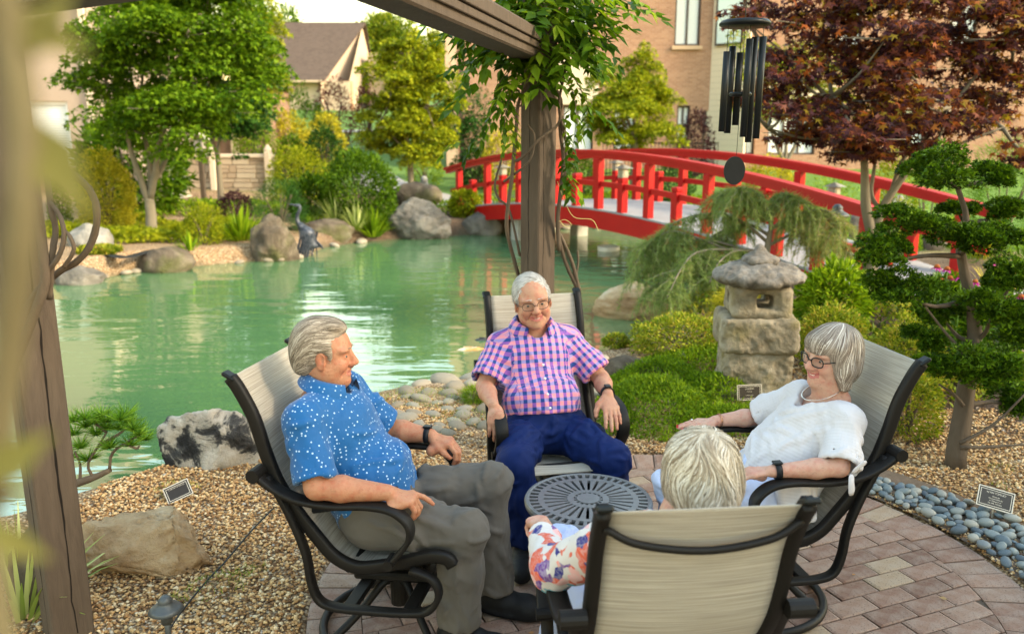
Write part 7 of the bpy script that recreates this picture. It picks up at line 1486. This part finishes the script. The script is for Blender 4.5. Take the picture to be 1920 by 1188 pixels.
mat_cover('creeping_juniper', 'yellow-green creeping juniper around the maple trunk base', [(-6.7, 14.2, 1.3, .55, .16), (-8.1, 14.6, 1.1, .6, .16), (-5.6, 15.6, 1.2, .8, .2), (-7.6, 16.2, .9, .6, .2), (-4.9, 15.0, .8, .5, .2)], 9000, .10, 'spray', LM['ygreen'], 111)
mat_cover('bank_planting', 'mixed green low planting along the far bank', [(-3.4, 17.2, 1.2, .8, .25), (-1.6, 18.2, .9, .6, .2), (-6.4, 18.4, 2.2, 1.2, .2), (5.5, 18.5, 2.5, 1.6, .3), (7.5, 16.0, 1.6, 1.2, .3), (9, 13.0, 1.8, 1.4, .35), (3.2, 20.6, 2.0, 1.2, .25), (-.9, 20.0, .8, .6, .2), (8.0, 10.8, 1.3, .8, .35), (1.0, 20.2, 1.2, .8, .2)], 15000, .12, 'long', LM['moss'], 112)
mat_cover('right_bed_planting', 'low green planting in the bark mulch behind the right chair', [(2.55, 6.6, .7, .5, .2), (3.6, 6.4, .7, .6, .24), (3.4, 7.6, .8, .5, .28), (2.2, 7.9, .6, .5, .25), (4.4, 5.6, .7, .6, .24), (2.9, 5.6, .5, .3, .12), (4.4, 8.2, .8, .7, .3), (2.4, 9.1, .6, .6, .3)], 16000, .05, 'oval', LM['azal'], 113)
mat_cover('gravel_weeds', 'small green weeds growing through the gravel', [(-1.22, 3.12, .14, .12, .06), (-1.12, 3.22, .09, .06, .05), (-1.35, 3.0, .06, .05, .04), (2.75, 4.35, .08, .07, .04), (2.6, 4.1, .05, .05, .03), (-1.75, 4.05, .12, .1, .05), (.9, 4.72, .05, .04, .04), (-.6, 5.6, .5, .25, .03), (-.2, 5.2, .3, .2, .03), (2.2, 5.0, .12, .1, .05)], 2600, .028, 'needle', LM['moss'], 114)
# bark mulch chips
n = 5200; rg = np.random.default_rng(115); xy = np.c_[rg.uniform(1.8, 5.2, n), rg.uniform(4.6, 8.6, n)]; xy = xy[(xy[:, 0] > 2.3 + .25 * fbm(np.c_[xy * 2, 0 * xy[:, :1]], 2)) & (xy[:, 1] > 4.8 + .25 * fbm(np.c_[xy * 2 + 9, 0 * xy[:, :1]], 2))]; z = ground_z(xy[:, 0], xy[:, 1]) + .008
v, f, t = leaves(np.c_[xy, z], np.c_[rg.normal(size=(len(xy), 2)), .15 * rg.normal(size=len(xy))], np.tile([0, 0, 1.], (len(xy), 1)), .06, 'long', None, .2, rg); tag(mk('bark_mulch', v, f, leafmat('mulch_chips', stops((.03, .02, .014), (.10, .068, .045), (.24, .18, .13)), 0), None, False, {'tint': t}), 'dark shredded bark mulch under the cypress and azaleas', 'mulch', kind='stuff')
# fallen leaves on the paving
rg = np.random.default_rng(116); lm_dry = leafmat('dry_leaf', stops((.30, .12, .04), (.45, .22, .08), (.35, .25, .12)), .2)
for i in range(26):
    a = rg.random() * 6.28; r = PR * rg.random() ** .5 * .96; x, y = PC[0] + r * math.cos(a), PC[1] + r * math.sin(a)
    if y < 2.6: continue
    v, f, t = leaves(np.array([[0, 0, .006]]), np.array([[math.cos(a * 7), math.sin(a * 7), .1]]), np.array([[0, 0, 1.]]), .026, 'tri', None, .2, rg); o = mk('fallen_leaf', v, f, lm_dry, None, False, {'tint': t}); o.location = (x, y, .003); tag(o, 'tiny dry brown leaf lying on the brick paving', 'leaf', 'dry leaves on the patio')
# ------------------------------------------------------------------ hinoki cypress
def hinoki():
    d = 4.42; rg = np.random.default_rng(121); B = px(1790, 888, d); B[2] = gz(B[0], d) - .04; t = empty('cloud_pruned_cypress', B, 0, 'cloud-pruned dark green cypress with shaggy trunk on the gravel', 'tree'); k = d / FPX
    P = lambda x, y, dd=0: px(x, y, d + dd)
    main = [B, P(1797, 820), P(1806, 760), P(1818, 700), P(1828, 640, .05), P(1822, 560, .08), P(1800, 480, .1), P(1815, 420, .1), P(1795, 350, .08)]
    trunkmesh('trunk', [(main, .052, .012)], M_BARKH, t, 12, .28)
    pads = [(1771, 322, 68, 46, .05), (1868, 332, 36, 26, .1), (1722, 418, 56, 28, -.05), (1852, 448, 72, 38, -.1), (1658, 478, 48, 36, -.15), (1700, 542, 68, 32, -.1), (1857, 583, 66, 40, -.1), (1822, 688, 78, 44, -.15), (1722, 640, 38, 28, .1), (1896, 524, 44, 34, .1), (1905, 745, 40, 50, .1), (1800, 395, 30, 20, .2), (1890, 395, 42, 26, .15), (1770, 590, 40, 26, .2), (1905, 640, 40, 40, .15), (1750, 690, 36, 24, -.1)]
    tw = G(); L = []
    for x, y, rx, rz, dd in pads:
        c = P(x, y, dd); e = min(main[2:], key=lambda q: np.linalg.norm(q - c) + (0 if q[2] < c[2] else .25)); m = (e + c) / 2 + rg.normal(size=3) * .03 - np.array([0, 0, .03]); v, f = tube(spline([e, m, c - np.array([0, 0, rz * k * .4])], 9), np.linspace(.017, .006, 9), 7, True, 1, (0, 1, 0), .2); mk('branch', v, f, M_BARKH, t, True, world=True)
        for q in range(9):
            o = np.array([rg.uniform(-.8, .8) * rx, rg.uniform(-.6, .6) * rx, rg.uniform(-.5, .6) * rz]) * k; rr = rg.uniform(.32, .55); L.append(blob(c + o, (rx * k * rr, rx * k * rr, rz * k * rr * 1.0), int(330 * rx / 50), .028, 'spray3', rg, .35, -.5, .5, .55, q + x))
    foliage('foliage', L, LM['hinoki'], t)
    for st in ([(1800, 830), (1830, 815), (1870, 790), (1925, 735)], [(1800, 838), (1850, 838), (1890, 835), (1930, 832)], [(1806, 760), (1790, 740), (1760, 720)], [(1830, 700), (1800, 655), (1770, 620), (1735, 575)]):
        v, f = tube(spline([P(*q, -.05) for q in st], 9), np.linspace(.012, .005, 9), 7, True, 1, (0, 1, 0), .2); mk('branch', v, f, M_BARKH, t, True, world=True)
hinoki()
# ------------------------------------------------------------------ weeping conifer
def weeper():
    d = 8.3; rg = np.random.default_rng(131); B = px(1425, 600, d); B[2] = gz(B[0], d) - .05; t = empty('weeping_conifer', B, 0, 'feathery weeping conifer with bare grey branches behind the lantern', 'tree'); P = lambda x, y, dd=0: px(x, y, d + dd)
    trunkmesh('trunk', [([B, P(1432, 540), P(1438, 470), P(1446, 420), P(1440, 375)], .05, .012)], M_BARKT, t)
    limbs = [[(1440, 455), (1390, 415), (1330, 400), (1260, 420), (1215, 470)], [(1436, 490), (1370, 460), (1300, 450), (1230, 470), (1195, 520)], [(1444, 430), (1500, 400), (1550, 395), (1585, 420)], [(1446, 420), (1410, 375), (1370, 355), (1335, 370)], [(1440, 380), (1470, 362), (1500, 375)], [(1436, 500), (1340, 500), (1260, 520), (1215, 545)], [(1440, 460), (1510, 430), (1560, 440), (1590, 480)], [(1432, 540), (1370, 530), (1320, 545), (1290, 570)], [(1440, 440), (1400, 420), (1340, 440), (1300, 480)], [(1442, 430), (1480, 410), (1520, 420), (1545, 450)], [(1436, 480), (1385, 470), (1350, 490), (1330, 530)], [(1444, 410), (1430, 370), (1400, 352), (1385, 352)], [(1436, 500), (1290, 440), (1240, 440), (1200, 480)], [(1438, 470), (1320, 470), (1280, 500), (1250, 560)]]
    L = []; tw = G()
    for li, st in enumerate(limbs):
        dd = rg.uniform(-.6, .5); pts = spline([P(x, y, dd * i / (len(st) - 1)) for i, (x, y) in enumerate(st)], 16); v, f = tube(pts, np.linspace(.018, .004, 16), 6, True, 1, (0, 1, 0), .2); mk('branch', v, f, M_BARKT, t, True, world=True)
        for q in range(74):
            i = rg.uniform(3.0, 15); p = pts[int(i)] + (pts[min(15, int(i) + 1)] - pts[int(i)]) * (i % 1); ln = rg.uniform(.10, .34) * (1.15 if i > 6 else .7); side = np.array([rg.normal() * .55, rg.normal() * .55, .10]); m = 7; s = np.linspace(0, 1, m)[:, None]; tp = p + side * ln * np.sin(s * 1.4) * .8 - np.array([0, 0, 1.0]) * ln * s ** 1.5
            tw.tube(tp, np.linspace(.003, .0012, m), 3, False); nn = int(60 * ln / .25) + 12; u = rg.random(nn) * (m - 1.01); PP = tp[u.astype(int)] + (tp[u.astype(int) + 1] - tp[u.astype(int)]) * (u % 1)[:, None]; dn = unit(np.gradient(tp, axis=0))[u.astype(int)]; L.append(leaves(PP, dn + .75 * rg.normal(size=(nn, 3)), dirs(nn, rg),  .072, 'needle', np.clip(rg.random(nn) * .75 + (.25 if li in (2, 6, 9) else 0), 0, 1), .2, rg))
    tag(tw.mk('twigs', M_BARKT, t, False, True), kind='stuff'); foliage('needles', L, LM['blue'], t)
weeper()
# ------------------------------------------------------------------ bonsai pine at the left post
def bonsai():
    d = 3.75; rg = np.random.default_rng(141); P = lambda x, y, dd=0: px(x, y, d + dd); B = P(60, 960); B[2] = gz(B[0], d); t = empty('pine_bonsai', B, 0, 'small pine with long bright needles leaning over the water by the post', 'tree')
    trunkmesh('trunk', [([B, P(90, 925), P(135, 908), P(175, 895), P(207, 880)], .028, .012)], M_BARKD, t); ends = []
    for st in ([(175, 895), (165, 870), (185, 835), (200, 810)], [(205, 882), (210, 850), (235, 830), (262, 815)], [(150, 900), (150, 870), (140, 845)], [(185, 835), (220, 815), (240, 800)], [(200, 810), (180, 795), (160, 790)], [(235, 830), (255, 840), (262, 835)]):
        v, f = tube(spline([P(*q) for q in st], 9), np.linspace(.009, .004, 9), 6, True, 1, (0, 1, 0), .2); mk('branch', v, f, M_BARKD, t, True, world=True)
    L = []
    for x, y in ((140, 815), (160, 800), (180, 792), (200, 790), (225, 788), (245, 792), (160, 785), (200, 805), (150, 840), (180, 815), (225, 805), (262, 815), (272, 825), (245, 835), (205, 840), (140, 790), (190, 780), (235, 780), (165, 862), (250, 805), (130, 860)):
        c = P(x, y, rg.uniform(-.09, .09)); n = 95; D = dirs(n, rg); D[:, 2] = np.abs(D[:, 2]) * .8 + .1; L.append(leaves(np.tile(c, (n, 1)), D, dirs(n, rg), .078, 'needle', None, .1, rg))
    foliage('needles', L, LM['pine'], t)
bonsai()
# ------------------------------------------------------------------ coneflowers
M_PET = leafmat('magenta_petals', stops((.45, .03, .22), (.62, .06, .34)), .3); M_CONE = plain('flower_cone', (.25, .07, .015), .8, var=.3)
rg = np.random.default_rng(151)
for i, (x, y) in enumerate([(1757, 500), (1776, 504), (1781, 521), (1802, 518), (1766, 526), (1828, 528), (1892, 560), (1915, 556), (1858, 492)]):
    d = 5.6 + rg.uniform(-.1, .2); c = px(x, y, d); g0 = gz(c[0], d); t = empty('coneflower', (c[0], d, g0), 0, 'magenta coneflower with drooping petals behind the cypress', 'flower', 'coneflowers behind the cypress'); L = c - np.array(t.location)
    G().tube(spline([(rg.normal() * .05, rg.normal() * .05, -.02), L * .5 + (.01, 0, 0), L], 6), .004, 5).mk('stem', LM['green'] if 0 else plain('flower_stem', (.07, .15, .02), .6), t, True); G().lathe([(.02, -.006), (.019, .006), (.012, .016), (0, .019)], L, 10).mk('cone', M_CONE, t, True)
    a = np.linspace(0, 6.28, 13)[:-1]; v, f, tt = leaves(np.tile(L, (12, 1)), np.c_[np.cos(a), np.sin(a), np.full(12, -.45)], np.tile([0, 0, 1.], (12, 1)), .048, 'long', None, .08, rg); tag(mk('petals', v, f, M_PET, t, False, {'tint': tt}), kind='stuff')
    n = 9; q = rg.random(n) * L[2] * .75; a = rg.random(n) * 6.28; v, f, tt = leaves(np.c_[L[0] * q / L[2], L[1] * q / L[2], q], np.c_[np.cos(a), np.sin(a), np.full(n, .3)], np.tile([0, 0, 1.], (n, 1)), .14, 'long', None, .2, rg); tag(mk('leaves', v, f, LM['green'], t, False, {'tint': tt}), kind='stuff')
# ------------------------------------------------------------------ wisteria on the far post
M_VINE = bark('vine_bark', (.06, .043, .03), (.19, .145, .105))
def compound(P, D, ln, nl, rg, leaf):
    """pinnate leaves: P,D (n,3)"""
    out = []
    for p, d in zip(P, D):
        d = d / np.linalg.norm(d); L_ = ln * rg.uniform(.7, 1.25); s = np.linspace(.2, 1, nl); pts = p + d * L_ * s[:, None] - np.array([0, 0, .35]) * (L_ * s ** 2)[:, None]; sd = np.cross(d, (0, 0, 1.)); sd = sd / (np.linalg.norm(sd) + 1e-6); tg = rg.random()
        for sg in (-1, 1):
            Dl = unit(sd * sg * .8 + d * .55 - np.array([0, 0, .35])) + np.zeros((nl, 3)); out.append(leaves(pts, Dl, np.tile([0, 0, 1.], (nl, 1)) + .3 * d, leaf, 'tri' if 0 else 'oval', np.clip(tg * .75 + .25 * rg.random(nl), 0, 1), .22, rg))
        out.append(leaves(pts[-1:], d[None] - np.array([[0, 0, .5]]), np.array([[0, 0, 1.]]), leaf, 'oval', np.array([tg]), .2, rg))
    return out
def vine():
    d0 = CP[1]; rg = np.random.default_rng(161); t = empty('wisteria_vine', (CP[0], CP[1] - .02, -.02), 0, 'green wisteria vine climbing the far pergola post', 'vine'); P = lambda x, y, dd=0: px(x, y, d0 + dd)
    G_ = [([(985, 560, .12), (962, 480, .05), (950, 420, -.05), (960, 330, -.12), (968, 240, -.12), (973, 190, -.1), (1000, 130, -.13), (1010, 90, -.05)], .012, .008), ([(1085, 545, .1), (1060, 490, .05), (1046, 430, -.02), (1050, 370, -.08), (1056, 300, -.05), (1050, 235, -.05), (1052, 190, -.08), (1035, 150, -.13), (1028, 90, -.05)], .014, .008),
          ([(1048, 470, -.05), (1047, 400, -.08), (1058, 330, -.06), (1062, 270, -.04), (1048, 200, -.1), (1060, 130, -.08), (1070, 60, -.02)], .010, .007), ([(968, 260, -.1), (965, 300, -.13), (985, 290, -.16), (1010, 262, -.17), (1045, 235, -.12), (1050, 205, -.1), (1030, 160, -.16), (1022, 110, -.12)], .009, .006), ([(945, 340, -.04), (960, 330, -.1), (985, 310, -.16), (998, 290, -.17), (1002, 255, -.17), (990, 235, -.17)], .007, .005), ([(940, 300, 0), (928, 345, 0), (935, 372, 0), (955, 395, 0), (975, 480, .02)], .006, .007),
          ([(975, 200, -.1), (990, 180, -.16), (1012, 160, -.17), (1030, 145, -.14)], .004, .003), ([(1086, 545, .1), (1075, 500, .06), (1064, 470, .03), (1050, 440, 0)], .012, .01), ([(1080, 520, .1), (1084, 490, .1), (1083, 470, .1)], .007, .006)]
    for st, r0, r1 in G_: p = spline([P(x, y, dd) for x, y, dd in st], 30); v, f = tube(p, np.linspace(r0, r1, 30), 8, True, 1, (0, 1, 0), .25); mk('stem', v, f, M_VINE, t, True, world=True)
    L = []; C = []
    n = 200; a = rg.random(n); xs = 1012 + rg.normal(size=n) * 56; ys = 40 + rg.normal(size=n) * 48 - 10; C = np.array([P(x, y, rg.uniform(-.42, .2)) for x, y in zip(xs, ys)]); D = unit(np.c_[rg.normal(size=(n, 2)) * .8 + np.c_[(xs - 1010) / 70, np.full(n, -.25)], -.35 + .45 * rg.normal(size=n)]); L += compound(C, D, .19, 5, rg, .088)
    for st in ([(985, 115), (950, 140), (930, 200), (890, 255), (850, 265)], [(1000, 60), (940, 75), (900, 60), (870, 90)], [(1050, 110), (1085, 160), (1105, 200), (1110, 190)], [(1040, 180), (1060, 240), (1058, 310), (1075, 330)], [(960, 120), (935, 160), (925, 195)], [(1050, 140), (1075, 175), (1080, 230), (1070, 300)], [(985, 100), (955, 190), (945, 240)], [(1090, 60), (1125, 90), (1140, 20)], [(985, 40), (920, 20), (885, -20)]):
        dd = rg.uniform(-.35, .1); p = spline([P(x, y, dd) for x, y in st], 12); v, f = tube(p, np.linspace(.0032, .0012, 12), 4); mk('tendril', v, f, M_VINE, t, True, world=True); idx = np.arange(2, 12, 2) if 1 else 0; tn = np.gradient(p, axis=0)[idx]; L += compound(p[idx], unit(tn) + np.c_[rg.normal(size=(len(idx), 2)) * .5, -.3 * np.ones(len(idx))], .13, 5, rg, .062)
    for st in ([(1045, 340), (1062, 385), (1078, 408), (1110, 412), (1122, 432)], [(1048, 415), (1060, 412), (1072, 422), (1060, 425), (1050, 414)]): p = spline([P(x, y, -.1) for x, y in st], 16); v, f = tube(p, .0018, 4); mk('tendril', v, f, plain('pale_tendril', (.45, .42, .16), .6), t, True, world=True)
    foliage('leaves', L, LM['wist'], t)
vine()
# vine on the near left post, and the stem close to the lens
def nearvine():
    rg = np.random.default_rng(171); t = empty('left_post_vine', (LP[0], LP[1], -.02), 0, 'dark woody vine stems curling around the left pergola post', 'vine'); P = lambda x, y, d: px(x, y, d)
    for st, r0, r1 in (([(60, 330, 2.75), (100, 312, 2.66), (140, 328, 2.62), (172, 362, 2.62), (182, 405, 2.62), (172, 455, 2.64), (145, 490, 2.66), (110, 510, 2.68), (60, 560, 2.70), (30, 640, 2.66)], .010, .012), ([(92, 560, 2.66), (98, 480, 2.64), (104, 430, 2.66), (96, 390, 2.66), (88, 330, 2.7)], .011, .009), ([(80, 520, 2.64), (110, 480, 2.62), (120, 440, 2.62), (112, 405, 2.64), (95, 380, 2.66)], .009, .007), ([(120, 500, 2.64), (138, 470, 2.62), (132, 445, 2.62), (118, 430, 2.64)], .007, .006), ([(20, 700, 2.64), (60, 600, 2.62), (85, 520, 2.62), (70, 420, 2.64), (40, 300, 2.66), (30, 150, 2.68)], .016, .014)):
        p = spline([P(*q) for q in st], 30); v, f = tube(p, np.linspace(r0, r1, 30), 8, True, 1, (0, 1, 0), .2); mk('stem', v, f, M_VINE, t, True, world=True)
    B = P(8, 1250, .33); t2 = empty('near_vine', (B[0], B[1], -.02), 0, 'blurred vine stem with leaves close to the lens', 'vine')
    base = np.array([B[0], B[1], -.02]); p = spline([base, B, P(-14, 950, .32), P(18, 640, .31), P(40, 420, .30), P(44, 250, .30), P(20, 80, .30), P(-10, -120, .30), P(10, -420, .34)], 40); v, f = tube(p, .0062, 10, True, 1, (0, 1, 0), .15); mk('stem', v, f, bark('near_vine_bark', (.13, .105, .05), (.22, .185, .10)), t2, True, world=True)
    L = []; 
    for (x, y), dr in (((60, 120), (.5, 0, .6)), ((30, 30), (.9, 0, -.3)), ((70, 200), (.4, 0, -.8)), ((10, 60), (.7, 0, .2)), ((-10, 980), (.6, 0, -.5)), ((-8, 900), (.5, 0, .3))): L.append(leaves(np.array([P(x - 25, y, .30)]), np.array([dr]), np.array([[.1, -1, .3]]), .036, 'oval', np.array([.85]), .05, rg))
    foliage('leaves', L, leafmat('olive_leaves', stops((.12, .12, .03), (.22, .20, .06)), .3), t2)
nearvine()
